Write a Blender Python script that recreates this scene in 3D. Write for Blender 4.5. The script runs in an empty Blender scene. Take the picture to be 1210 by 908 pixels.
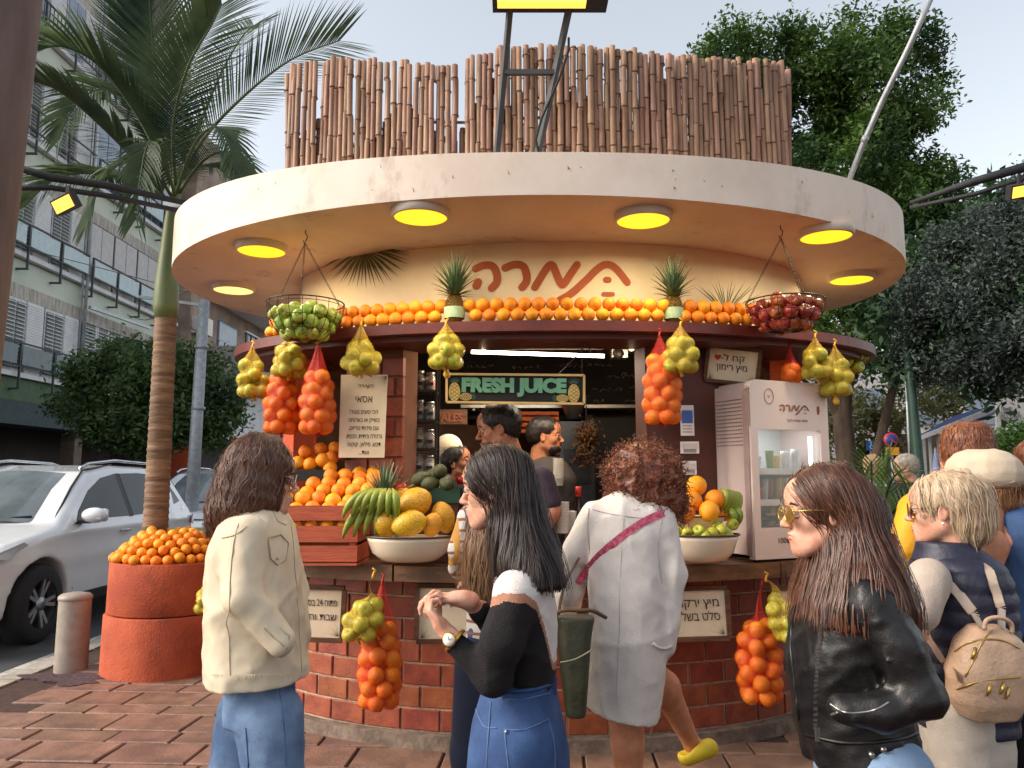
import bpy, math, random
import numpy as np
from mathutils import Vector, Matrix, Euler
S = bpy.context.scene; COL = S.collection
PI = math.pi; rad = math.radians
# ---------------------------------------------------------------- camera, world, sun, exposure
FPX, CH, PITCH = 914.0, 1.42, rad(6.9)
cam = bpy.data.objects.new('camera', bpy.data.cameras.new('camera')); COL.objects.link(cam)
cam.data.sensor_width = 36; cam.data.lens = 36*FPX/1210; cam.data.clip_start = .05; cam.data.clip_end = 2000
cam.location = (0, 0, CH); cam.rotation_euler = (PI/2+PITCH, 0, 0); S.camera = cam
W = bpy.data.worlds.new('World'); S.world = W; W.use_nodes = True
nt = W.node_tree; nt.nodes.clear()
SUN_EL, SUN_AZ = rad(33), rad(-103)      # azimuth from +Y (away from camera) towards +X
sky = nt.nodes.new('ShaderNodeTexSky'); sky.sky_type = 'NISHITA'; sky.sun_disc = False
sky.sun_elevation = SUN_EL; sky.sun_rotation = SUN_AZ; sky.air_density = 1.3; sky.dust_density = 3.0; sky.ozone_density = 1.2
hs = nt.nodes.new('ShaderNodeHueSaturation'); hs.inputs['Saturation'].default_value = .36
bg = nt.nodes.new('ShaderNodeBackground'); bg.inputs[1].default_value = .14
wo = nt.nodes.new('ShaderNodeOutputWorld')
nt.links.new(sky.outputs[0], hs.inputs['Color']); nt.links.new(hs.outputs[0], bg.inputs[0]); nt.links.new(bg.outputs[0], wo.inputs[0])
sun = bpy.data.objects.new('sun', bpy.data.lights.new('sun', 'SUN')); COL.objects.link(sun)
sun.data.energy = 1.6; sun.data.angle = rad(28); sun.data.color = (1, .87, .70)
sd = Vector((math.sin(SUN_AZ)*math.cos(SUN_EL), math.cos(SUN_AZ)*math.cos(SUN_EL), math.sin(SUN_EL)))
sun.rotation_euler = sd.to_track_quat('Z', 'Y').to_euler(); sun.location = (-8, 10, 12)
S.view_settings.view_transform = 'Standard'; S.view_settings.look = 'None'; S.view_settings.gamma = 1
S.view_settings.exposure = .97
S.cycles.use_denoising = True; S.cycles.max_bounces = 7; S.cycles.transparent_max_bounces = 12
S.cycles.caustics_reflective = False; S.cycles.caustics_refractive = False
# ---------------------------------------------------------------- helpers
R = random.Random(7); rng = np.random.default_rng(7)
cP, sP = math.cos(PITCH), math.sin(PITCH)
def ray(px, py):
    a, b = (px-605)/FPX, (454-py)/FPX
    return a, cP-b*sP, sP+b*cP
def at(px, py, Y):
    r = ray(px, py); t = Y/r[1]; return Vector((r[0]*t, Y, CH+r[2]*t))
def onz(px, py, z):
    r = ray(px, py); t = (z-CH)/r[2]; return Vector((r[0]*t, r[1]*t, z))
def lin(c): c /= 255; return c/12.92 if c <= .04045 else ((c+.055)/1.055)**2.4
def C(r, g, b): return (lin(r), lin(g), lin(b), 1)
MATS = {}
def M(name, col, rough=.6, metal=0, var=.12, scale=6, bump=0, bscale=40, col2=None, rnd=0, emit=None, estr=0, spec=.5,
      stretch=None, coat=0, sss=0, trans=0, lo=.4, hi=.62, alpha=None):
    if name in MATS: return MATS[name]
    m = bpy.data.materials.new(name); m.use_nodes = True; t = m.node_tree; N, L = t.nodes, t.links
    b = N['Principled BSDF']; b.inputs['Roughness'].default_value = rough; b.inputs['Metallic'].default_value = metal
    b.inputs['Specular IOR Level'].default_value = spec; b.inputs['Coat Weight'].default_value = coat
    b.inputs['Transmission Weight'].default_value = trans
    if sss: b.inputs['Subsurface Weight'].default_value = sss; b.inputs['Subsurface Radius'].default_value = (.012, .005, .003)
    tc = N.new('ShaderNodeTexCoord'); vec = tc.outputs['Object']
    if stretch:
        mp = N.new('ShaderNodeMapping'); mp.inputs['Scale'].default_value = stretch; L.new(vec, mp.inputs[0]); vec = mp.outputs[0]
    n = N.new('ShaderNodeTexNoise'); n.inputs['Scale'].default_value = scale; n.inputs['Detail'].default_value = 6
    n.inputs['Roughness'].default_value = .62; L.new(vec, n.inputs['Vector'])
    if rnd:                                     # different pattern on every object that shares the mesh
        n.noise_dimensions = '4D'; oi = N.new('ShaderNodeObjectInfo'); mu = N.new('ShaderNodeMath'); mu.operation = 'MULTIPLY'
        mu.inputs[1].default_value = 37; L.new(oi.outputs['Random'], mu.inputs[0]); L.new(mu.outputs[0], n.inputs['W'])
    mr = N.new('ShaderNodeMapRange'); mr.inputs[1].default_value = lo; mr.inputs[2].default_value = hi; L.new(n.outputs[0], mr.inputs[0])
    mx = N.new('ShaderNodeMix'); mx.data_type = 'RGBA'; L.new(mr.outputs[0], mx.inputs[0])
    c2 = col2 or tuple(min(1, x*(1+var)) for x in col[:3])+(1,); c1 = col if col2 else tuple(x*(1-var) for x in col[:3])+(1,)
    mx.inputs[6].default_value = c1; mx.inputs[7].default_value = c2; out = mx.outputs[2]
    if rnd:
        h = N.new('ShaderNodeHueSaturation'); L.new(out, h.inputs['Color'])
        m1 = N.new('ShaderNodeMapRange'); m1.inputs[3].default_value = .5-rnd*.06; m1.inputs[4].default_value = .5+rnd*.06
        m2 = N.new('ShaderNodeMapRange'); m2.inputs[3].default_value = 1-rnd*.5; m2.inputs[4].default_value = 1+rnd*.35
        wn = N.new('ShaderNodeTexWhiteNoise'); wn.noise_dimensions = '1D'; L.new(oi.outputs['Random'], wn.inputs['W'])
        L.new(oi.outputs['Random'], m1.inputs[0]); L.new(wn.outputs[0], m2.inputs[0])
        L.new(m1.outputs[0], h.inputs['Hue']); L.new(m2.outputs[0], h.inputs['Value']); out = h.outputs[0]
    L.new(out, b.inputs['Base Color'])
    if bump:
        bn = N.new('ShaderNodeTexNoise'); bn.inputs['Scale'].default_value = bscale; bn.inputs['Detail'].default_value = 4; L.new(vec, bn.inputs['Vector'])
        bu = N.new('ShaderNodeBump'); bu.inputs['Strength'].default_value = bump; bu.inputs['Distance'].default_value = .01
        L.new(bn.outputs[0], bu.inputs['Height']); L.new(bu.outputs[0], b.inputs['Normal'])
    if emit: b.inputs['Emission Color'].default_value = emit; b.inputs['Emission Strength'].default_value = estr
    if alpha is not None: b.inputs['Alpha'].default_value = alpha
    MATS[name] = m; return m

class MB:
    """collects shapes; .obj() links them as one mesh object"""
    def __init__(s): s.v = []; s.f = []; s.n = 0; s.sm = []
    def add(s, v, f, smooth=True):
        v = [tuple(p) for p in v]; s.v += v; n = s.n; s.f += [tuple(i+n for i in q) for q in f]; s.n += len(v); s.sm += [smooth]*len(f)
        return s
    def box(s, c, d, rot=None, taper=1.0):
        x, y, z = d[0]/2, d[1]/2, d[2]/2
        v = [Vector((a*x*(taper if e > 0 else 1), b*y*(taper if e > 0 else 1), e*z)) for e in (-1, 1) for a, b in ((-1, -1), (1, -1), (1, 1), (-1, 1))]
        if rot is not None:
            m = rot if isinstance(rot, Matrix) else Euler(rot).to_matrix(); v = [m@p for p in v]
        v = [p+Vector(c) for p in v]
        return s.add(v, [(3, 2, 1, 0), (4, 5, 6, 7), (0, 1, 5, 4), (1, 2, 6, 5), (2, 3, 7, 6), (3, 0, 4, 7)], False)
    def bar(s, a, b, w, h=None, up=(0, 0, 1)):
        a, b = Vector(a), Vector(b); h = h or w; z = (b-a); L = z.length; z.normalize()
        x = z.cross(Vector(up)); x = x.normalized() if x.length > 1e-4 else Vector((1, 0, 0)); y = z.cross(x)
        return s.box((a+b)/2, (w, h, L), Matrix((x, y, z)).transposed())
    def tube(s, pts, r, n=8, caps=True, flat=1.0, smooth=True):
        pts = [Vector(p) for p in pts]; k = len(pts); rs = r if hasattr(r, '__len__') else [r]*k
        v = []; px = None
        for i, p in enumerate(pts):
            t = (pts[min(i+1, k-1)]-pts[max(i-1, 0)]).normalized()
            if px is None:
                px = t.cross(Vector((0, 0, 1)) if abs(t.z) < .95 else Vector((0, 1, 0))).normalized()
            else:
                px = px-t*px.dot(t); px = px.normalized() if px.length > 1e-6 else t.orthogonal().normalized()
            py = t.cross(px)
            for j in range(n):
                a = 2*PI*j/n; v.append(p+px*(rs[i]*math.cos(a))+py*(rs[i]*flat*math.sin(a)))
        f = [(i*n+j, i*n+(j+1) % n, (i+1)*n+(j+1) % n, (i+1)*n+j) for i in range(k-1) for j in range(n)]
        if caps: f += [tuple(range(n-1, -1, -1)), tuple(range((k-1)*n, k*n))]
        return s.add(v, f, smooth)
    def lathe(s, prof, c=(0, 0, 0), n=24, sx=1, sy=1, mat=None, caps=True, smooth=True):
        k = len(prof); c = Vector(c); v = []
        for r, z in prof:
            for j in range(n):
                a = 2*PI*j/n; p = Vector((r*sx*math.cos(a), r*sy*math.sin(a), z)); p = mat@p if mat else p; v.append(p+c)
        f = [(i*n+j, i*n+(j+1) % n, (i+1)*n+(j+1) % n, (i+1)*n+j) for i in range(k-1) for j in range(n)]
        if caps: f += [tuple(range(n-1, -1, -1)), tuple(range((k-1)*n, k*n))]
        return s.add(v, f, smooth)
    def ball(s, c, r, n=12, m=8, rot=None):
        r = r if hasattr(r, '__len__') else (r, r, r); c = Vector(c); v = [Vector((0, 0, -r[2]))]
        for i in range(1, m):
            t = PI*i/m
            for j in range(n): a = 2*PI*j/n; v.append(Vector((r[0]*math.sin(t)*math.cos(a), r[1]*math.sin(t)*math.sin(a), -r[2]*math.cos(t))))
        v.append(Vector((0, 0, r[2])))
        if rot is not None: mm = rot if isinstance(rot, Matrix) else Euler(rot).to_matrix(); v = [mm@p for p in v]
        v = [p+c for p in v]; f = [(0, 1+(j+1) % n, 1+j) for j in range(n)]
        for i in range(m-2):
            for j in range(n): a = 1+i*n+j; b = 1+i*n+(j+1) % n; f.append((a, b, b+n, a+n))
        l = len(v)-1; o = 1+(m-2)*n; f += [(o+j, o+(j+1) % n, l) for j in range(n)]
        return s.add(v, f, True)
    def prism(s, out, z0, z1, smooth=False, zt=None):
        n = len(out); v = [Vector((p[0], p[1], z0)) for p in out]+[Vector((p[0], p[1], zt(p) if zt else z1)) for p in out]
        s.add(v, [(i, (i+1) % n, n+(i+1) % n, n+i) for i in range(n)], smooth)
        return s.add(v, [tuple(range(n-1, -1, -1)), tuple(range(n, 2*n))], False)
    def poly(s, pts, d, back=True):
        """flat outline pts (3D, planar) pushed along d"""
        pts = [Vector(p) for p in pts]; d = Vector(d); n = len(pts)
        return s.add(pts+[p+d for p in pts], [tuple(range(n-1, -1, -1)), tuple(range(n, 2*n))]+[(i, (i+1) % n, n+(i+1) % n, n+i) for i in range(n)], False)
    def raw(s, v, f, smooth=True): return s.add(v, f, smooth)
    def obj(s, name, mat, parent=None, **kw):
        me = bpy.data.meshes.new(name); off = root_loc(parent)
        me.from_pydata([(p[0]-off[0], p[1]-off[1], p[2]-off[2]) for p in s.v], [], s.f)
        me.polygons.foreach_set('use_smooth', s.sm); me.materials.append(mat)
        return link(name, me, parent, **kw)
def root_loc(p):
    if p is None: return (0, 0, 0)
    while p.parent is not None: p = p.parent
    return p.get('_o', (0, 0, 0))
def link(name, me, parent=None, **kw):
    o = bpy.data.objects.new(name, me); COL.objects.link(o)
    if parent is not None: o.parent = parent
    for k, v in kw.items(): o[k] = v
    return o
def npmesh(name, V, F, mat, parent=None, smooth=False, uv=None, **kw):
    """fast mesh from numpy arrays, F (n,k)"""
    off = np.array(root_loc(parent)); me = bpy.data.meshes.new(name); V = np.asarray(V, dtype=np.float32)-off.astype(np.float32); F = np.asarray(F, dtype=np.int32)
    me.vertices.add(len(V)); me.vertices.foreach_set('co', V.astype(np.float32).ravel())
    k = F.shape[1]; me.loops.add(F.size); me.loops.foreach_set('vertex_index', F.ravel())
    me.polygons.add(len(F)); me.polygons.foreach_set('loop_start', np.arange(0, F.size, k, dtype=np.int32))
    if smooth: me.polygons.foreach_set('use_smooth', np.ones(len(F), dtype=bool))
    me.update(calc_edges=True); me.materials.append(mat)
    if uv is not None:
        l = me.uv_layers.new(name='UVMap'); l.data.foreach_set('uv', np.asarray(uv, dtype=np.float32)[F.ravel()].ravel())
    return link(name, me, parent, **kw)
def thing(name, label, cat, loc=(0, 0, 0), group=None):
    o = bpy.data.objects.new(name, None); COL.objects.link(o); o.location = loc; o['_o'] = tuple(loc); o.empty_display_size = .1
    o['label'] = label; o['category'] = cat
    if group: o['group'] = group
    return o
def tag(o, label, cat, group=None):
    o['label'] = label; o['category'] = cat
    if group: o['group'] = group
    return o
def struct(o): o['kind'] = 'structure'; return o
def dup(o, loc=None, rot=None, parent=None, label=None, group=None, scale=None):
    c = o.copy(); COL.objects.link(c); c.parent = parent
    if loc is not None: c.location = loc
    if rot is not None: c.rotation_euler = rot
    if scale is not None: c.scale = scale if hasattr(scale, '__len__') else (scale,)*3
    if label: c['label'] = label
    if group: c['group'] = group
    for ch in list(o.children): dup(ch, parent=c)
    return c
FH = {}
def text(s, name, mat, c, size, parent, xdir=(1, 0, 0), up=(0, 0, 1), depth=.002, align='CENTER', rtl=False, bold=0, width=None, shear=0):
    """lettering as thin real mesh, standing on the plane of xdir / up"""
    if rtl:
        import re
        s = re.sub(r'\d+', lambda q: q.group()[::-1], s[::-1])
    cu = bpy.data.curves.new('t', 'FONT'); cu.body = s; cu.size = size; cu.align_x = align; cu.align_y = 'CENTER'; cu.extrude = depth; cu.offset = bold; cu.shear = shear
    cu.resolution_u = 3
    o = bpy.data.objects.new('t', cu); COL.objects.link(o)
    me = bpy.data.meshes.new_from_object(o, depsgraph=bpy.context.evaluated_depsgraph_get()); bpy.data.objects.remove(o)
    x = Vector(xdir).normalized(); y = Vector(up).normalized(); z = x.cross(y)
    if width and me.vertices:
        xs = [v.co.x for v in me.vertices]; w = max(xs)-min(xs); k = width/max(w, 1e-5)
        for v in me.vertices: v.co.x *= k
    c = Vector(c)-Vector(root_loc(parent))
    for v in me.vertices: v.co = c+x*v.co.x+y*v.co.y+z*v.co.z
    me.materials.clear(); me.materials.append(mat)
    return link(name, me, parent)
def ell(cx, cy, a, b, n=96, t0=0, t1=2*PI, bb=None):
    out = []
    for i in range(n+1 if t1-t0 < 2*PI-1e-6 else n):
        t = t0+(t1-t0)*i/n; s = math.sin(t); out.append((cx+a*math.cos(t), cy+(b if s < 0 else (bb or b))*s))
    return out
# ================================================================ signed-distance modelling + surface nets (smooth one-piece bodies)
class Field:
    def __init__(s, lo, hi, h):
        s.lo = np.array(lo, float); s.h = h; n = np.ceil((np.array(hi)-s.lo)/h).astype(int)+1; s.n = n
        s.ax = [s.lo[i]+h*np.arange(n[i]) for i in range(3)]; s.D = np.full(n, 9.0, dtype=np.float32)
    def sub(s, lo, hi):
        a = [int(max(0, np.floor((lo[i]-s.lo[i])/s.h))) for i in range(3)]; b = [int(min(s.n[i], np.ceil((hi[i]-s.lo[i])/s.h)+1)) for i in range(3)]
        if any(b[i] <= a[i] for i in range(3)): return None, None
        sl = tuple(slice(a[i], b[i]) for i in range(3)); g = [s.ax[i][a[i]:b[i]].astype(np.float32) for i in range(3)]
        return sl, (g[0][:, None, None], g[1][None, :, None], g[2][None, None, :])
    def put(s, fn, lo, hi, k=.0, op='u'):
        p = k+3*s.h; sl, g = s.sub([x-p for x in lo], [x+p for x in hi])
        if sl is None: return s
        d = fn(*g).astype(np.float32); A = s.D[sl]
        if op == 'u':
            r = np.minimum(A, d)
            if k > 0: hh = np.maximum(k-np.abs(A-d), 0)/k; r = r-hh*hh*k*.25
        elif op == 's':
            d = -d; r = np.maximum(A, d)
            if k > 0: hh = np.maximum(k-np.abs(A-d), 0)/k; r = r+hh*hh*k*.25
        s.D[sl] = r; return s
    # --- primitives
    def ell(s, c, r, k=.02, rot=None, op='u'):
        c = np.array(c, float); r = np.array(r, float); m = float(max(r)); Rm = np.array(rot.to_matrix() if isinstance(rot, Euler) else rot) if rot is not None else None
        def fn(X, Y, Z):
            x, y, z = X-c[0], Y-c[1], Z-c[2]
            if Rm is not None: x, y, z = (Rm[0][0]*x+Rm[1][0]*y+Rm[2][0]*z, Rm[0][1]*x+Rm[1][1]*y+Rm[2][1]*z, Rm[0][2]*x+Rm[1][2]*y+Rm[2][2]*z)
            k0 = np.sqrt((x/r[0])**2+(y/r[1])**2+(z/r[2])**2); k1 = np.sqrt((x/r[0]**2)**2+(y/r[1]**2)**2+(z/r[2]**2)**2)+1e-6
            return np.where(k0 < .02, -min(r), k0*(k0-1)/k1)
        e = [m]*3 if rot is not None else r
        return s.put(fn, c-e, c+e, k, op)
    def cap(s, a, b, ra, rb=None, k=.02, op='u'):
        rb = ra if rb is None else rb; a = np.array(a, float); b = np.array(b, float); ab = b-a; L2 = float(ab@ab)+1e-9
        def fn(X, Y, Z):
            h = np.clip(((X-a[0])*ab[0]+(Y-a[1])*ab[1]+(Z-a[2])*ab[2])/L2, 0, 1)
            return np.sqrt((X-a[0]-ab[0]*h)**2+(Y-a[1]-ab[1]*h)**2+(Z-a[2]-ab[2]*h)**2)-(ra+(rb-ra)*h)
        m = max(ra, rb); return s.put(fn, np.minimum(a, b)-m, np.maximum(a, b)+m, k, op)
    def chain(s, pts, rs, k=.015, op='u'):
        for i in range(len(pts)-1): s.cap(pts[i], pts[i+1], rs[i], rs[i+1], k, op)
        return s
    def loft(s, rows, k=.02, op='u', p=2.0, caps=(0, 0)):
        """rows: (z, cx, cy, wx, wy[, yaw]) sorted by z; superelliptic sections"""
        rows = sorted(rows); z = np.array([r[0] for r in rows]); c = lambda j: np.array([r[j] if len(r) > j else 0 for r in rows])
        cx, cy, wx, wy, yw = c(1), c(2), c(3), c(4), c(5); m = float(max(wx.max(), wy.max()))
        zz = np.linspace(z[0], z[-1], 120)
        def sm(v):
            u = np.interp(zz, z, v); kk = 7; pad = np.concatenate([np.repeat(2*u[0], kk)-u[1:kk+1][::-1], u, np.repeat(2*u[-1], kk)-u[-kk-1:-1][::-1]])
            w = np.hanning(2*kk+3)[1:-1]; return np.convolve(pad, w/w.sum(), 'valid')
        T = [sm(v) for v in (cx, cy, wx, wy, yw)]
        def fn(X, Y, Z):
            f = Z.ravel(); g = [np.interp(f, zz, t)[None, None, :] for t in T]; x, y = X-g[0], Y-g[1]
            if np.abs(yw).max() > 1e-3: cs, sn = np.cos(g[4]), np.sin(g[4]); x, y = x*cs+y*sn, -x*sn+y*cs
            q = ((np.abs(x)/g[2])**p+(np.abs(y)/g[3])**p)**(1/p); d = (q-1)*np.minimum(g[2], g[3])*(.55+.45*np.minimum(g[2], g[3])/np.maximum(g[2], g[3]))
            e = np.maximum(z[0]-Z, Z-z[-1]); return np.maximum(d, e)
        return s.put(fn, (min(cx-m), min(cy-m), z[0]), (max(cx+m), max(cy+m), z[-1]), k, op)
    def box(s, c, r, rnd=.01, k=.01, rot=None, op='u'):
        c = np.array(c, float); Rm = np.array(rot.to_matrix()) if rot is not None else None; m = float(np.linalg.norm(r))
        def fn(X, Y, Z):
            x, y, z = X-c[0], Y-c[1], Z-c[2]
            if Rm is not None: x, y, z = (Rm[0][0]*x+Rm[1][0]*y+Rm[2][0]*z, Rm[0][1]*x+Rm[1][1]*y+Rm[2][1]*z, Rm[0][2]*x+Rm[1][2]*y+Rm[2][2]*z)
            qx, qy, qz = np.abs(x)-(r[0]-rnd), np.abs(y)-(r[1]-rnd), np.abs(z)-(r[2]-rnd)
            return np.sqrt(np.maximum(qx, 0)**2+np.maximum(qy, 0)**2+np.maximum(qz, 0)**2)+np.minimum(np.maximum(qx, np.maximum(qy, qz)), 0)-rnd
        return s.put(fn, c-m, c+m, k, op)
    def plane(s, n, d, k=0):
        """keep the side where n.p < d"""
        X, Y, Z = s.ax[0][:, None, None], s.ax[1][None, :, None], s.ax[2][None, None, :]; q = (n[0]*X+n[1]*Y+n[2]*Z-d).astype(np.float32); A = s.D
        r = np.maximum(A, q)
        if k: hh = np.maximum(k-np.abs(A-q), 0)/k; r = r+hh*hh*k*.25
        s.D = r; return s
    def shell(s, t): s.D = np.abs(s.D+t/2)-t/2; return s
    def wrinkle(s, amp, freq, seed=0, stretch=(1, 1, 1), zr=None):
        """folds: sum of directional ridges"""
        g = np.random.default_rng(seed); X, Y, Z = s.ax[0][:, None, None], s.ax[1][None, :, None], s.ax[2][None, None, :]; m = np.abs(s.D) < .06; W = np.zeros(s.D.shape, np.float32)
        for i in range(6):
            d = g.normal(size=3)*np.array(stretch); d /= np.linalg.norm(d); f = freq*(1+.5*g.random()); e = g.normal(size=3); e /= np.linalg.norm(e)
            ph = (d[0]*X+d[1]*Y+d[2]*Z)*f*2*PI+1.3*np.sin((e[0]*X+e[1]*Y+e[2]*Z)*f*.7*2*PI+g.random()*6); W += (1-np.abs(np.sin(ph*.5+g.random()*6)))**2*(.6+.4*np.sin((e[0]*X+e[1]*Y-e[2]*Z)*f*3+i))
        W = W/6*amp*2.4-amp*.6
        if zr: W = W*np.clip((Z-zr[0])/(zr[1]-zr[0]), 0, 1)
        s.D = np.where(m, s.D-W, s.D).astype(np.float32); return s
    def mesh(s):
        D = s.D; n = D.shape; S_ = D < 0
        c = np.zeros((n[0]-1, n[1]-1, n[2]-1), np.int8); cr = [(i, j, k) for i in (0, 1) for j in (0, 1) for k in (0, 1)]
        for i, j, k in cr: c += S_[i:n[0]-1+i, j:n[1]-1+j, k:n[2]-1+k]
        act = (c > 0) & (c < 8); idx = np.argwhere(act); ids = np.full(act.shape, -1, np.int64); ids[act] = np.arange(len(idx))
        I, J, K = idx.T; vals = {q: D[I+q[0], J+q[1], K+q[2]] for q in cr}; P = np.zeros((len(idx), 3)); N = np.zeros(len(idx))
        for q in cr:
            for a in range(3):
                if q[a]: continue
                w = list(q); w[a] = 1; w = tuple(w); A, B = vals[q], vals[w]; m = (A < 0) != (B < 0); t = np.where(m, A/np.where(m, A-B, 1), 0)
                pt = np.array(q, float)[None].repeat(len(idx), 0); pt[:, a] += t; P += pt*m[:, None]; N += m
        V = s.lo+s.h*(idx+P/N[:, None]); F = []
        for a in range(3):
            b, e = (a+1) % 3, (a+2) % 3; sl0 = [slice(None)]*3; sl1 = [slice(None)]*3; sl0[a] = slice(0, -1); sl1[a] = slice(1, None)
            A, B = S_[tuple(sl0)], S_[tuple(sl1)]; ed = np.argwhere(A != B); ok = (ed[:, b] > 0) & (ed[:, e] > 0) & (ed[:, b] < n[b]-1) & (ed[:, e] < n[e]-1); ed = ed[ok]
            fl = A[tuple(ed.T)]; q = []
            for db, de in ((-1, -1), (0, -1), (0, 0), (-1, 0)): x = ed.copy(); x[:, b] += db; x[:, e] += de; q.append(ids[tuple(x.T)])
            q = np.stack(q, 1); q[~fl] = q[~fl][:, ::-1]; F.append(q)
        F = np.concatenate(F) if F else np.zeros((0, 4), int); F = F[(F >= 0).all(1)]
        return V, F
    def obj(s, name, mat, parent=None, it=0, **kw):
        V, F = s.mesh()
        if it: V = relax(V, F, it)
        return npmesh(name, V, F, mat, parent, smooth=True, **kw)
    def val(s, P):
        """trilinear value at points"""
        q = (P-s.lo)/s.h; i = np.clip(np.floor(q).astype(int), 0, s.n-2); f = np.clip(q-i, 0, 1); r = 0
        for a in (0, 1):
            for b in (0, 1):
                for c in (0, 1): r = r+s.D[i[:, 0]+a, i[:, 1]+b, i[:, 2]+c]*(f[:, 0] if a else 1-f[:, 0])*(f[:, 1] if b else 1-f[:, 1])*(f[:, 2] if c else 1-f[:, 2])
        return r
    def grad(s, P):
        e = s.h; g = np.stack([s.val(P+np.eye(3)[a]*e)-s.val(P-np.eye(3)[a]*e) for a in range(3)], 1); return g/(np.linalg.norm(g, axis=1, keepdims=True)+1e-9)
def relax(V, F, it=1, lam=.5):
    E = np.concatenate([F[:, [0, 1]], F[:, [1, 2]], F[:, [2, 3]], F[:, [3, 0]]]); E = np.concatenate([E, E[:, ::-1]]); n = len(V); cnt = np.bincount(E[:, 0], minlength=n)[:, None]+1e-9
    for _ in range(it):
        A = np.stack([np.bincount(E[:, 0], V[E[:, 1], a], n) for a in range(3)], 1)/cnt; V = V+(A-V)*lam
    return V
def poly_sdf(pts):
    P = np.array(pts, float)
    def fn(x, y):
        d = np.full(np.broadcast(x, y).shape, 1e9); s = np.ones_like(d)
        for i in range(len(P)):
            a, b = P[i], P[i-1]; e = b-a; wx, wy = x-a[0], y-a[1]; t = np.clip((wx*e[0]+wy*e[1])/(e@e), 0, 1); d = np.minimum(d, (wx-e[0]*t)**2+(wy-e[1]*t)**2)
            c1, c2, c3 = y >= a[1], y < b[1], e[0]*wy > e[1]*wx; s = np.where((c1 & c2 & c3) | (~c1 & ~c2 & ~c3), -s, s)
        return s*np.sqrt(d)
    return fn
# ================================================================ ground, pavement, road, kerb
m_ground = M('ground_soil', C(104, 84, 74), .9, var=.25, scale=3, bump=.5)
struct(MB().prism([(-300, -60), (300, -60), (300, 400), (-300, 400)], -.5, -.14).obj('ground', m_ground))
m_pave = M('paving_stone', C(112, 84, 73), .5, col2=C(144, 109, 93), scale=5, bump=.35, bscale=55, rnd=.2)
m_joint = M('paving_joint', C(64, 44, 38), .95, var=.3, scale=20)
m_walk = M('pavement_brick', C(130, 92, 78), .75, col2=C(150, 110, 94), scale=4, bump=.3)
pav = struct(MB().prism([(-3.5, -4), (26, -4), (26, 60), (-3.5, 60)], -.14, -.012).obj('pavement', m_joint))
def paving():
    r = random.Random(3); proto = {}
    def stone(w, d, k):
        key = (round(w, 2), round(d, 2), k)
        if key not in proto:
            g = .006; c = .006; x, y = w/2-g, d/2-g; rr = random.Random(hash(key) % 999)
            j = [(rr.uniform(-.003, .003), rr.uniform(-.003, .003)) for _ in range(4)]
            cs = [(-x, -y), (x, -y), (x, y), (-x, y)]; cs = [(a+p, b+q) for (a, b), (p, q) in zip(cs, j)]
            v = [(a, b, -.04) for a, b in cs]+[(a, b, -c) for a, b in cs]+[(a*(1-c/x), b*(1-c/y), 0) for a, b in cs]
            me = bpy.data.meshes.new('paving_stone')
            me.from_pydata(v, [], [(0, 1, 5, 4), (1, 2, 6, 5), (2, 3, 7, 6), (3, 0, 4, 7), (4, 5, 9, 8), (5, 6, 10, 9), (6, 7, 11, 10), (7, 4, 8, 11), (8, 9, 10, 11)])
            me.materials.append(m_pave); proto[key] = me
        return proto[key]
    n = 0; y = 3.3; row = 0; rot = rad(-3)
    sv = []; sf = []
    while y < 9.5:
        d = .30 if row % 2 else .19; x = -4.2+((row*.37) % .6); row += 1
        while x < 4.5:
            w = .46 if r.random() < .6 else .36; X = x+w/2; Y = y+d/2
            px, py = X*math.cos(rot)-(Y-5)*math.sin(rot), 5+X*math.sin(rot)+(Y-5)*math.cos(rot)
            x += w
            if px < -3.30+w/2 : continue
            e = ((px-.2)/1.72)**2+((py-5.22)/.97)**2
            if e < 1: continue
            near = py < 7.0 and px < -.7
            if near and n < 290:
                o = link('paving_stone', stone(w, d, r.randrange(2)), pav); o.location = (px, py, r.uniform(-.004, .003)); o.rotation_euler = (r.uniform(-.006, .006), r.uniform(-.006, .006), rot); n += 1
            else:
                me = stone(w, d, 0); b = len(sv); m = Matrix.Rotation(rot, 3, 'Z'); dz = r.uniform(-.004, .003)
                sv += [tuple(m@v.co+Vector((px, py, dz))) for v in me.vertices]; sf += [tuple(i+b for i in p.vertices) for p in me.polygons]
        y += d
    o = MB().raw(sv, sf, False).obj('paving_stone_field', m_pave, pav); o['kind'] = 'stuff'
paving()
m_asph = M('asphalt', C(66, 67, 70), .85, var=.25, scale=2.2, bump=.6, bscale=180)
struct(MB().prism([(-60, -4), (-3.68, -4), (-3.68, 80), (-60, 80)], -.138, -.085).obj('road', m_asph))
m_kerb = M('kerb_concrete', C(160, 152, 143), .85, var=.2, scale=8, bump=.4)
kerb = struct(MB().box((-3.59, 30, -.13), (.17, 68, .05)).obj('kerb', m_kerb))
kb = MB()
for i in range(26):
    o = MB().box((-3.59, .2+i*1.0, -.055), (.176, .985, .11)).obj('kerb_stone', m_kerb, kerb)
line = MB().prism([(-3.95, -3), (-3.86, -3), (-3.86, 60), (-3.95, 60)], -.084, -.079).obj('road_line', M('road_paint', C(176, 172, 164), .8, var=.3, scale=20), None); struct(line)
gr = MB()
for i in range(5):
    p = onz(60+i*7, 800+i*3, 0)
st = MB()
rr = random.Random(5)
mp = []
for k in range(40):
    a = 2*PI*k/40; q = 1+.25*math.sin(3*a)+.18*math.sin(7*a+1)+rr.uniform(-.05, .05); mp.append((-3.18+.27*q*math.cos(a)-.15*math.sin(a), 5.72+.16*q*math.sin(a)))
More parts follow.
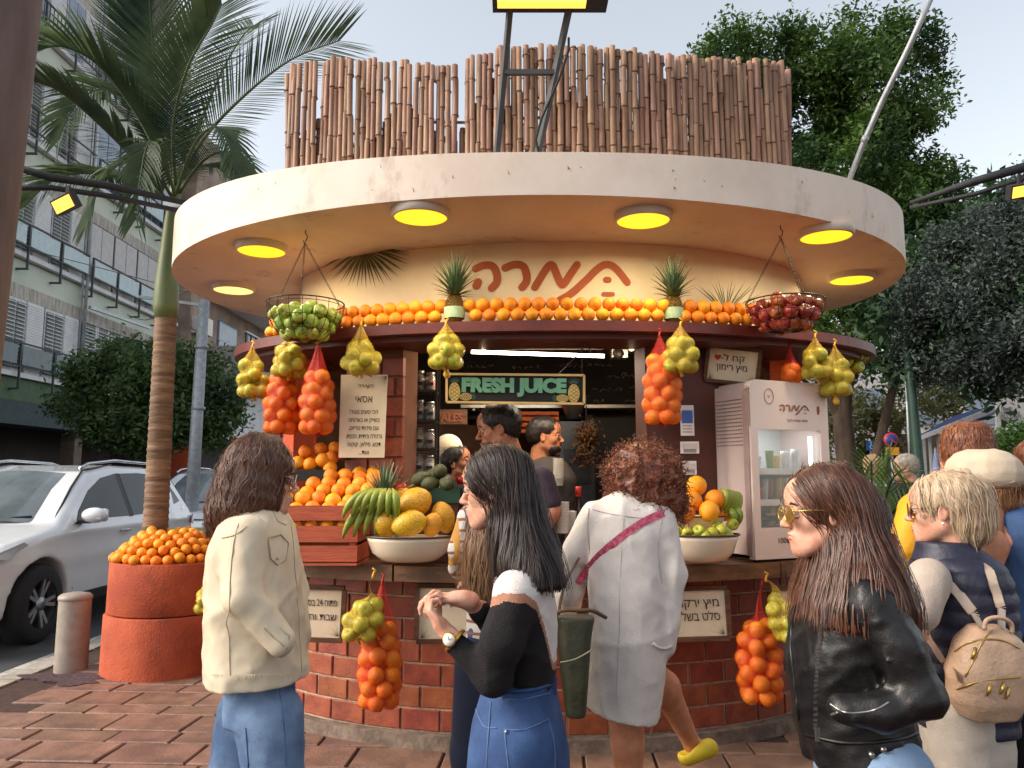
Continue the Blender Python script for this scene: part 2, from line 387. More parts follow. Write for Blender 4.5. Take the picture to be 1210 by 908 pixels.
st.prism(mp, -.01, .004).obj('dirt_patch', M('dirt', C(70, 52, 58), .95, var=.4, scale=30, bump=.8), pav)

# ================================================================ kiosk
CX, CY = .2, 5.22
m_brick = M('red_brick', C(126, 56, 36), .5, col2=C(156, 80, 50), scale=9, bump=.25, bscale=70, rnd=.13)
m_mortar = M('mortar', C(176, 150, 128), .9, var=.25, scale=20, bump=.4)
m_cream = M('cream_plaster', C(230, 214, 200), .75, col2=C(218, 200, 184), scale=2.2, bump=.12, bscale=30)
m_stucco = M('orange_stucco', C(196, 82, 42), .8, col2=C(172, 66, 36), scale=4, bump=.5, bscale=90)
m_wood = M('counter_wood', C(122, 84, 54), .55, col2=C(86, 58, 38), scale=3, bump=.3, stretch=(1, 6, 6), bscale=8)
m_darkred = M('dark_red_board', C(104, 40, 30), .45, col2=C(84, 32, 26), scale=5, bump=.1)
m_signwall = M('sign_wall_plaster', C(244, 226, 188), .7, col2=C(236, 214, 172), scale=2.5, bump=.1)
kiosk = thing('juice_kiosk', 'round juice kiosk with cream slab roof and red brick base', 'kiosk', (CX, CY, 0))
# base: recessed mortar core and individual bricks
def core_wall(name, a, b, bb, z0, z1, mat, t0=0, t1=2*PI, th=.12, n=90):
    full = t1-t0 > 2*PI-1e-6
    o = ell(CX, CY, a, b, n, t0, t1, bb); i = ell(CX, CY, a-th, b-th, n, t0, t1, bb-th); k = len(o); mb = MB()
    v = [(p[0], p[1], z) for z in (z0, z1) for p in o]+[(p[0], p[1], z) for z in (z0, z1) for p in i]
    f = []; m = k if full else k-1
    for j in range(m):
        l = (j+1) % k
        f += [(j, l, k+l, k+j), (2*k+l, 2*k+j, 3*k+j, 3*k+l), (k+j, k+l, 3*k+l, 3*k+j), (l, j, 2*k+j, 2*k+l)]
    if not full: f += [(0, k, 3*k, 2*k), (k-1, 3*k-1, 4*k-1, 2*k-1)]
    return mb.raw(v, f, False).obj(name, mat, kiosk)
core = core_wall('base_wall', 1.72, .97, 1.47, .0, .885, m_mortar)
def arc_bricks(parent, a, b, bb, z0, rows, bh, bw, t0, t1, skip=None, name='brick', mat=None, gap=.011, limit=290, bondshift=.5, rng_=None):
    """bricks laid round an ellipse, each its own object; those at the back joined"""
    r = rng_ or random.Random(11); N = 2000; ts = [t0+(t1-t0)*i/N for i in range(N+1)]
    P = [(CX+a*math.cos(t), CY+(b if math.sin(t) < 0 else bb)*math.sin(t)) for t in ts]
    s = [0]
    for i in range(N): s.append(s[-1]+math.hypot(P[i+1][0]-P[i][0], P[i+1][1]-P[i][1]))
    def pos(d): return np.interp(d, s, [p[0] for p in P]), np.interp(d, s, [p[1] for p in P])
    th = .05; me = bpy.data.meshes.new(name)
    def mesh(w):
        x, y, z, c = w/2-gap/2, th/2, bh/2-gap/2, .004
        v = [(-x, y, -z), (x, y, -z), (x, y, z), (-x, y, z), (-x, -y+c, -z), (x, -y+c, -z), (x, -y+c, z), (-x, -y+c, z), (-x+c, -y, -z+c), (x-c, -y, -z+c), (x-c, -y, z-c), (-x+c, -y, z-c)]
        me = bpy.data.meshes.new(name); me.from_pydata(v, [], [(0, 1, 2, 3), (0, 4, 5, 1), (1, 5, 6, 2), (2, 6, 7, 3), (3, 7, 4, 0), (4, 8, 9, 5), (5, 9, 10, 6), (6, 10, 11, 7), (7, 11, 8, 4), (8, 11, 10, 9)])
        me.materials.append(mat or m_brick); return me
    full = mesh(bw); cnt = 0; V = []; F = []
    for k in range(rows):
        d = -(bw*bondshift if k % 2 else 0)+bw*.03*r.uniform(-1, 1)
        while d < s[-1]:
            a0, a1 = max(0, d), min(s[-1], d+bw); d += bw
            if a1-a0 < .04: continue
            me_ = full if a1-a0 > bw-.003 else mesh(a1-a0)
            (x0, y0), (x1, y1) = pos(a0), pos(a1); c = Vector(((x0+x1)/2, (y0+y1)/2, z0+(k+.5)*bh)); ang = math.atan2(y1-y0, x1-x0)
            if skip and skip(c): continue
            n = Vector((math.sin(ang), -math.cos(ang), 0)); c += n*(r.uniform(-.002, .003))
            if c.y < CY+.1 and cnt < limit:
                o = link(name, me_, parent); o.location = c-Vector(root_loc(parent)); o.rotation_euler = (r.uniform(-.01, .01), 0, ang+r.uniform(-.008, .008)); cnt += 1
            else:
                m = Matrix.Rotation(ang, 3, 'Z'); b0 = len(V); V += [tuple(m@v.co+c) for v in me_.vertices]; F += [tuple(i+b0 for i in p.vertices) for p in me_.polygons]
    if V: MB().raw(V, F, False).obj(name+'_course', mat or m_brick, parent, kind='stuff')
    return cnt
arc_bricks(core, 1.706, .956, 1.456, .075, 7, .1165, .222, -PI, PI, limit=285)
core_wall('plinth', 1.78, 1.03, 1.53, -.01, .07, M('plinth_stone', C(120, 104, 92), .85, var=.3, scale=12, bump=.6), th=.2)
# counter board in segments with a joint between
def ring(name, a0, b0, bb0, a1, b1, bb1, z0, z1, mat, t0, t1, n=24, parent=None):
    o = ell(CX, CY, a0, b0, n, t0, t1, bb0); i = ell(CX, CY, a1, b1, n, t0, t1, bb1); k = n+1
    v = [(p[0], p[1], z) for z in (z0, z1) for p in o]+[(p[0], p[1], z) for z in (z0, z1) for p in i]; f = []
    for j in range(n):
        l = j+1; f += [(j, l, k+l, k+j), (2*k+l, 2*k+j, 3*k+j, 3*k+l), (k+j, k+l, 3*k+l, 3*k+j), (l, j, 2*k+j, 2*k+l)]
    f += [(0, k, 3*k, 2*k), (k-1, 3*k-1, 4*k-1, 2*k-1)]
    return MB().raw(v, f, False).obj(name, mat, parent or kiosk)
tt = [-PI, -2.75, -2.36, -1.99, -1.63, -1.25, -.9, -.5, 0]
for q in range(8):
    ring('counter_board', 2.0, 1.25, 1.6, 1.5, .75, 1.1, .888+.002*(q % 2), .972-.003*(q % 2), m_wood, tt[q]+.003, tt[q+1]-.003, 10)
ring('counter_board', 2.0, 1.25, 1.6, 1.5, .75, 1.1, .888, .97, m_wood, .01, PI-.01, 30)
# ---- upper walls
PILL = [(-2.62, -2.30, 'stucco'), (-2.30, -2.035, 'dark'), (-2.035, -1.765, 'brick'), (-1.09, -.80, 'wood'), (-.30, .25, 'stucco')]
m_brown = M('brown_panel', C(98, 50, 38), .6, col2=C(78, 42, 32), scale=4)
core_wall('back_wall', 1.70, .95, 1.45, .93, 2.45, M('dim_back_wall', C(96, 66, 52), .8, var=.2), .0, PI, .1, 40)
core_wall('stucco_pier', 1.72, .97, 1.47, .93, 2.188, m_stucco, -PI, -2.70, .14, 14)
pb = core_wall('brick_pier', 1.66, .91, 1.4,   .93, 2.188, M('pier_core', C(120, 78, 60), .9), -2.365, -2.095, .14, 10)
arc_bricks(pb, 1.645, .895, 1.4, .95, 10, .1165, .17, -2.37, -2.09, limit=60, rng_=random.Random(2))
core_wall('wooden_pier', 1.68, .93, 1.43, .93, 2.188, m_brown, -1.235, -.90, .12, 10)
core_wall('stucco_pier', 1.72, .97, 1.47, .93, 2.188, m_stucco, -.42, -.003, .14, 12)
# ---- shelf ring
sh = (1.0)
SHC = (.28, 5.22); 
def eshelf(a, b, n, t0=-PI, t1=0): return [(.28+a*math.cos(t0+(t1-t0)*i/n), 5.22+b*math.sin(t0+(t1-t0)*i/n)) for i in range(n+1)]
def shelf_part(name, a, b, z0, z1, mat, back=5.6, zt=None):
    o = eshelf(a, b, 64, -PI*1.06, PI*.06); mb = MB(); mb.prism(o, z0, z1); return mb.obj(name, mat, kiosk)
def ering(name, c, a0, b0, a1, b1, z0, z1, mat, t0, t1, n=64, bb=None):
    o = ell(c[0], c[1], a0, b0, n, t0, t1, bb); i = ell(c[0], c[1], a1, b1, n, t0, t1, bb and bb-.1); k = n+1
    v = [(p[0], p[1], z) for z in (z0, z1) for p in o]+[(p[0], p[1], z) for z in (z0, z1) for p in i]; f = []
    for j in range(n): l = j+1; f += [(j, l, k+l, k+j), (2*k+l, 2*k+j, 3*k+j, 3*k+l), (k+j, k+l, 3*k+l, 3*k+j), (l, j, 2*k+j, 2*k+l)]
    return MB().raw(v, f+[(0, k, 3*k, 2*k), (k-1, 3*k-1, 4*k-1, 2*k-1)], False).obj(name, mat, kiosk)
ering('shelf_board', (.28, 5.22), 2.13, 1.215, 1.5, .78, 2.189, 2.245, m_darkred, -PI*1.06, PI*.06)
ering('shelf_underside', (.28, 5.22), 2.05, 1.14, 1.52, .80, 2.160, 2.1885, M('shelf_brown', C(92, 40, 34), .5), -PI*1.06, PI*.06)
# ---- sign wall above the shelf
SW = (.27, 5.49, 1.77, 1.19)
mb = MB(); mb.prism(ell(SW[0], SW[1], SW[2], SW[3], 96, bb=1.5), 2.46, 2.80, smooth=True); mb.obj('sign_wall', m_signwall, kiosk)
ering('lower_sign_wall', SW, SW[2], SW[3], SW[2]-.1, SW[3]-.1, 2.24, 2.4598, m_signwall, -PI, PI, 96, 1.5)
# ---- slab roof
def slab(a, b, z0, z1, mat, name, n=128):
    mb = MB(); o = ell(.173, 5.51, a, b, n, bb=b+.1); mb.prism(o, z0, z1, smooth=True, zt=lambda p: z1+.12*min(1, abs(p[0]-.17)/2.5)**1.6); return mb.obj(name, mat, kiosk)
slab(2.51, 1.955, 2.76, 2.973, m_cream, 'roof_slab')
def stain(m, c, lo, hi, st, sc_=2.2):
    t = m.node_tree; N, L = t.nodes, t.links; b = N['Principled BSDF']; src = b.inputs['Base Color'].links[0].from_socket; tc = N.new('ShaderNodeTexCoord'); mp = N.new('ShaderNodeMapping'); mp.inputs['Scale'].default_value = st; L.new(tc.outputs['Object'], mp.inputs[0])
    n = N.new('ShaderNodeTexNoise'); n.inputs['Scale'].default_value = sc_; n.inputs['Detail'].default_value = 10; n.inputs['Roughness'].default_value = .72; L.new(mp.outputs[0], n.inputs[0]); r = N.new('ShaderNodeMapRange'); r.inputs[1].default_value = lo; r.inputs[2].default_value = hi; L.new(n.outputs[0], r.inputs[0])
    x = N.new('ShaderNodeMix'); x.data_type = 'RGBA'; L.new(r.outputs[0], x.inputs[0]); L.new(src, x.inputs[6]); x.inputs[7].default_value = c; L.new(x.outputs[2], b.inputs['Base Color'])
stain(m_cream, C(150, 122, 104), .57, .80, (1, 1, .5), 3.5); stain(m_stucco, C(120, 56, 34), .55, .8, (1, 1, .6)); stain(m_pave, C(74, 54, 50), .52, .72, (1, 1, 1), 1.3); stain(m_brick, C(84, 40, 32), .55, .75, (1, 1, 1), 6)
# hairline cracks and flecks on the fascia
fl = MB(); rr = random.Random(8)
for k in range(26):
    t = rad(rr.uniform(200, 345)); z = rr.uniform(2.78, 2.94); x, y = .173+2.513*math.cos(t), 5.51+1.958*math.sin(t)
    tx, ty = -2.51*math.sin(t), 1.955*math.cos(t); l = math.hypot(tx, ty); tx, ty = tx/l, ty/l; q = rr.uniform(.004, .012); h = rr.uniform(.006, .03)
    nx, ny = ty, -tx; dx = rr.uniform(-.01, .01)
    fl.add([(x+nx*.002, y+ny*.002, z), (x+nx*.002+tx*q, y+ny*.002+ty*q, z+.002), (x+nx*.002+tx*(q*.5+dx), y+ny*.002+ty*(q*.5+dx), z+h)], [(0, 1, 2)], False)
fl.obj('paint_fleck', M('old_paint_fleck', C(140, 100, 76), .9), kiosk, kind='stuff')
# ---- palm-tree logo lettering on the sign wall (rounded strokes)
def wall_pt(px, py, off=.0):
    """point on the sign wall seen at a pixel"""
    r = ray(px, py); cx, cy, a, b = SW; a += off; b += off
    A = (r[0]/a)**2+(r[1]/b)**2; B = -2*(r[0]*cx/a**2+r[1]*cy/b**2); Cc = (cx/a)**2+(cy/b)**2-1
    t = (-B-math.sqrt(max(0, B*B-4*A*Cc)))/(2*A); return Vector((r[0]*t, r[1]*t, CH+r[2]*t))
def smooth_path(pts, n=5):
    pts = [Vector(p) for p in pts]; out = []
    for i in range(len(pts)-1):
        p0, p1, p2, p3 = pts[max(i-1, 0)], pts[i], pts[i+1], pts[min(i+2, len(pts)-1)]
        for k in range(n):
            t = k/n; out.append(.5*((2*p1)+(p2-p0)*t+(2*p0-5*p1+4*p2-p3)*t*t+(3*p1-p0-3*p2+p3)*t**3))
    out.append(pts[-1]); return out
LOGO = [  # strokes in photo pixels from the zoomed letters
    ([(562, 318), (572, 314), (582, 315), (587, 324), (587, 334), (581, 341)], 4.6),
    ([(563, 338), (565, 334)], 5),
    ([(597, 317), (608, 313), (618, 315), (622, 324), (622, 333), (617, 340)], 4.6),
    ([(632, 340), (641, 325), (648, 315), (653, 314), (658, 325), (663, 336), (667, 335), (675, 323), (682, 313)], 4.4),
    ([(660, 356), (675, 347), (692, 332), (705, 319), (716, 313), (727, 317), (741, 334)], 4.4),
    ([(716, 331), (719, 331)], 3.6),
    ([(713, 348), (724, 348)], 2.6)]
m_logo = M('logo_paint', C(176, 88, 48), .7, var=.08)
def ribbon(pts, w, nrm, up=None):
    """flat rounded stroke through pts, on a surface with normal function nrm"""
    mb = MB()
    return mb
def strokes(paths, wf, name, mat, parent, n=5, flat=.12, res=8):
    mb = MB()
    for pts, w in paths:
        P = smooth_path(pts, n) if len(pts) > 2 else [Vector(p) for p in pts]
        mb.tube(P, w, res, flat=flat)
    return mb.obj(name, mat, parent)
def flat_stroke(mb, P, w, nrm, off=.003):
    """rounded flat stroke: quad strip with discs at each point"""
    P = [Vector(p) for p in P]; k = 10
    for i, p in enumerate(P):
        n = Vector(nrm(p)).normalized(); u = Vector((0, 0, 1)); x = u.cross(n).normalized(); u = n.cross(x)
        mb.add([p+n*(off+.0001*i/len(P))+(x*math.cos(2*PI*j/k)+u*math.sin(2*PI*j/k))*w for j in range(k)], [tuple(range(k))], False)
    for a, b in zip(P, P[1:]):
        n = Vector(nrm(a)).normalized(); d = (b-a).normalized(); s = n.cross(d).normalized()*w
        mb.add([a+s+n*off, a-s+n*off, b-s+n*off, b+s+n*off], [(0, 1, 2, 3)], False)
nsw = lambda p: ((p.x-SW[0])/SW[2]**2, (p.y-SW[1])/SW[3]**2, 0)
for pts, w in LOGO:
    lg = MB()
    P = [wall_pt(p.x, p.y) for p in (smooth_path([(a, b, 0) for a, b in pts], 6) if len(pts) > 2 else [Vector((a, b, 0)) for a, b in pts])]
    flat_stroke(lg, P, w*4.5/914, nsw); lg.obj('painted_letter', m_logo, kiosk)
# ---- soffit lamps
m_glow = M('lamp_glow', C(255, 214, 60), .4, emit=(1, .56, .012, 1), estr=.95, var=0)
m_glow2 = M('lamp_glow_pale', C(255, 214, 60), .4, emit=(1, .68, .18, 1), estr=1.0, var=0)
m_white = M('white_enamel', C(226, 220, 208), .35, var=.04, coat=.2)
m_lamp = M('lamp_rim', C(214, 200, 186), .5, var=.05)
for i, (px, py, lb) in enumerate([(497, 258, 'left of the two front centre lamps'), (760, 262, 'right of the two front centre lamps'), (309, 298, 'above the green apple basket'),
                                 (976, 281, 'nearest above the red apple basket'), (276, 344, 'rearmost at the left end'), (1006, 332, 'rearmost at the right end')]):
    c = onz(px, py, 2.722); t = thing('ceiling_lamp', 'round yellow soffit lamp, '+lb, 'lamp', tuple(c), 'round lamps under the kiosk roof')
    z = 2.7645-c.z
    MB().lathe([(.15, z), (.15, z-.006), (.146, .0), (.134, -.003), (.132, .008)], c, 32, caps=False).obj('lamp_rim', m_lamp, t)
    MB().lathe([(.0005, .002), (.07, .0), (.133, .005)], c, 32, caps=False).obj('diffuser', m_glow2 if i == 4 else m_glow, t)
    l = bpy.data.lights.new('lamp_light', 'AREA'); l.shape = 'DISK'; l.size = .22; l.energy = 3.7; l.color = (1, .84, .54); l.spread = rad(175)
    lo = bpy.data.objects.new('lamp_light', l); COL.objects.link(lo); lo.parent = t; lo.location = (0, 0, -.012)
# ---- bamboo screen on the roof
m_bamboo = M('bamboo', C(158, 122, 98), .6, col2=C(124, 90, 70), scale=3, stretch=(4, 4, .8), rnd=.2, bump=.2, bscale=30)
scr = thing('bamboo_screen', 'tall bamboo cane screen standing on the kiosk roof', 'screen', (.16, 4.0, 2.87))
def screen():
    r = random.Random(21); mb = MB(); protos = []
    for q in range(14):
        H = 1.0; pts = []; rs = []; z = r.uniform(-.3, 0); nod = .14+.05*q; b = MB(); rad_ = .0154+.0012*(q % 3); gap_ = r.uniform(.26, .36)
        while z < H:
            for dz, k in ((0, 1.16), (.015, 1.0), (gap_-.015, .97)):
                if z+dz > -.001 or dz > gap_/2: pts.append((.004*math.sin(z*5+q), .003*math.cos(z*7+q), max(0, min(H, z+dz))+.0002*len(pts))); rs.append(rad_*k)
            z += gap_
        b.tube(pts, rs, 8); nf = len(b.f)
        for p_ in [p for p, r_ in zip(pts, rs) if r_ > rad_*1.1]: b.tube([(p_[0], p_[1], p_[2]-.004), (p_[0], p_[1], p_[2]+.005)], rad_*1.2, 8)
        me = bpy.data.meshes.new('bamboo_cane'); me.from_pydata([tuple(v) for v in b.v], [], b.f); me.polygons.foreach_set('use_smooth', b.sm); me.materials.append(m_bamboo); me.materials.append(M('bamboo_node', C(72, 46, 36), .8)); me.polygons.foreach_set('material_index', [0]*nf+[1]*(len(b.f)-nf)); protos.append(me)
    path = []
    def cane(x, y, z0, z1, lean):
        o = link('bamboo_cane', r.choice(protos), scr); o.location = Vector((x, y, z0))-Vector((.16, 4.0, 2.87)); o.scale = (1, 1, z1-z0); o.rotation_euler = (lean[0], lean[1], r.uniform(0, 6))
    # px runs along the photo; y follows the roof's curve
    x = -1.285
    while x < 1.595:
        y = 4.02+.28*((x-.16)/1.4)**2; px = 605+914*x/(y*1.10)
        top = np.interp(px, [345, 420, 543, 546, 556, 600, 640, 720, 800, 905, 925], [76, 70, 80, 86, 68, 58, 55, 58, 68, 72, 74])
        z1 = at(px, top, y).z+r.uniform(-.014, .014)
        if abs(px-545) > 2.5: cane(x, y+r.uniform(-.008, .008), 2.97, z1, (r.uniform(-.008, .008), r.uniform(-.014, .014)+0))
        x += r.uniform(.029, .033) if r.random() > (.22 if x < -.28 else .1) else .041
    for sx, x0 in ((-1, -1.30), (1, 1.61)):
        for k in range(16): cane(x0+sx*(.012*k), 4.32+k*.045, 2.97, 3.86-.004*k, (0, .035*sx))
    for k in range(70):
        xx = -1.25+k*.0405; yb = 4.07+.28*((xx-.16)/1.4)**2; cane(xx, yb, 2.97, (3.40+.1*math.sin(k*.5)) if xx < -.26 else 3.62+.14*math.sin(k*.9), (0, 0))
    b = MB(); b.tube([(x, 4.055+.28*((x-.16)/1.4)**2, 3.38+.01*math.sin(x*9)) for x in np.linspace(-1.26, 1.56, 30)], .008, 6)
    b.tube([(x, 4.055+.28*((x-.16)/1.4)**2, 3.62) for x in np.linspace(-.2, 1.56, 30)], .004, 6); b.obj('tie_cane', m_bamboo, scr)
screen()

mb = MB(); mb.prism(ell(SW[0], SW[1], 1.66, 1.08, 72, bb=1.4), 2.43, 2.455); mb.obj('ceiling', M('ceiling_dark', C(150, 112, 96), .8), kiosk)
MB().prism(ell(CX, CY, 1.6, .85, 60, bb=1.35), -.005, .06).obj('kiosk_floor', M('kiosk_floor_tile', C(90, 70, 60), .6), kiosk)
# ================================================================ fruit
m_orange = M('orange_peel', C(240, 138, 14), .42, col2=C(250, 160, 30), scale=14, bump=.35, bscale=420, rnd=.22, spec=.45, sss=.0)
m_green = M('green_apple_skin', C(152, 158, 36), .3, col2=C(188, 186, 64), scale=18, rnd=.3, spec=.5)
m_lime = M('green_fruit_skin', C(134, 160, 54), .35, col2=C(182, 192, 88), scale=18, rnd=.35)
m_redap = M('red_apple_skin', C(140, 34, 26), .3, col2=C(206, 120, 70), scale=20, rnd=.3, lo=.45, hi=.7)
m_stem = M('stem', C(74, 60, 34), .8)
def fruit_mesh(name, mat, kind, r=.038):
    mb = MB()
    if kind == 'orange':
        prof = [(.001, -.97), (.2, -.985), (.42, -.91), (.66, -.75), (.86, -.5), (.98, -.2), (1.0, .08), (.95, .35), (.82, .6), (.6, .81), (.36, .93), (.15, .965), (.05, .93), (.001, .92)]
        mb.lathe([(a*r, b*r) for a, b in prof], n=16, caps=False)
    else:
        prof = [(.001, -.72), (.12, -.80), (.3, -.88), (.5, -.84), (.72, -.62), (.9, -.25), (1.0, .12), (.98, .42), (.82, .74), (.58, .86), (.36, .86), (.16, .72), (.05, .62), (.001, .6)]
        mb.lathe([(a*r, b*r) for a, b in prof], n=16, caps=False); mb.tube([(0, 0, .6*r), (.08*r, .02*r, .8*r), (.2*r, 0, 1.02*r)], .045*r, 4)
    me = bpy.data.meshes.new(name); me.from_pydata(mb.v, [], mb.f); me.polygons.foreach_set('use_smooth', mb.sm); me.materials.append(mat)
    return me
FM = {'orange': fruit_mesh('orange', m_orange, 'orange'), 'green_apple': fruit_mesh('green_apple', m_green, 'apple'), 'green_fruit': fruit_mesh('green_fruit', m_lime, 'apple'), 'red_apple': fruit_mesh('red_apple', m_redap, 'apple')}
def fruit(kind, c, label, cat, group, r=.038, name=None, flat=False):
    o = link(name or kind, FM[kind]); o.location = c; q = r/.038
    o.scale = (q*R.uniform(.96, 1.04), q*R.uniform(.96, 1.04), q*R.uniform(.96, 1.03))
    o.rotation_euler = (R.uniform(-.5, .5), R.uniform(-.5, .5), R.uniform(0, 6.3)) if flat else (R.uniform(0, 6.3), R.uniform(0, 6.3), R.uniform(0, 6.3))
    return tag(o, label, cat, group)
# --- double row along the shelf
def shelf_xy(d_in, n=4000):
    t = np.linspace(-PI*.985, -PI*.02, n); x = .28+(2.13-d_in)*np.cos(t); y = 5.22+(1.215-d_in)*np.sin(t)
    s = np.concatenate([[0], np.cumsum(np.hypot(np.diff(x), np.diff(y)))]); return s, x, y
def shelfY(px, off=0):
    """distance of the shelf edge seen at pixel column px"""
    a = (px-605)/914*1.005; cx, cy, A_, B_ = .28, 5.22, 2.13+off, 1.215+off
    A = (a/A_)**2+(1/B_)**2; B = -2*(a*cx/A_**2+cy/B_**2); Cc = (cx/A_)**2+(cy/B_)**2-1
    return (-B-math.sqrt(max(0, B*B-4*A*Cc)))/(2*A)
s_, x_, y_ = shelf_xy(.05)
d = .03; k = 0; PP = [at(537, 376, 4.12), at(796, 376, 4.12)]
while d < s_[-1]:
    x = float(np.interp(d, s_, x_)); px_ = 605+914*x/float(np.interp(d, s_, y_))
    for row in (0, 1) if 312 < px_ < 893 or 1 < (px_-902)*(1 if d > 3 else 0) < 12 else ():
        q = d+(.037 if row else 0); x, y = np.interp(q, s_, x_), np.interp(q, s_, y_); rr_ = R.uniform(.0365, .039)
        y -= 0 if row == 0 else -.012; z = 2.2475+.0365+row*.060
        if min(abs(x-p.x) for p in PP) < (.055): continue
        if row and x < -1.1 and R.random() < .0: continue
        fruit('orange', (x, y, z), 'orange in the long double row on the dark red shelf', 'orange', 'oranges lined up on the kiosk shelf', rr_)
    d += .0755
    if x > 2.12: break
# --- packing helper
def pack(n, r, inside, zlo, zhi, rx, ry, seed, it=90, grav=.0):
    g = np.random.default_rng(seed); P = np.stack([g.uniform(-rx, rx, n), g.uniform(-ry, ry, n), g.uniform(zlo, zhi, n)], 1)
    for _ in range(it):
        D = P[:, None]-P[None]; L = np.linalg.norm(D, axis=2)+np.eye(n)*9; o = np.clip(2*r*.985-L, 0, None)
        P += (D/L[..., None]*o[..., None]*.45).sum(1); P[:, 2] -= grav; P = inside(P)
    return P
def make_net_mat(name, col, cov=.33):
    m = bpy.data.materials.new(name); m.use_nodes = True; N, L = m.node_tree.nodes, m.node_tree.links; b = N['Principled BSDF']
    b.inputs['Base Color'].default_value = col; b.inputs['Roughness'].default_value = .5
    uv = N.new('ShaderNodeUVMap'); sp = N.new('ShaderNodeSeparateXYZ'); L.new(uv.outputs[0], sp.inputs[0]); outs = []
    for sg in (1, -1):
        a = N.new('ShaderNodeMath'); a.operation = 'MULTIPLY_ADD'; a.inputs[1].default_value = sg; L.new(sp.outputs[0], a.inputs[0]); L.new(sp.outputs[1], a.inputs[2])
        f = N.new('ShaderNodeMath'); f.operation = 'FRACT'; L.new(a.outputs[0], f.inputs[0])
        c = N.new('ShaderNodeMath'); c.operation = 'LESS_THAN'; c.inputs[1].default_value = cov/2+.02; L.new(f.outputs[0], c.inputs[0]); outs.append(c)
    mx = N.new('ShaderNodeMath'); mx.operation = 'MAXIMUM'; L.new(outs[0].outputs[0], mx.inputs[0]); L.new(outs[1].outputs[0], mx.inputs[1])
    L.new(mx.outputs[0], b.inputs['Alpha']); return m
m_rednet = make_net_mat('red_net', C(206, 40, 30), .34); m_yelnet = make_net_mat('yellow_net', C(226, 186, 70), .30)
m_netcord = M('net_cord_red', C(160, 30, 30), .6); m_netcordy = M('net_cord_yellow', C(212, 160, 40), .6)
def net_bag(kind, x0, x1, y0, y1, kx, ky, Y, n, label, flabel, red=None, r=None, tail=False, seed=1, tilt=0, hook=True):
    """kind of fruit; photo box of the filled part; knot; distance"""
    red = kind == 'orange' if red is None else red
    c = at((x0+x1)/2, (y0+y1)/2, Y); hw = (x1-x0)/2*Y/914; hh = (y1-y0)/2*Y/914; r = r or (.042 if kind == 'orange' else .038); knot = at(kx, ky, Y)
    knot.y = Y+.0; H = hh-r*.9; Rr = max(.012, hw-r*.96)
    def inside(P):
        u = P.copy(); f = np.hypot(u[:, 0], u[:, 1]); tz = np.clip((u[:, 2]+H)/(2*H+1e-6), 0, 1)
        lim = Rr*(1-.42*np.clip(tz-.55, 0, 1)/.45)*(.86+.14*np.clip(tz/.25, 0, 1)); k = np.where(f > lim, lim/np.maximum(f, 1e-6), 1); u[:, 0] *= k; u[:, 1] *= k
        u[:, 2] = np.clip(u[:, 2], -H, H); return u
    P = pack(n, r, inside, -H, H, Rr, Rr, seed, grav=.001)
    P[:, 0] += tilt*P[:, 2]
    root = thing('net_bag', label, 'net bag', tuple(c), 'net bags of fruit hanging round the kiosk')
    # hull of the net
    na, nz = 36, 30; zs = np.linspace(-hh-.004, hh+.01, nz); th = np.linspace(0, 2*PI, na, endpoint=False); G = np.zeros((nz, na)); cxs = tilt*zs
    for i, z in enumerate(zs):
        for (x, y, q) in P:
            dz = z-q
            if abs(dz) >= r*1.04: continue
            rr_ = math.sqrt((r*1.04)**2-dz*dz); ux, uy = np.cos(th), np.sin(th); pr = (x-cxs[i])*ux+y*uy; pe = np.abs(-(x-cxs[i])*uy+y*ux)
            G[i] = np.maximum(G[i], np.where(pe < rr_, pr+np.sqrt(np.clip(rr_**2-pe**2, 0, None)), 0))
    for _ in range(2):
        G = np.maximum(G, (np.roll(G, 1, 1)+np.roll(G, -1, 1))/2); Gz = G.copy(); Gz[1:-1] = np.maximum(G[1:-1], (G[:-2]+G[2:])/2); G = Gz
    G += .0015; rows = []; kd = knot-c
    for i in range(nz): rows.append([(cxs[i]+G[i, j]*math.cos(th[j]), G[i, j]*math.sin(th[j]), zs[i]) for j in range(na)])
    top = rows[-1]; m = 8; rimr = G[-4].mean()*.9
    rows = rows[:-3]
    base = rows[-1]
    for q in range(1, m+1):
        f = q/m; g = 1-(1-.05)*f**.75; rows.append([(p[0]*g+(kd.x-p[0]*.0)*f*1.0*(f), p[1]*g, p[2]*(1-f)+kd.z*f) for p in base])
    nr = len(rows); V = np.array(rows).reshape(-1, 3)+np.array(c); F = [(i*na+j, i*na+(j+1) % na, (i+1)*na+(j+1) % na, (i+1)*na+j) for i in range(nr-1) for j in range(na)]
    # uv (repeat the seam column by using loops): angle and height in cells
    o = npmesh('net', V, F, m_rednet if red else m_yelnet, root, smooth=True); me = o.data; uvl = me.uv_layers.new(name='UVMap')
    hgt = np.concatenate([[0], np.cumsum([abs(rows[i+1][0][2]-rows[i][0][2]) for i in range(nr-1)])]); cell = .0105; cnt = max(8, round(2*PI*hw/cell/1.0))
    uvs = []
    for i in range(nr-1):
        for j in range(na):
            for (a, b) in ((i, j), (i, j+1), (i+1, j+1), (i+1, j)): uvs += [b/na*cnt, hgt[a]/cell]
    uvl.data.foreach_set('uv', uvs)
    mb = MB(); mb.tube([c+kd*.97+Vector((0, 0, -.01)), knot, knot+Vector((.004, 0, .02))], [.009, .006, .004], 6)
    if hook: mb.tube([knot+Vector((0, 0, .0)), knot+Vector((.012, 0, .025)), knot+Vector((-.006, .0, .035))], .004, 5)
    mb.obj('knot', m_netcord if red else m_netcordy, root)
    b0 = c+Vector((cxs[0], 0, -hh)); tb = MB()
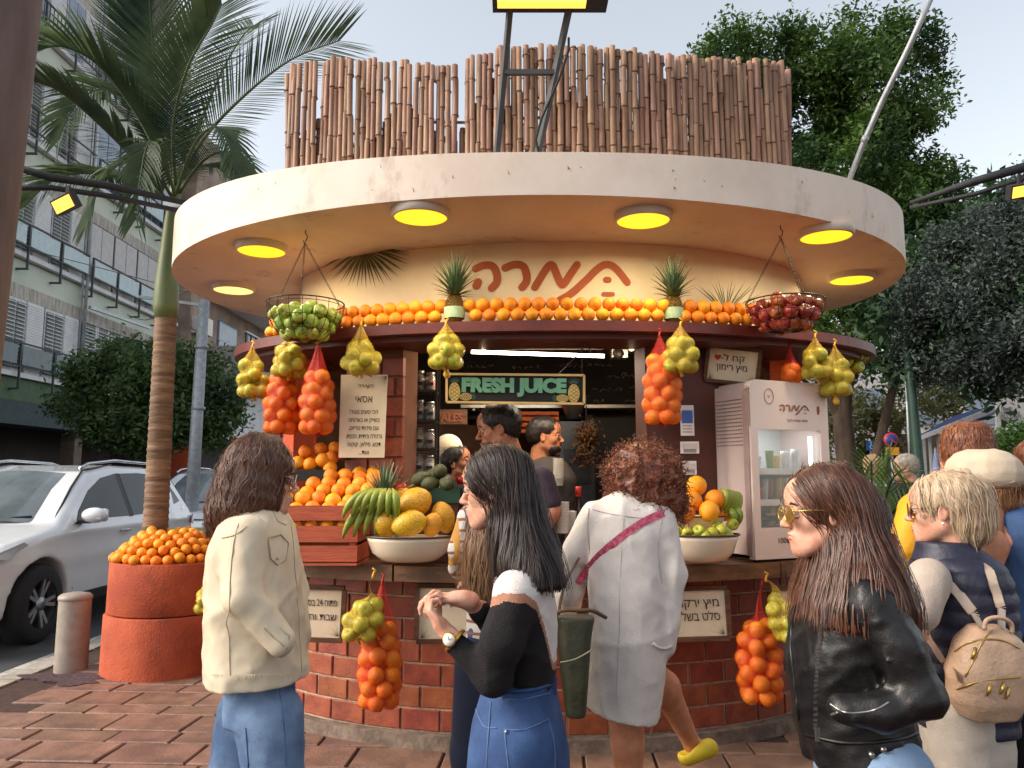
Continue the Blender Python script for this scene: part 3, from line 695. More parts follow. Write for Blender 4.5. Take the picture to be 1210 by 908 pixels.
    if tail: tb.tube([b0+Vector((0, 0, .01)), b0+Vector((0, 0, -.008)), b0+Vector((.004, 0, -.03)), b0+Vector((.01, 0, -.05))], [.022, .008, .02, .014], 7)
    else: tb.tube([b0+Vector((0, 0, .008)), b0+Vector((0, 0, -.006)), b0+Vector((.006, 0, -.02))], [.02, .006, .011], 7)
    tb.obj('net_tail', m_netcord if red else m_netcordy, root)
    nm = {'orange': 'bagged_orange', 'green_apple': 'bagged_green_apple', 'red_apple': 'bagged_red_apple'}[kind]
    for p in P: fruit(kind, tuple(Vector(p)+c), flabel, 'orange' if kind == 'orange' else 'apple', flabel, r*R.uniform(.95, 1.03), name=nm)
f_ = 'orange inside the '; g_ = 'green apple inside the '
net_bag('green_apple', 403, 451, 404, 443, 427, 383, shelfY(427)-.06, 13, 'yellow net of green apples hanging above the white paper menu', g_+'net bag above the paper menu', seed=2, tail=False)
net_bag('green_apple', 504, 550, 395, 436, 527, 382, shelfY(527)-.06, 13, 'yellow net of green apples hanging at the left end of the FRESH JUICE sign', g_+'net bag beside the juice sign', seed=3, tail=True)
net_bag('green_apple', 319, 363, 408, 446, 340, 400, shelfY(341)-.08, 12, 'yellow net of green apples directly under the green apple basket', g_+'net bag under the wire basket', seed=4)
net_bag('green_apple', 278, 318, 426, 470, 298, 410, shelfY(318)-.02, 13, 'leftmost yellow net of green apples at the left end of the shelf', g_+'leftmost upper net bag', seed=5, tilt=-.15)
net_bag('orange', 311, 356, 440, 513, 345, 415, shelfY(333)-.01, 24, 'left one of the two red nets of oranges left of the paper menu', f_+'left one of the twin red nets', seed=6)
net_bag('orange', 353, 398, 438, 513, 376, 404, shelfY(374)-.02, 24, 'right one of the two red nets of oranges beside the paper menu', f_+'right one of the twin red nets', seed=7)
net_bag('orange', 758, 806, 418, 502, 779, 396, shelfY(782)+.0, 28, 'red net of oranges hanging to the right of the chalkboard', f_+'red net right of the chalkboard', seed=8)
net_bag('green_apple', 782, 827, 399, 441, 804, 384, shelfY(804)-.10, 13, 'yellow net of green apples in front of the big red orange net on the right', g_+'net bag hanging before the orange net', seed=9)
net_bag('orange', 920, 950, 430, 452, 933, 410, shelfY(933)+.10, 7, 'small red net of oranges hanging behind the fridge top', f_+'small red net behind the fridge', seed=10)
net_bag('green_apple', 945, 984, 412, 447, 963, 398, shelfY(963)-.04, 10, 'yellow net of dark green apples above the fridge corner', g_+'net bag above the fridge corner', seed=11, tail=False)
net_bag('green_apple', 968, 1008, 425, 468, 986, 408, shelfY(975)-.0, 13, 'yellow net of green apples right of the fridge top', g_+'net bag right of the fridge top', seed=12, tail=True, tilt=.1)
net_bag('orange', 423, 475, 733, 832, 452, 686, 4.02, 30, 'long red net of oranges hanging low on the brick base at the left', f_+'low red net on the left of the base', seed=13)
net_bag('green_apple', 407, 456, 697, 755, 441, 680, 3.90, 13, 'yellow net of green apples hanging low over the left orange net', g_+'low net bag on the left of the base', seed=14, tilt=.25)
net_bag('orange', 870, 924, 722, 826, 900, 690, 4.10, 30, 'long red net of oranges hanging low on the brick base at the right', f_+'low red net on the right of the base', seed=15)
net_bag('green_apple', 905, 946, 704, 757, 905, 684, 4.02, 11, 'yellow net of green apples hanging low over the right orange net', g_+'low net bag on the right of the base', seed=16, tilt=-.3)
net_bag('green_apple', 230, 262, 684, 724, 246, 668, 5.3, 9, 'small net of green apples hanging beside the stucco planter', g_+'net bag beside the planter', seed=17)
# --- hanging wire baskets with chains
m_wire = M('black_wire', C(42, 34, 28), .5, metal=.4)
def ring_pts(c, r, n=36, z=0, rz=0): return [c+Vector((r*math.cos(2*PI*i/n), r*math.sin(2*PI*i/n), z)) for i in range(n+1)]
def chain(mb, a, b, r=.0032):
    a, b = Vector(a), Vector(b); L = (b-a).length; n = max(3, int(L/.011)); d = (b-a)/n; u = d.orthogonal().normalized(); w = d.cross(u).normalized()
    for i in range(n):
        p = a+d*(i+.5); s = (u if i % 2 else w)*.0045; e = d*.62
        mb.tube([p-e, p-e*.5+s, p+e*.5+s, p+e, p+e*.5-s, p-e*.5-s, p-e], .0013, 4, caps=False)
def basket(hx, hy, x0, x1, ry, by, label, hookz=2.762, zero=0):
    h = onz(hx, hy, hookz); Y = h.y+zero; c = at((x0+x1)/2, ry, Y); r = (x1-x0)/2*Y/914; dep = (by-ry)*Y/914*1.0
    c.x = (c.x+h.x)/2 if False else c.x
    root = thing('wire_basket', label, 'wire basket', tuple(c), 'wire fruit baskets hung on chains')
    mb = MB(); mb.tube(ring_pts(c, r), .0035, 6, caps=False); mb.tube(ring_pts(c, r*1.0, z=-.018), .0018, 5, caps=False)
    prof = lambda t: (r*math.cos(t)**.75 if t < PI/2-.01 else .04*r, -dep*math.sin(t))
    for q in (.45, .85, 1.2): a, z = prof(q); mb.tube(ring_pts(c, a, z=z), .0018, 5, caps=False)
    mb.obj('basket_rim', m_wire, root); m2 = MB()
    for k in range(18):
        a = 2*PI*k/18; m2.tube([c+Vector((prof(t)[0]*math.cos(a), prof(t)[0]*math.sin(a), prof(t)[1])) for t in np.linspace(0, 1.5, 9)], .0018, 4)
    m2.obj('basket_wires', m_wire, root)
    apex = h+Vector((0, 0, -.075)); m3 = MB()
    for k in range(3):
        a = 2*PI*k/3+2.75; chain(m3, apex, c+Vector((r*math.cos(a), r*math.sin(a), 0)))
    m3.obj('chain', m_wire, root)
    m4 = MB(); m4.tube([h, h+Vector((0, 0, -.02)), h+Vector((.012, 0, -.035)), h+Vector((.008, 0, -.055)), apex+Vector((-.006, 0, .0)), apex+Vector((-.01, 0, .018))], .003, 5)
    m4.obj('hook', m_wire, root)
    return c, r, dep
def fill_basket(c, r, dep, kind, n, fr, label, group, heap=.05, seed=1):
    def inside(P):
        f = np.hypot(P[:, 0], P[:, 1]); P[:, 2] = np.clip(P[:, 2], -dep+fr*1.1, heap*(1-(f/r)**2)+.01)
        lim = np.maximum(.01, r*np.clip(1-(np.clip(-P[:, 2], 0, None)/dep)**2.4, .02, 1)**.5-fr*1.06); k = np.where(f > lim, lim/np.maximum(f, 1e-6), 1); P[:, 0] *= k; P[:, 1] *= k; return P
    for p in pack(n, fr, inside, -dep*.7, heap, r*.6, r*.6, seed, 120, .002): fruit(kind, tuple(Vector(p)+c), label, 'apple', group, fr*R.uniform(.93, 1.04))
c, r, dp = basket(361, 272, 316, 407, 359, 405, 'black wire basket of green apples hanging on chains at the left')
fill_basket(c, r, dp, 'green_fruit', 52, .0375, 'green apple piled in the left hanging wire basket', 'green apples in the left hanging basket', .085, 31)
c, r, dp = basket(922, 266, 882, 973, 357, 394, 'rusty wire basket of red apples hanging on chains at the right')
fill_basket(c, r, dp, 'red_apple', 54, .0365, 'red apple piled in the right hanging wire basket', 'red apples in the right hanging basket', .085, 32)
# small basket at the far right
h = Vector((at(1008, 408, 4.9).x, 4.9, 2.16)); c = at(1008, 415, 4.9); r = 19*4.9/914
root = thing('wire_basket', 'small wire basket of yellow apples hanging beyond the right shelf end', 'wire basket', tuple(c))
mb = MB(); mb.tube(ring_pts(c, r), .003, 5, caps=False); mb.tube(ring_pts(c, r*.8, z=-.1), .002, 5, caps=False)
for k in range(12): a = 2*PI*k/12; mb.tube([c+Vector((r*math.cos(a), r*math.sin(a), 0)), c+Vector((r*.98*math.cos(a), r*.98*math.sin(a), -.07)), c+Vector((.3*r*math.cos(a), .3*r*math.sin(a), -.15))], .002, 4)
mb.obj('basket_wires', m_wire, root); mb = MB()
for k in range(3): a = 2*PI*k/3+.5; chain(mb, c+Vector((-.1, .0, .2)), c+Vector((r*math.cos(a), r*math.sin(a), 0)))
mb.obj('chain', m_wire, root)
for i, p in enumerate(pack(13, .036, lambda P: np.clip(P, [-r*.62, -r*.62, -.11], [r*.62, r*.62, .03]), -.1, .03, .05, .05, 5)):
    fruit('green_apple', tuple(Vector(p)+c), 'yellow green apple in the small far right wire basket', 'apple', 'apples in the small far right basket', .037)
# --- pineapples
m_pine = M('pineapple_skin', C(150, 104, 40), .6, col2=C(96, 84, 36), scale=30, bump=.3, rnd=.2)
m_pleaf = M('pineapple_leaf', C(82, 106, 76), .5, col2=C(120, 134, 100), scale=6)
def pineapple(base, h, r, ch, label, band=False, nleaf=60, seed=1, group=None, nobody=False, spread=1.0):
    g = random.Random(seed); t = thing('pineapple', label, 'pineapple', tuple(base), group); base = Vector(base); b = MB()
    n, m = 26, 18
    for i in range(m):
        z = h*(i+.5)/m; rr_ = r*math.sin(PI*(.12+.80*(i+.5)/m))**.45
        for j in range(n//2):
            a = 2*PI*(j+.5*(i % 2))/(n//2); p = base+Vector((rr_*.94*math.cos(a), rr_*.94*math.sin(a), z)); s = h/m*.62
            out = Vector((math.cos(a), math.sin(a), 0)); ta = Vector((-math.sin(a), math.cos(a), 0)); w = PI*rr_/(n//2)*1.0
            b.add([p-ta*w, p-Vector((0, 0, s)), p+ta*w, p+Vector((0, 0, s)), p+out*.006+Vector((0, 0, .002))], [(0, 1, 4), (1, 2, 4), (2, 3, 4), (3, 0, 4)], False)
    b.lathe([(.3*r, 0)]+[(r*.93*math.sin(PI*(.12+.80*q/8))**.45, h*q/8) for q in range(9)], base, 14)
    b.obj('body', m_pine, t); c = MB(); top = base+Vector((0, 0, h*.96))
    for k in range(nleaf):
        f = k/nleaf; a = k*2.4; el = (.25+1.2*f)+g.uniform(-.1, .1); L = ch*(.45+.6*f**.7)*g.uniform(.85, 1.05); w = .011+.004*(1-f)
        st_ = top+Vector((.02*(1-f)*math.cos(a), .02*(1-f)*math.sin(a), ch*.25*f)); o = Vector((math.cos(a), math.sin(a), 0)); sd_ = Vector((-math.sin(a), math.cos(a), 0)); v = []; p = st_.copy(); e = el*spread
        for q in range(6):
            ww = w*(1-q/5.2)*(1.0 if q else .8); v += [p-sd_*ww, p+o*-.003, p+sd_*ww]
            e2 = e-.32*(q/5)*(1.3-f); p = p+(o*math.cos(e2)+Vector((0, 0, 1))*math.sin(e2))*L/5*(.8)
        c.add(v, [(q*3+s, q*3+s+1, q*3+s+4, q*3+s+3) for q in range(5) for s in (0, 1)], True)
    c.obj('crown', m_pleaf, t)
    if band: MB().lathe([(r*1.0, h*.16), (r*1.06, h*.36), (r*1.07, h*.56)], base, 24, caps=False).obj('paper_band', M('pale_green_card', C(168, 190, 150), .7, var=.1, scale=30), t)
    return t
pineapple((at(537, 376, 4.10).x, 4.10, 2.246), .15, .054, .25, 'pineapple with pale green band standing on the shelf left of the painted logo', True, seed=1, nleaf=90)
pineapple((at(796, 376, 4.12).x, 4.12, 2.246), .15, .052, .24, 'pineapple with pale green band standing on the shelf right of the painted logo', True, seed=2, nleaf=70)
pineapple((at(454, 600, 4.12).x, 4.12, 1.15), .13, .05, .24, 'pineapple crown rising behind the green bananas', seed=3, nleaf=64)
pineapple((at(344, 600, 4.15).x, 4.15, 1.10), .12, .05, .16, 'pineapple at the left end of the crate of oranges', seed=4, nleaf=40)
# --- palm leaves hanging on the sign wall
m_palmleaf = M('dry_palm_leaf', C(62, 78, 42), .6, col2=C(96, 100, 56), scale=5)
def wall_leaf(name, label, cx, cy, blades):
    o0 = wall_pt(cx, cy, .03); t = thing(name, label, 'palm leaf', tuple(o0)); mb = MB()
    for (x, y, w) in blades:
        a = o0; b = wall_pt(x, y, .05); mid = wall_pt((cx+x)/2, (cy+y)/2-2, .055); s = (b-a).cross(Vector((0, -1, 0))).normalized()*w
        mb.add([a-s*.3, a+s*.3, mid-s, mid+s, b], [(0, 1, 3, 2), (2, 3, 4)], False)
    mb.obj('leaflets', m_palmleaf, t); return t
r_ = random.Random(4); bl = []
for a in np.linspace(-80, 260, 1): pass
for k in range(34):
    f = k/33; a = math.radians(190-200*f) ; L = 55+6*math.sin(k*1.7)
    bx, by = 430+52*math.cos(a)*1.05, 297-4+ (46*abs(math.sin(a))**.8)*1.0+ (4 if k % 2 else 0); bl.append((bx, by, .006))
wall_leaf('hanging_palm_leaf', 'dark palm frond fanned out at the upper left of the sign wall', 430, 294, bl)
wall_leaf('dried_palm_leaf', 'thin dried palm fan standing behind the shelf oranges at right', 858, 372, [(818+k*5.2+r_.uniform(-2, 2), 330+abs(k-8)*1.4+r_.uniform(-6, 6), .0028) for k in range(17)])
# --- planter with orange heap
PLC = Vector((-2.62, 6.06, 0)); pl = thing('planter', 'tall oval terracotta stucco planter in two tiers heaped with oranges', 'planter', tuple(PLC))
m_terra = M('terracotta_stucco', C(178, 82, 48), .85, col2=C(154, 64, 38), scale=3, bump=.6, bscale=70)
zt = .80; MB().lathe([(.45, -.1), (.452, -.05), (.446, .0), (.442, .412), (.434, .422), (.40, .424)], PLC, 48, caps=True).obj('lower_tier', m_terra, pl)
MB().lathe([(.40, .425), (.430, .430), (.436, .440), (.430, zt-.012), (.420, zt), (.39, zt), (.38, zt-.05)], PLC+Vector((.008, .005, 0)), 48, caps=True).obj('upper_tier', m_terra, pl)
cnt = 0
for ring_i, (rr_, zz, m) in enumerate([(.385, .0, 31), (.325, .052, 26), (.27, .098, 21), (.21, .14, 16), (.15, .17, 11)]):
    for k in range(m):
        a = 2*PI*(k+.5*(ring_i % 2))/m
        if math.sin(a) > .55 and ring_i < 4: continue
        q = rr_*R.uniform(.97, 1.03); fruit('orange', (PLC.x+q*math.cos(a), PLC.y+q*math.sin(a), zt+.03+zz+R.uniform(-.008, .014)), 'orange heaped on the terracotta planter round the palm trunk', 'orange', 'oranges heaped on the planter', R.uniform(.035, .04)); cnt += 1
MB().ball((PLC.x, PLC.y, zt-.03), (.36, .36, .17), 24, 10).obj('orange_heap_fill', M('heap_shade', C(150, 80, 20), .8), pl); stain(m_terra, C(112, 54, 36), .54, .78, (1, 1, .7), 3)
# --- crate with oranges on the counter
m_crate = M('crate_paint', C(186, 88, 58), .65, col2=C(166, 74, 50), scale=6, bump=.25, bscale=25, stretch=(1, 4, 8))
def slat_crate(x0, x1, y0, y1, z0, label, cat='crate', hts=((.0, .012), (.02, .1), (.118, .2), (.228, .305)), mat=None, rot=0):
    c = Vector(((x0+x1)/2, (y0+y1)/2, z0)); t = thing('wooden_crate', label, cat, tuple(c)); mat = mat or m_crate
    for a, b in hts:
        zc = z0+(a+b)/2; h = b-a
        for y in (y0, y1): MB().box(((x0+x1)/2, y, zc), (x1-x0, .014, h)).obj('slat', mat, t)
        for x in (x0+.002, x1-.002): MB().box((x, (y0+y1)/2, zc), (.012, y1-y0-.018, h)).obj('slat', mat, t)
    for x in (x0+.028, x1-.028):
        for y in (y0+.026, y1-.026): MB().box((x, y, z0+.15), (.035, .035, .30)).obj('corner_post', mat, t)
    MB().box(((x0+x1)/2, (y0+y1)/2, z0+.012), (x1-x0-.03, y1-y0-.03, .01)).obj('bottom_board', mat, t)
    return t
X0, X1 = at(318, 640, 4.08).x, at(424, 640, 4.08).x
slat_crate(X0, X1, 4.05, 4.40, .972, 'orange red slatted wooden crate heaped with oranges on the counter')
lab, grp = 'orange heaped in the slatted crate on the counter', 'oranges in the slatted crate'
r2 = random.Random(12)
for j, (yy, zz, xa, xb) in enumerate([(4.095, 1.255, 0, .0), (4.155, 1.30, .0, .03), (4.22, 1.345, .02, .06), (4.285, 1.385, .10, .12), (4.35, 1.42, .2, .14), (4.41, 1.44, .24, .10)]):
    x = X0+.05+xa+.02*(j % 2)
    while x < X1-.04+xb:
        fruit('orange', (x, yy+r2.uniform(-.01, .01), zz+r2.uniform(-.012, .012)), lab, 'orange', grp, r2.uniform(.04, .044)); x += r2.uniform(.079, .086)
for x in np.arange(X0+.05, X1-.04, .083): fruit('orange', (x, 4.10, 1.168), lab, 'orange', grp, .04)
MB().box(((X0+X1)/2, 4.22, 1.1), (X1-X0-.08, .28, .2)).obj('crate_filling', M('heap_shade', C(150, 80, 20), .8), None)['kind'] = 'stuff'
# black tray with more oranges behind the crate
tr = thing('black_tray', 'black plastic tray of oranges behind the crate', 'tray', tuple(at(372, 560, 4.46)))
tc = at(372, 556, 4.46); MB().prism([(tc.x-.14, 4.38), (tc.x+.10, 4.38), (tc.x+.13, 4.56), (tc.x-.16, 4.56)], tc.z-.06, tc.z).obj('tray', M('black_plastic', C(26, 24, 24), .5), tr)
MB().box((tc.x, 4.47, (tc.z-.06+.975)/2), (.06, .06, tc.z-.06-.975)).obj('tray_stand', M('black_plastic', C(26, 24, 24), .5), tr)
for (px, py, Y) in [(361, 534, 4.48), (379, 531, 4.5), (396, 530, 4.5), (352, 547, 4.42), (366, 549, 4.42), (381, 544, 4.42), (392, 541, 4.44), (402, 536, 4.55), (390, 553, 4.42)]:
    fruit('orange', tuple(at(px, py, Y)), 'orange on the black tray behind the crate', 'orange', 'oranges on the black tray', .040)
# --- enamel bowls
m_enamel = M('white_enamel_bowl', C(226, 208, 184), .25, var=.05, scale=5, coat=.5); m_rim = M('bowl_rim', C(70, 48, 36), .4)
def bowl(x0, x1, ry, by, Y, label, sy=.8):
    c = at((x0+x1)/2, by, Y); c.z = max(c.z, .975); r = (x1-x0)/2*Y/914; h = at(0, ry, Y-r*sy*.6).z-c.z; h = max(.08, h)
    t = thing('enamel_bowl', label, 'bowl', tuple(c))
    MB().lathe([(r*.05, .0), (r*.55, 0), (r*.66, .01), (r*.85, h*.35), (r*.95, h*.8), (r*.985, h-.004), (r*.95, h-.006), (r*.88, h*.7), (r*.6, .03), (.001, .025)], c, 48, sy=sy, caps=False).obj('bowl', m_enamel, t)
    MB().tube([c+Vector((r*math.cos(a), r*sy*math.sin(a), h)) for a in np.linspace(0, 2*PI, 49)], .005, 6, caps=False).obj('rim', m_rim, t)
    return c, r, h
c, r, h = bowl(433, 535, 635, 663, 4.02, 'white enamel bowl of papayas beside the crate')
m_papaya = M('papaya_skin', C(222, 160, 30), .45, col2=C(112, 128, 36), scale=9, rnd=.3, lo=.48, hi=.66, bump=.15)
mp_ = MB(); mp_.lathe([(.001, -1.05), (.12, -1.03), (.4, -.92), (.72, -.6), (.95, -.15), (.98, .2), (.84, .6), (.5, .92), (.16, 1.06), (.001, 1.08)], n=20, caps=False)
mep = bpy.data.meshes.new('papaya'); mep.from_pydata(mp_.v, [], mp_.f); mep.polygons.foreach_set('use_smooth', mp_.sm); mep.materials.append(m_papaya)
for i, (px, py, Y, w, l, ax, lb) in enumerate([(456, 620, 3.98, .064, .068, (.2, 0, 0), 'round yellow papaya at the front left of the bowl'), (483, 619, 3.94, .066, .085, (0, 1.3, .2), 'largest yellow papaya lying at the front of the bowl'),
        (511, 621, 4.0, .052, .062, (.2, .3, 0), 'small yellow papaya at the front right of the bowl'), (489, 595, 4.06, .078, .092, (0, 1.1, .3), 'green and yellow papaya lying on top of the bowl'),
        (524, 612, 4.08, .062, .08, (.1, -.3, 0), 'orange yellow papaya at the right rim of the bowl'), (472, 590, 4.14, .05, .07, (0, .8, .5), 'yellow papaya at the back left of the bowl')]):
    o = link('papaya', mep); o.location = at(px, py, Y); o.scale = (w, w, l); o.rotation_euler = ax; tag(o, lb, 'papaya', 'papayas in the white bowl')
# bananas
m_banana = M('green_banana_skin', C(120, 136, 40), .45, col2=C(150, 152, 60), scale=8)
def bananas(spec, label, top, mat=None):
    t = thing('banana_bunch', label, 'bananas', tuple(top))
    for (a, b, c2) in spec:
        a, b, c2 = Vector(a), Vector(b), Vector(c2); P = [a*(1-q)**2+b*2*q*(1-q)+c2*q*q for q in np.linspace(0, 1, 9)]
        MB().tube(P, [.006, .010, .017, .021, .0215, .021, .018, .012, .006], 7, smooth=True).obj('banana', mat or m_banana, t)
    return t
bt = at(452, 578, 4.0); sp_ = []
for row, (n, yy, L) in enumerate([(7, 3.94, 26), (6, 3.98, 30)]):
    for k in range(n):
        f = k/(n-1)-.5; sx = 447+f*56; sy = 582+8*abs(f)+row*20; sp_.append((tuple(at(452+f*24, 578+row*16, yy+.03)), tuple(at(sx-6, sy, yy-.06)), tuple(at(sx-10+f*8, sy+L, yy-.01))))
bananas(sp_, 'bunch of small green bananas hanging between crate and papaya bowl', bt)
# green crate with avocados
m_avo = M('avocado_skin', C(56, 62, 34), .45, col2=C(84, 88, 44), scale=26, bump=.4, bscale=120)
gc = at(522, 594, 4.28); gt = thing('green_crate', 'small dark green crate of avocados behind the papayas', 'crate', tuple(gc))
m_dgreen = M('dark_green_board', C(26, 62, 44), .55)
for (dx, dy, sx, sy_) in ((0, -.09, .21, .012), (0, .09, .21, .012), (-.1, 0, .012, .166), (.1, 0, .012, .166)): MB().box((gc.x+dx, gc.y+dy, gc.z+.04), (sx, sy_, .08)).obj('board', m_dgreen, gt)
MB().box((gc.x, gc.y, (gc.z+.975)/2), (.19, .16, gc.z-.97)).obj('crate_stand', m_brown, gt)
for i, (px, py, Y, l) in enumerate([(497, 566, 4.24, 'avocado at the left end of the green crate'), (508, 572, 4.2, 'avocado second from left in the green crate'), (520, 557, 4.26, 'avocado on top of the heap in the green crate'), (528, 572, 4.2, 'avocado at the right of the green crate'), (512, 562, 4.32, 'avocado at the back of the green crate')]):
    b = MB(); b.lathe([(.001, -1), (.4, -.93), (.75, -.62), (.95, -.15), (.92, .25), (.7, .65), (.42, .95), (.16, 1.12), (.001, 1.14)], n=14, caps=False)
    o = b.obj('avocado', m_avo); o.location = at(px, py, Y); o.scale = (.042, .042, .052); o.rotation_euler = (.3*i, 1.2+.2*i, i); tag(o, l, 'avocado', 'avocados in the green crate')
m_tom = M('red_pepper_skin', C(176, 30, 22), .25, coat=.4)
for (px, py, Y, r, nm, l) in [(545, 567, 4.3, .032, 'tomato', 'red tomato left of its neighbour beside the avocados'), (556, 574, 4.26, .032, 'tomato', 'red tomato right of its neighbour beside the avocados')]:
    tag(MB().lathe([(.001, -.8*r), (.6*r, -.75*r), (.97*r, -.2*r), (.95*r, .3*r), (.6*r, .72*r), (.15*r, .66*r), (.001, .6*r)], at(px, py, Y), 16, caps=False).obj(nm, m_tom), l, 'tomato', 'tomatoes beside the avocados')
pp = at(472, 577, 4.16); pt = thing('red_pepper', 'red pepper lying beside the pineapple crown', 'pepper', tuple(pp))
MB().tube([pp+Vector((-.05, 0, -.005)), pp+Vector((-.03, 0, 0)), pp, pp+Vector((.03, 0, .004)), pp+Vector((.042, 0, .004))], [.012, .026, .03, .026, .01], 12, flat=.85).obj('flesh', m_tom, pt)
MB().tube([pp+Vector((.04, 0, .004)), pp+Vector((.06, 0, .008)), pp+Vector((.075, 0, .02))], [.006, .005, .004], 6).obj('stem', m_banana, pt)
# right bowl with tray
c, r, h = bowl(782, 873, 633, 663, 4.06, 'white enamel bowl of green apples left of the fridge')
for i, (px, py, Y) in enumerate([(799, 627, 3.97), (812, 630, 3.95), (826, 628, 3.94), (841, 630, 3.95), (853, 626, 3.97), (865, 620, 4.02), (792, 622, 4.05), (846, 621, 4.03), (860, 632, 3.98), (833, 634, 3.93)]):
    fruit('green_apple', tuple(at(px, py, Y)), 'green apple in the white bowl left of the fridge', 'apple', 'green apples in the right enamel bowl', .031)
et = at(822, 627, 4.1); tt_ = thing('enamel_tray', 'oval yellowed enamel tray of oranges on top of the apples', 'tray', tuple(et))
MB().lathe([(.001, 0), (.105, 0), (.135, .03), (.155, .07), (.158, .074), (.15, .075), (.128, .03), (.1, .012), (.001, .01)], et, 40, sy=.7, caps=False).obj('tray', M('yellowed_enamel', C(224, 190, 140), .3, coat=.4), tt_)
MB().tube([et+Vector((.157*math.cos(a), .11*math.sin(a), .075)) for a in np.linspace(0, 2*PI, 41)], .004, 5, caps=False).obj('rim', m_rim, tt_)
for i, (px, py, Y, r) in enumerate([(823, 574, 4.12, .052), (818, 592, 4.05, .053), (845, 590, 4.08, .052), (810, 606, 4.02, .05), (838, 604, 4.0, .052), (797, 604, 4.1, .045), (855, 606, 4.12, .045)]):
    fruit('orange', tuple(at(px, py, Y)), 'large orange on the enamel tray left of the fridge', 'orange', 'large oranges on the enamel tray', r)
bt = at(862, 578, 4.1)
bananas([(tuple(at(852+k*4, 578+k, 4.1)), tuple(at(866+k*3, 582, 4.04+.02*k)), tuple(at(862+k*4-10, 604+k*3, 4.08))) for k in range(5)]+[(tuple(at(860, 600, 4.08)), tuple(at(872, 608, 4.03)), tuple(at(864, 622, 4.07))), (tuple(at(868, 598, 4.1)), tuple(at(878, 606, 4.05)), tuple(at(871, 622, 4.09)))], 'green bananas leaning between the oranges and the fridge', bt)
# ================================================================ cars
m_paint = M('white_car_paint', C(228, 230, 234), .25, var=.02, coat=1, spec=.6); m_glass = M('car_glass', C(24, 30, 32), .12, var=.3, spec=.35, scale=3)
m_black = M('black_trim', C(22, 22, 24), .5, var=.1); m_tyre = M('tyre_rubber', C(30, 30, 31), .85, var=.15, scale=30, bump=.2)
m_alloy = M('alloy_wheel', C(170, 172, 178), .3, metal=.8, var=.05); m_lens = M('headlight_glass', C(190, 196, 202), .1, var=.1, spec=1, coat=1); m_redl = M('tail_light', C(150, 16, 16), .15, coat=1); m_chrome = M('chrome', C(200, 202, 206), .15, metal=1)
def side_w(u, w):   # half width at station u (0 nose, 4.45 tail) and height w
    return np.interp(u, [0, .25, .8, 2, 3.6, 4.25, 4.45], [.66, .82, .9, .92, .92, .86, .76])*1.0-np.where(w > .98, (w-.98)*.42, 0)-np.clip(.5-w, 0, 1)*.12+.012*np.exp(-((w-.72)/.09)**2)
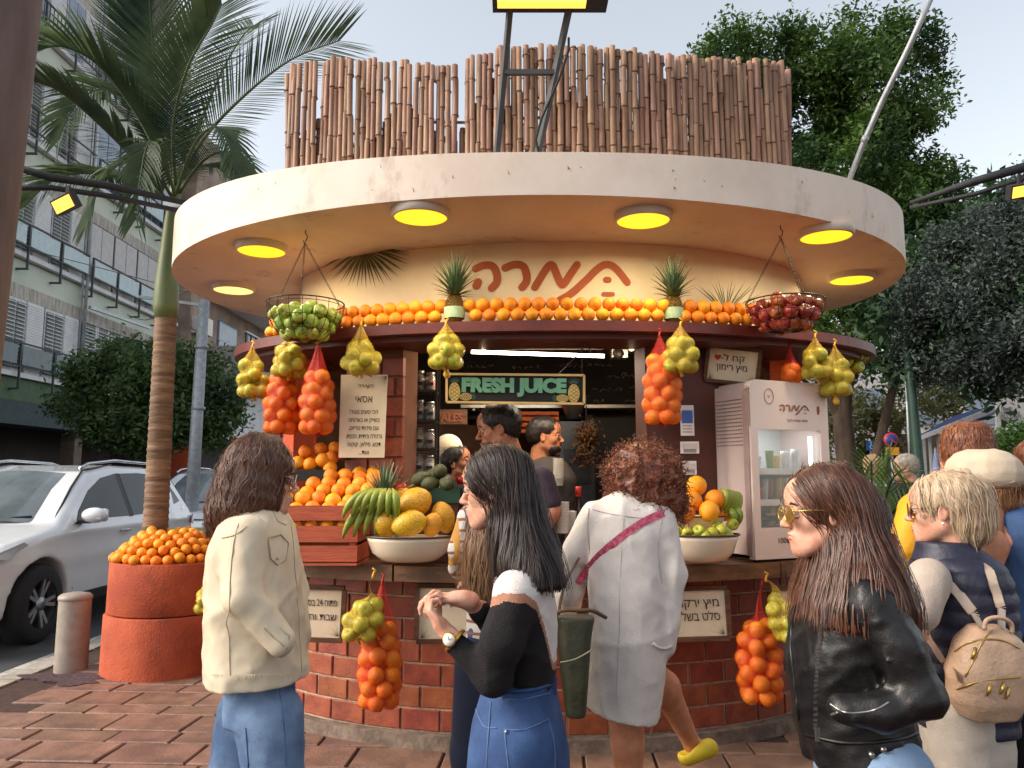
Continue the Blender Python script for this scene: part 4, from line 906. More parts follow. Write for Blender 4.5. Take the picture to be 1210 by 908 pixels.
def build_car():
    f = Field((-.1, -1.02, .15), (4.6, 1.02, 1.72), .021)
    low = poly_sdf([(0.0, .35), (.02, .62), (.12, .80), (.45, .93), (1.1, 1.06), (4.25, 1.08), (4.42, .95), (4.45, .5), (4.3, .3), (.3, .24)])
    cab = poly_sdf([(.98, .9), (1.12, 1.06), (1.62, 1.40), (1.95, 1.57), (2.5, 1.645), (3.3, 1.635), (3.95, 1.56), (4.30, 1.10), (4.32, .9)])
    def mk(pl, r):
        def fn(X, Y, Z):
            d = pl(X[:, 0, :], Z[:, 0, :])[:, None, :]; e = np.abs(Y)-side_w(X, Z); q = np.maximum(r+np.minimum(d, 9), 0); p = np.maximum(e+r, 0); return np.where((q > 0) & (p > 0), np.sqrt(q*q+p*p)-r, np.maximum(d, e))
        return fn
    f.put(mk(low, .09), (-.05, -1, .2), (4.5, 1, 1.1), 0); f.put(mk(cab, .08), (.9, -1, .85), (4.4, 1, 1.7), .03)
    for u in (.88, 3.55):
        def arch(X, Y, Z, u=u): return np.maximum(np.sqrt((X-u)**2+(Z-.36)**2)-.41, .55-np.abs(Y))
        f.put(arch, (u-.45, -1.02, .1), (u+.45, 1.02, .8), .02, 's')
    root = thing('parked_car', 'white SUV parked nose towards the camera left of the terracotta planter', 'car', (0, 0, 0), 'cars parked along the kerb')
    f.obj('body', m_paint, root, it=1)
    def sidepoly(name, pts, mat, off=.006, par=None):
        for sg in (1, -1):
            P = [(u, sg*(float(side_w(u, w))+off-.0), w) for u, w in pts]; MB().poly(P if sg < 0 else P[::-1], (0, -sg*.03, 0)).obj(name, mat, par or root)
    sidepoly('side_window', [(1.42, 1.08), (1.50, 1.17), (1.80, 1.37), (2.12, 1.50), (2.46, 1.55), (2.46, 1.08)], m_glass)
    sidepoly('side_window', [(2.56, 1.08), (2.56, 1.55), (3.0, 1.56), (3.34, 1.54), (3.40, 1.10)], m_glass)
    sidepoly('side_window', [(3.47, 1.12), (3.42, 1.53), (3.72, 1.48), (3.98, 1.20)], m_glass)
    sidepoly('window_trim', [(1.33, 1.045), (1.40, 1.068), (3.98, 1.10), (4.04, 1.16), (4.07, 1.12), (4.0, 1.082)], m_chrome, .008)
    sidepoly('door_pillar', [(2.465, 1.07), (2.465, 1.55), (2.555, 1.555), (2.555, 1.07)], m_black, .004)
    sidepoly('sill_trim', [(1.3, .27), (1.3, .37), (3.12, .37), (3.12, .27)], m_black, .012)
    for u in (1.36, 2.5, 3.38): sidepoly('door_gap', [(u, .42), (u, 1.05), (u+.008, 1.05), (u+.008, .42)], m_black, .003)
    for u in (2.30, 3.2):
        for sg in (1, -1): y = sg*(float(side_w(u, .93))+.012); MB().tube([(u-.1, y, .93), (u-.08, y+sg*.022, .935), (u+.06, y+sg*.022, .935), (u+.08, y, .93)], .014, 8, flat=.8).obj('door_handle', m_chrome, root)
    # windscreen and rear glass following the cabin profile
    ws = MB(); V = []; rows = [(1.13, 1.075, .78), (1.62, 1.405, .66), (1.90, 1.555, .58)]
    for u, w, h in rows:
        for j in range(9): q = -1+j/4; V.append((u-.03-.0+.10*q*q-.02, h*q, w+.025-.05*q*q))
    ws.raw(V, [(i*9+j, i*9+j+1, (i+1)*9+j+1, (i+1)*9+j) for i in range(2) for j in range(8)]).obj('windscreen', M('windscreen_glass', C(96, 106, 112), .08, var=.25, spec=.7, coat=.4, scale=2), root)
    MB().poly([(4.0, -.6, 1.55), (4.33, -.72, 1.12), (4.33, .72, 1.12), (4.0, .6, 1.55)], (.02, 0, .01)).obj('rear_window', m_glass, root)
    for sg in (1, -1):
        mr = Field((1.3, .86 if sg > 0 else -1.2, 1.0), (1.66, 1.2 if sg > 0 else -.86, 1.3), .009); mr.ell((1.44, sg*1.03, 1.13), (.075, .125, .078), .02).box((1.5, sg*1.03, 1.13), (.03, .11, .065), .03, .03)
        mo = mr.obj('mirror', m_paint, root); MB().box((1.46, sg*.94, 1.065), (.1, .12, .03)).obj('mirror_foot', m_black, mo); MB().box((1.385, sg*1.05, 1.10), (.012, .15, .014)).obj('indicator', m_lens, mo)
        MB().poly([(.05, sg*.62, .78), (.16, sg*.83, .83), (.52, sg*.905, .93), (.60, sg*.90, .90), (.35, sg*.89, .80), (.08, sg*.74, .68)], (0, sg*.014, .008)).obj('headlight', m_lens, root)
        MB().poly([(4.2, sg*.885, 1.02), (4.40, sg*.82, 1.0), (4.42, sg*.8, .88), (4.12, sg*.90, .92)], (.0, sg*.016, 0)).obj('tail_light', m_redl, root)
        MB().tube([(1.9, sg*.60, 1.60), (2.05, sg*.6, 1.655), (2.6, sg*.60, 1.70), (3.4, sg*.60, 1.68), (3.9, sg*.58, 1.60)], .018, 6).obj('roof_rail', m_chrome, root)
        MB().tube([(1.16, sg*.78, 1.07), (1.62, sg*.68, 1.41), (1.95, sg*.6, 1.585), (2.6, sg*.57, 1.65)], .012, 5).obj('roof_gutter', m_black, root)
    MB().box((-.0, 0, .52), (.06, 1.1, .2)).obj('grille', m_black, root); MB().box((-.02, 0, .36), (.05, 1.2, .1)).obj('lower_grille', m_black, root)
    MB().poly([(.16, -.70, .83), (.16, .7, .83), (.2, .7, .84), (.2, -.7, .84)], (0, 0, .004)).obj('bonnet_gap', m_black, root)
    MB().tube([(1.05, .1, 1.08), (1.2, -.55, 1.13)], .01, 4).obj('wiper', m_black, root)
    for u in (.88, 3.55):
        for sg in (1, -1):
            c = Vector((u, sg*.80, .355)); rot = Matrix.Rotation(PI/2, 3, 'X'); t = MB()
            t.lathe([(.22, -.11), (.30, -.11), (.345, -.09), (.357, -.05), (.357, .05), (.345, .09), (.30, .11), (.22, .11)], c, 36, mat=rot, caps=False)
            tyre = t.obj('wheel', m_tyre, root); r_ = MB(); o = sg*.10
            r_.lathe([(.225, -.1), (.235, .0), (.225, .1)], c, 32, mat=rot, caps=False)
            for k in range(5):
                for dd in (-.13, .13):
                    a = 2*PI*k/5+dd; d = Vector((math.cos(a), 0, math.sin(a))); e = Vector((math.cos(a+dd*.35), 0, math.sin(a+dd*.35)))
                    r_.bar(c+Vector((0, o*.72, 0))+d*.04, c+Vector((0, o*.9, 0))+e*.225, .034, .02, up=(0, 1, 0))
            r_.lathe([(.001, -.02), (.06, -.02), (.06, .02), (.001, .02)], c+Vector((0, o*.78, 0)), 16, mat=rot); r_.obj('rim', m_alloy, tyre)
            r2_ = MB(); r2_.lathe([(.001, -.01), (.2, -.01), (.2, .01), (.001, .01)], c+Vector((0, o*.2, 0)), 24, mat=rot); r2_.obj('brake_disc', m_black, tyre)
    MB().box((2.2, 0, .34), (3.4, 1.3, .18)).obj('underbody', m_black, root)
    return root
car = build_car(); car.location = (-5.22, 6.42, -.085); car.rotation_euler = (0, 0, PI/2)
c2 = dup(car, (-5.55, 12.4, -.085), (0, 0, PI/2), label='second white SUV parked behind the front one, its roof rails showing')
c3 = dup(car, (-6.3, 18.6, -.085), (0, 0, PI/2), label='third car parked farthest up the street by the lamp post')
m_navy = M('dark_car_paint', C(70, 78, 88), .3, var=.05, coat=1)
for ch in c3.children:
    if ch.name.startswith('body'): ch.data = ch.data.copy(); ch.data.materials.clear(); ch.data.materials.append(m_navy)
# ================================================================ bollard, foreground pole, lamp post
bo = thing('bollard', 'grey metal bollard with domed top beside the planter', 'bollard', (-3.30, 6.0, 0)); m_bol = M('bollard_grey', C(150, 138, 128), .55, var=.1, scale=12, bump=.15)
MB().lathe([(.115, -.02), (.112, .50), (.112, .505)], (-3.30, 6.0, 0), 28, caps=False).obj('shaft', m_bol, bo); MB().lathe([(.112, .505), (.118, .51), (.118, .53), (.10, .548), (.05, .558), (.001, .56)], (-3.30, 6.0, 0), 28, caps=False).obj('cap', m_bol, bo)
m_pole = M('painted_pole', C(112, 92, 84), .8, col2=C(92, 72, 64), scale=5, bump=.3, stretch=(1, 1, .3)); po = thing('steel_pole', 'thick brown steel pole at the left edge with a green sticker', 'pole', (-1.78, 2.6, 0))
pb_ = Vector((-2.0, 2.6, 0)); pt_ = Vector((-1.85, 2.6, 4.2)); MB().tube([pb_+Vector((0, 0, -.1)), pb_+(pt_-pb_)*.5, pt_], [.175, .168, .162], 40).obj('shaft', m_pole, po)
def on_pole(px, py, off=.001):
    p = at(px, py, 2.5); f = p.z/4.2; cx = pb_.x+(pt_.x-pb_.x)*f; r = .17+off; dx = max(-r*.98, min(r*.98, p.x-cx)); return Vector((cx+dx, 2.6-math.sqrt(r*r-dx*dx), p.z))
def sticker(name, mat, x0, x1, top, bot, off):
    v = []; n = 16
    for i in range(n+1):
        px = x0+(x1-x0)*i/n; v += [on_pole(px, top(px), off), on_pole(px, bot(px), off)]
    return MB().raw(v, [(2*i, 2*i+1, 2*i+3, 2*i+2) for i in range(n)], True).obj(name, mat, po)
sticker('sticker_top', M('sticker_yellow', C(222, 180, 30), .6), -34, 19.5, lambda x: 316+.0*x, lambda x: 322, .002)
sticker('sticker', M('sticker_green', C(40, 112, 62), .6), -34, 19.5, lambda x: 322, lambda x: 350, .002)
def pole_text(s_, px, py, size, mat):
    cu = bpy.data.curves.new('t', 'FONT'); cu.body = s_; cu.size = size; cu.offset = .0015; cu.extrude = .0005; o = bpy.data.objects.new('t', cu); COL.objects.link(o)
    me = bpy.data.meshes.new_from_object(o, depsgraph=bpy.context.evaluated_depsgraph_get()); bpy.data.objects.remove(o); p0 = at(px, py, 2.5); off = Vector(root_loc(po))
    for v in me.vertices:
        x = p0.x+v.co.x; z = p0.z+v.co.y+v.co.x*.1; f = z/4.2; cx = pb_.x+(pt_.x-pb_.x)*f; r = .1735+v.co.z*.5; dx = max(-r*.97, min(r*.97, x-cx)); v.co = Vector((cx+dx, 2.6-math.sqrt(r*r-dx*dx), z))-off
    me.materials.clear(); me.materials.append(mat); link('lettering', me, po)
pole_text('lif', -3, 345, .085, M('sticker_yellow', C(222, 180, 30), .6))
lp = thing('lamp_post', 'grey galvanised lamp post between the palm and the kiosk', 'lamp post', (-5.35, 13, 0)); m_galv = M('galvanised_steel', C(150, 154, 158), .5, metal=.3, var=.15, scale=14)
MB().tube([(-5.33, 13, -.1), (-5.31, 13, 2.0), (-5.28, 13, 4.45)], [.12, .10, .085], 14).obj('post', m_galv, lp); mb = MB()
for z in (2.55, 3.6): MB().lathe([(.105, z), (.112, z+.01), (.112, z+.05), (.105, z+.06)], (-5.29, 13, 0), 14, caps=False).obj('clamp_band', m_galv, lp)
pass; MB().bar((-5.28, 13, 4.35), (-6.4, 13, 4.5), .05).obj('arm', m_galv, lp)
# ================================================================ left apartment building
XF = -12.4
m_gp = M('pale_green_plaster', C(214, 220, 204), .85, col2=C(196, 206, 190), scale=.8, bump=.2); m_conc = M('rough_grey_band', C(200, 194, 184), .9, col2=C(160, 152, 142), scale=4, stretch=(1, 3, .6), bump=.4)
m_wp = M('white_plaster', C(228, 228, 228), .8, var=.06, scale=1.5); m_shut = M('shutter_slat', C(120, 126, 122), .6, var=.1); m_roll = M('roller_shutter', C(226, 226, 226), .6, var=.05); m_grey = M('grey_cloth_blind', C(206, 202, 200), .8, var=.06)
m_wglass = M('window_glass', C(120, 136, 156), .08, var=.15, spec=1, scale=1.5); m_rail = M('dark_rail', C(66, 68, 70), .6); m_panel = M('frosted_panel', C(186, 206, 208), .3, var=.06); m_alum = M('aluminium_frame', C(186, 190, 192), .4, metal=.3)
ap = thing('apartment_building', 'long green and white apartment building across the street on the left', 'building', (XF, 20, 0))
def bx(name, x0, x1, y0, y1, z0, z1, mat, par=None): return MB().box(((x0+x1)/2, (y0+y1)/2, (z0+z1)/2), (x1-x0, y1-y0, z1-z0)).obj(name, mat, par if par is not None else ap)
bx('wall', XF-8, XF-.25, 8, 28.2, 3.1, 19, m_gp); bx('ground_floor_wall', XF-8, XF-2.2, 8, 28.2, -.2, 3.1, M('dark_shopfront', C(70, 60, 56), .7, var=.3, scale=.7))
for y in (12, 17, 22.5, 27.8): bx('column', XF-.7, XF-.3, y, y+.4, -.2, 3.1, M('brown_stone', C(120, 100, 84), .8, var=.2))
bx('ground_beam', XF-1, XF-.05, 8, 28.2, 2.75, 3.35, M('dark_green_grey', C(72, 82, 84), .8)); bx('ground_band', XF-1, XF-.1, 8, 28.2, 3.35, 3.95, M('olive_plaster', C(92, 112, 84), .85))
for k in range(4):
    z = 3.95+3.05*k
    bx('floor_ledge', XF-1.0, XF+.02, 8, 28.2, z-.02, z+.10, m_wp)
    bx('stone_band', XF-.3, XF-.13, 8, 28.2, z+2.0, z+2.36, m_conc); bx('green_band', XF-.3, XF-.16, 8, 28.2, z+2.36, z+3.0, m_gp)
    # nearer bay: louvred shutters and a white roller shutter
    ys = 17.0
    while ys < 21.9:
        if True:
            w = bx('window', XF-.3, XF-.10, ys+.02, ys+.86, z+.12, z+1.98, m_alum)
            for yy in (ys+.08, ys+.48):
                bx('pane', XF-.12, XF-.085, yy, yy+.34, z+.2, z+1.9, m_wglass if k == 3 else m_shut, w)
                if k < 3:
                    sl = MB()
                    for q in range(17): sl.box((XF-.065, yy+.17, z+.25+q*.1), (.05, .33, .012), (0, .6, 0))
                    sl.obj('louvre', m_roll, w, kind='stuff')
            r = bx('roller_shutter', XF-.3, XF-.09, ys+.9, ys+1.6, z+.12, z+1.98, m_roll); sl = MB()
            for q in range(26): sl.box((XF-.085, ys+1.25, z+.16+q*.07), (.02, .68, .055))
            sl.obj('shutter_slats', m_roll, r, kind='stuff')
        ys += 1.66
    # far bay: blinds / glazing in four bays
    for q in range(4):
        y0 = 22.15+q*1.5; w = bx('window', XF-.3, XF-.12, y0, y0+1.46, z+.12, z+1.98, m_rail)
        bx('blind' if k in (1,) else 'pane', XF-.14, XF-.095, y0+.04, y0+.71, z+.16, z+1.95, m_grey if k == 1 else (m_wglass if k > 1 else m_shut), w)
        bx('blind' if k in (1,) else 'pane', XF-.14, XF-.095, y0+.75, y0+1.42, z+.16, z+1.95, m_grey if k == 1 else (m_wglass if k > 1 else m_shut), w)
        if k == 0:
            sl = MB()
            for yy in (y0+.06, y0+.77):
                for j in range(17): sl.box((XF-.075, yy+.3, z+.25+j*.1), (.05, .6, .012), (0, .6, 0))
                for j in (0, 1): sl.box((XF-.07, yy+j*.62, z+1.05), (.04, .05, 1.8))
            sl.obj('louvre', m_roll, w, kind='stuff')
    # balcony railing
    y = 16.2; n = 0
    for a in (16.2, 22.1):
        b = 21.9 if a < 20 else 28
        rl = bx('balcony_rail', XF+.10, XF+.14, a, b, z+.80, z+.84, m_rail); bx('lower_rail', XF+.10, XF+.14, a, b, z+.22, z+.25, m_rail, rl)
        y = a
        while y < b-.3:
            bx('rail_post', XF+.09, XF+.14, y, y+.04, z-.35, z+.82, m_rail, rl); bx('bracket', XF-.15, XF+.14, y-.02, y+.06, z-.35, z-.31, m_rail, rl)
            if k == 3:
                for j in range(8): bx('baluster', XF+.11, XF+.13, y+.15+.17*j, y+.165+.17*j, z+.24, z+.8, m_rail, rl)
            elif not (k == 2 and a < 20): bx('glass_panel', XF+.11, XF+.125, y+.1, y+1.34, z+.28, z+.76, m_panel if k else M('dark_panel', C(86, 104, 112), .2), rl)
            y += 1.44
bx('parapet', XF-.5, XF+.02, 8, 28.2, 16.0, 19, m_gp)
dp = MB(); dp.tube([(XF+.03, 22.0, 3.4), (XF+.03, 22.0, 18)], .05, 8); dp.obj('drainpipe', m_alum, ap); MB().tube([(XF+.06, 21.75, 3.4), (XF+.06, 21.75, 18)], .03, 6).obj('drainpipe', m_alum, ap)
MB().bar((XF+.1, 22.1, 6.35), (XF+.5, 25.0, 6.3), .09).obj('flagpole_arm', m_alum, ap)
# neighbour building with balcony and air conditioner
nb = thing('corner_building', 'weathered beige building with a rounded balcony behind the lamp post', 'building', (-12, 32, 0)); m_bge = M('weathered_beige', C(178, 158, 144), .9, col2=C(146, 126, 114), scale=1.2, bump=.3)
bx('wall', -20, -12.2, 28.8, 48, 3.0, 15, m_bge, nb); bx('ground_floor', -20, -13.4, 28.8, 48, -.2, 3.0, M('dark_shopfront', C(70, 60, 56), .7), nb)
bx('orange_pier', -12.9, -12.1, 29.4, 30.2, -.2, 3.1, m_stucco, nb); bx('orange_pier', -12.0, -11.2, 33.0, 33.8, -.2, 3.1, m_stucco, nb)
for z in (6.9, 10.0):
    b = bx('balcony', -12.3, -10.6, 30.5, 38, z-1.3, z-.25, M('grey_balcony', C(172, 164, 158), .85, var=.15, scale=2), nb); bx('balcony_soffit', -12.3, -10.7, 30.6, 37.9, z-1.42, z-1.3, m_wp, b)
    for i in range(12): bx('balcony_baluster', -10.72, -10.66, 30.6+.6*i, 30.66+.6*i, z-.25, z+.3, m_rail, b)
    bx('balcony_handrail', -10.76, -10.62, 30.5, 38, z+.3, z+.36, m_alum, b); bx('window', -12.25, -12.1, 31.5, 33.5, z-1.0, z+1.0, m_wglass, nb); bx('window', -12.25, -12.1, 35, 36.5, z-1.0, z+1.0, m_roll, nb)
bx('lower_wall_white', -12.22, -12.0, 30.6, 38, 3.0, 5.5, m_wp, nb)
ac = bx('air_conditioner', -12.2, -11.75, 28.95, 29.9, 6.9, 7.55, m_white, nb); mb = MB(); mb.lathe([(.001, 0), (.24, 0), (.25, .02), (.2, .03), (.001, .03)], (-11.97, 28.94, 7.2), 20, mat=Matrix.Rotation(PI/2, 3, 'X')); mb.obj('fan_grille', m_grey, ac)
fb = thing('far_building', 'pale apartment block at the far end of the street', 'building', (-9, 60, 0))
bx('wall', -16, -6, 52, 66, 0, 10, M('far_pale_plaster', C(196, 190, 184), .9), fb)
for i in range(3):
    for j in range(4): bx('window', -15+j*2.4, -13.6+j*2.4, 51.93, 52.05, 2+i*2.7, 3.5+i*2.7, m_wglass, fb)
# ================================================================ foliage
def leaves(name, blobs, n, size, mat, parent, seed=0, shell=.62, squash=1.0, kind=True, curl=.35, droop=0, floor=None, sub=9):
    g = np.random.default_rng(seed); B = np.array([b[:4] for b in blobs]); q_ = g.normal(size=(len(B), sub, 3)); q_ /= np.linalg.norm(q_, axis=2, keepdims=True); q_[..., 2] *= .8; B = np.concatenate([(B[:, None, :3]+q_*B[:, None, 3:4]*.72).reshape(-1, 3), np.repeat(B[:, 3], sub)[:, None]*g.uniform(.24, .48, (len(B)*sub, 1))], 1); w = B[:, 3]**2; w /= w.sum(); i = g.choice(len(B), n, p=w); d = g.normal(size=(n, 3)); d /= np.linalg.norm(d, axis=1, keepdims=True)
    r = B[i, 3]*(shell+(1-shell)*g.random(n)**.6)*(1+.16*np.sin(d[:, 0]*7+i)*np.cos(d[:, 1]*6+i*2)+.12*np.sin(d[:, 2]*11+i))
    P = B[i, :3]+d*r[:, None]*np.array([1, 1, squash])
    cl = g.normal(size=(n//9+1, 3))*size*1.5; P += cl[np.arange(n)//9 % len(cl)]*.0+g.normal(size=(n, 3))*size*.8
    # small twigs: bring leaves together in tufts
    t = (np.arange(n)//7); cen = P[np.minimum(t*7, n-1)]; P = cen+g.normal(size=(n, 3))*size*1.6
    if floor is not None: P = P[P[:, 2] > floor]; n = len(P); d = d[:n]
    nrm = g.normal(size=(n, 3))+np.array([0, -.3, 1.0]); nrm /= np.linalg.norm(nrm, axis=1, keepdims=True); a = g.normal(size=(n, 3)); a[:, 2] -= droop; a -= nrm*(a*nrm).sum(1, keepdims=True); a /= np.linalg.norm(a, axis=1, keepdims=True); b = np.cross(nrm, a)
    s = size*g.uniform(.6, 1.25, n)[:, None]; V = np.stack([P-a*s, P+b*s*.42+nrm*s*curl*.4, P+a*s, P-b*s*.42+nrm*s*curl*.4], 1).reshape(-1, 3)
    return npmesh(name, V, np.arange(4*n).reshape(-1, 4), mat, parent)
def leafmat(name, c1, c2, scale=1.4, tr=.35):
    m = M(name, c1, .55, col2=c2, scale=scale, lo=.38, hi=.64); t = m.node_tree; b = t.nodes['Principled BSDF']; tl = t.nodes.new('ShaderNodeBsdfTranslucent'); mx = t.nodes.new('ShaderNodeMixShader'); mx.inputs[0].default_value = tr
    src = b.inputs['Base Color'].links[0].from_socket; t.links.new(src, tl.inputs[0]); out = t.nodes['Material Output']; t.links.new(b.outputs[0], mx.inputs[1]); t.links.new(tl.outputs[0], mx.inputs[2]); t.links.new(mx.outputs[0], out.inputs[0]); return m
m_bark = M('tree_bark', C(92, 74, 60), .9, col2=C(62, 50, 42), scale=8, bump=.8, stretch=(1, 1, .25), bscale=14)
def limbs(name, parts, parent, mat=None):
    for pts, r in parts: MB().tube(smooth_path(pts, 4), np.interp(np.arange((len(pts)-1)*4+1), np.linspace(0, (len(pts)-1)*4, len(r)), r), 9).obj(name, mat or m_bark, parent)
m_fic = leafmat('ficus_leaf', C(50, 78, 40), C(106, 132, 76)); 
fc = thing('ficus_tree', 'clipped round green tree standing before the apartment building', 'tree', (-8.6, 17, 0))
fbl = [tuple(at(px, py, Y))+(r,) for px, py, Y, r in [(130, 440, 17, .85), (165, 425, 17.3, .8), (110, 475, 16.8, .85), (160, 480, 16.5, 1.0), (205, 450, 17.2, .75), (225, 480, 17, .8), (255, 470, 17, .7), (185, 510, 16.8, .7), (250, 500, 17.2, .6), (130, 505, 16.8, .65), (90, 468, 17, .55), (272, 500, 17.2, .35), (238, 430, 17.3, .5), (180, 450, 16.2, .8), (105, 440, 17.5, .4)]]
leaves('crown', fbl, 30000, .075, m_fic, fc, 1, shell=.55); limbs('trunk', [([(-8.2, 17, -.1), (-8.15, 17, 1.2), (-8.4, 17, 2.3)], [.16, .14, .1]), ([(-8.15, 17, 1.2), (-7.6, 17, 2), (-7.3, 17, 2.8)], [.1, .08, .04])], fc)
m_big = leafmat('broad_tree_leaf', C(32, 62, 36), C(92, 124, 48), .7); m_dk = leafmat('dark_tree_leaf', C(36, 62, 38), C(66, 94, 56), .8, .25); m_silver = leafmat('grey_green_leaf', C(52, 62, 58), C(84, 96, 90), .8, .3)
bt_ = thing('broadleaf_tree', 'tall dense green tree rising behind the right side of the kiosk', 'tree', (7.0, 14.5, 0))
bb = [tuple(at(px, py, Y))+(r,) for px, py, Y, r in [(865, 75, 14, .8), (905, 62, 14, .75), (950, 70, 14.5, .9), (1000, 60, 14, 1.0), (1030, 45, 14, .75), (1075, 60, 14.3, .65), (1100, 85, 14.5, .4), (960, 130, 14.5, 1.2), (1030, 120, 14, 1.15), (1075, 150, 14.2, .8), (1000, 190, 14, 1.2), (1065, 200, 14, .95), (1100, 225, 14, .65), (1040, 260, 14, 1.1), (1100, 290, 14, .9), (985, 250, 14.5, 1.0), (1020, 330, 14, 1.1), (1090, 350, 13.8, 1.0), (1000, 400, 14, 1.0), (1060, 400, 13.6, .9), (1125, 240, 14, .45), (900, 110, 15, .9), (940, 190, 15, 1.0), (838, 72, 14, .35), (960, 330, 15, 1)]]
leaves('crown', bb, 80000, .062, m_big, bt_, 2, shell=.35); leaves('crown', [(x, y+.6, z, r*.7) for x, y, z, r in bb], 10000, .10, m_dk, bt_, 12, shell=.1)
limbs('trunk', [([tuple(at(1005, 620, 14)), tuple(at(1000, 540, 14)), tuple(at(995, 470, 14)), tuple(at(1010, 400, 14)), tuple(at(1025, 250, 14.2)), tuple(at(1020, 120, 14.2))], [.2, .18, .17, .15, .1, .04]),
    ([tuple(at(1012, 620, 13.8)), tuple(at(1035, 540, 13.8)), tuple(at(1050, 480, 13.9)), tuple(at(1075, 380, 14))], [.1, .09, .08, .05]), ([tuple(at(998, 500, 14)), tuple(at(975, 450, 14)), tuple(at(960, 330, 14.4))], [.1, .09, .05])], bt_)
st_ = thing('grey_green_tree', 'dark grey-green drooping tree filling the upper right edge', 'tree', (7.5, 10.2, 0))
sb = [tuple(at(px, py, Y))+(r,) for px, py, Y, r in [(1120, 330, 10.5, .7), (1165, 300, 10.3, .75), (1205, 280, 10.2, .75), (1235, 330, 10, .9), (1150, 370, 10.3, .8), (1200, 370, 10, .85), (1110, 400, 10.6, .6), (1160, 425, 10.2, .55), (1205, 425, 10, .6), (1250, 400, 10, .8), (1080, 375, 10.8, .5), (1180, 255, 10.5, .45), (1215, 225, 10.5, .4), (1130, 285, 10.8, .4), (1085, 430, 10.9, .4), (1260, 260, 10.5, .8)]]
leaves('crown', sb, 60000, .034, m_silver, st_, 3, shell=.3, droop=.6); leaves('crown', [(x, y+.5, z, r*.9) for x, y, z, r in sb], 14000, .09, m_dk, st_, 4, shell=.1)
limbs('trunk', [([(8.6, 11, -.1), (8.5, 11, 2), (7.9, 10.6, 3.2), (7.0, 10.3, 4.2)], [.2, .17, .12, .06]), ([(8.5, 11, 2), (8.9, 10.8, 3.5), (8.6, 10.4, 4.8)], [.13, .1, .05])], st_)
lt = thing('sparse_tree', 'small tree with brownish leaves behind the fridge', 'tree', (5.2, 17, 0))
leaves('crown', [tuple(at(px, py, Y))+(r,) for px, py, Y, r in [(1010, 480, 17, .9), (1050, 490, 17, .8), (990, 520, 17.5, .7), (1040, 520, 17, .6), (1090, 470, 17, .9), (1125, 470, 17.3, .6), (1140, 440, 17.3, .6), (1010, 560, 17.5, .6)]], 5500, .08, leafmat('olive_leaf', C(86, 84, 50), C(140, 140, 84), 1.2, .4), lt, 5, shell=.2)
limbs('trunk', [([tuple(at(1068, 600, 17)), tuple(at(1058, 520, 17)), tuple(at(1085, 460, 17))], [.1, .08, .04])], lt)
cp = thing('palm_shrub', 'feathery green palm shrub behind the leather jacket', 'shrub', (4.0, 7.2, 0))
m_pf = leafmat('palm_frond_leaf', C(42, 62, 44), C(88, 106, 70), 2, .4); m_pfl = leafmat('fresh_palm_leaf', C(90, 128, 56), C(150, 176, 96), 2, .3); m_rach = M('frond_rib', C(70, 84, 50), .6)
def frond(P, L, n, mat, parent, seed=0, w=.016, hang=.5, side=None, name='frond', lfold=.5, tip=.25, t0=.12):
    """rachis through points P with leaflets on both sides"""
    g = random.Random(seed); pts = smooth_path(P, 8); N = len(pts)-1; V = []; F = []
    cum = [0]
    for a, b in zip(pts, pts[1:]): cum.append(cum[-1]+(b-a).length)
    def pos(s):
        s *= cum[-1]; i = min(N-1, max(0, int(np.searchsorted(cum, s))-1)); f = (s-cum[i])/max(1e-6, cum[i+1]-cum[i]); return pts[i].lerp(pts[i+1], f), (pts[i+1]-pts[i]).normalized()
    for k in range(n):
        s = t0+(1-t0)*(k+.5)/n; p, t = pos(min(.999, s)); up = Vector((0, 0, 1)); sd_ = side or t.cross(up); sd_ = (sd_-t*sd_.dot(t)).normalized(); nn = sd_.cross(t).normalized()
        ll = L*(math.sin(PI*min(1, .18+.82*(1-s)**.8))**.7)*(1-.15*g.random())*(1 if s > .25 else .6+1.6*s)
        ll = max(ll, L*tip)
        for q in (-1, 1):
            d = (sd_*q*(.9-.35*s)+t*(.45+.5*s)+nn*(.25*lfold+g.uniform(-.08, .08))).normalized(); a = p.copy(); wv = d.cross(nn).normalized(); wv = (wv*.8+nn*.6*q).normalized(); b0 = len(V)
            for m in range(4):
                f = m/3; ww = w*(.6, 1, .8, .06)[m]; V += [a-wv*ww, a+wv*ww]; d = (d+Vector((0, 0, -hang*.30*(f+.3)))).normalized(); a = a+d*ll/3
            F += [(b0+2*m, b0+2*m+1, b0+2*m+3, b0+2*m+2) for m in range(3)]
    fr = MB().raw(V, F, False).obj(name, mat, parent); MB().tube([pts[i] for i in range(0, N+1, 2)], [.018*(1-.8*i/N)*(L/.5)**.5 for i in range(0, N+1, 2)], 5).obj('midrib', m_rach, fr)
    return fr
r_ = random.Random(9)
for k, (tx, ty) in enumerate([(1000, 560), (1030, 545), (1060, 560), (1085, 585), (1090, 620), (1010, 590), (1040, 570), (1070, 600), (985, 575), (1050, 540), (1075, 640), (1040, 620)]):
    Y = 6.6+r_.uniform(-.3, .6); b = at(1035, 700, 6.9); e = at(tx, ty, Y); m_ = (b+e)/2+Vector((0, 0, .25)); frond([b, m_, e, e+Vector(((tx-1035)*.003, 0, -.12))], .30, 26, m_pfl, cp, k, w=.009, hang=.4)
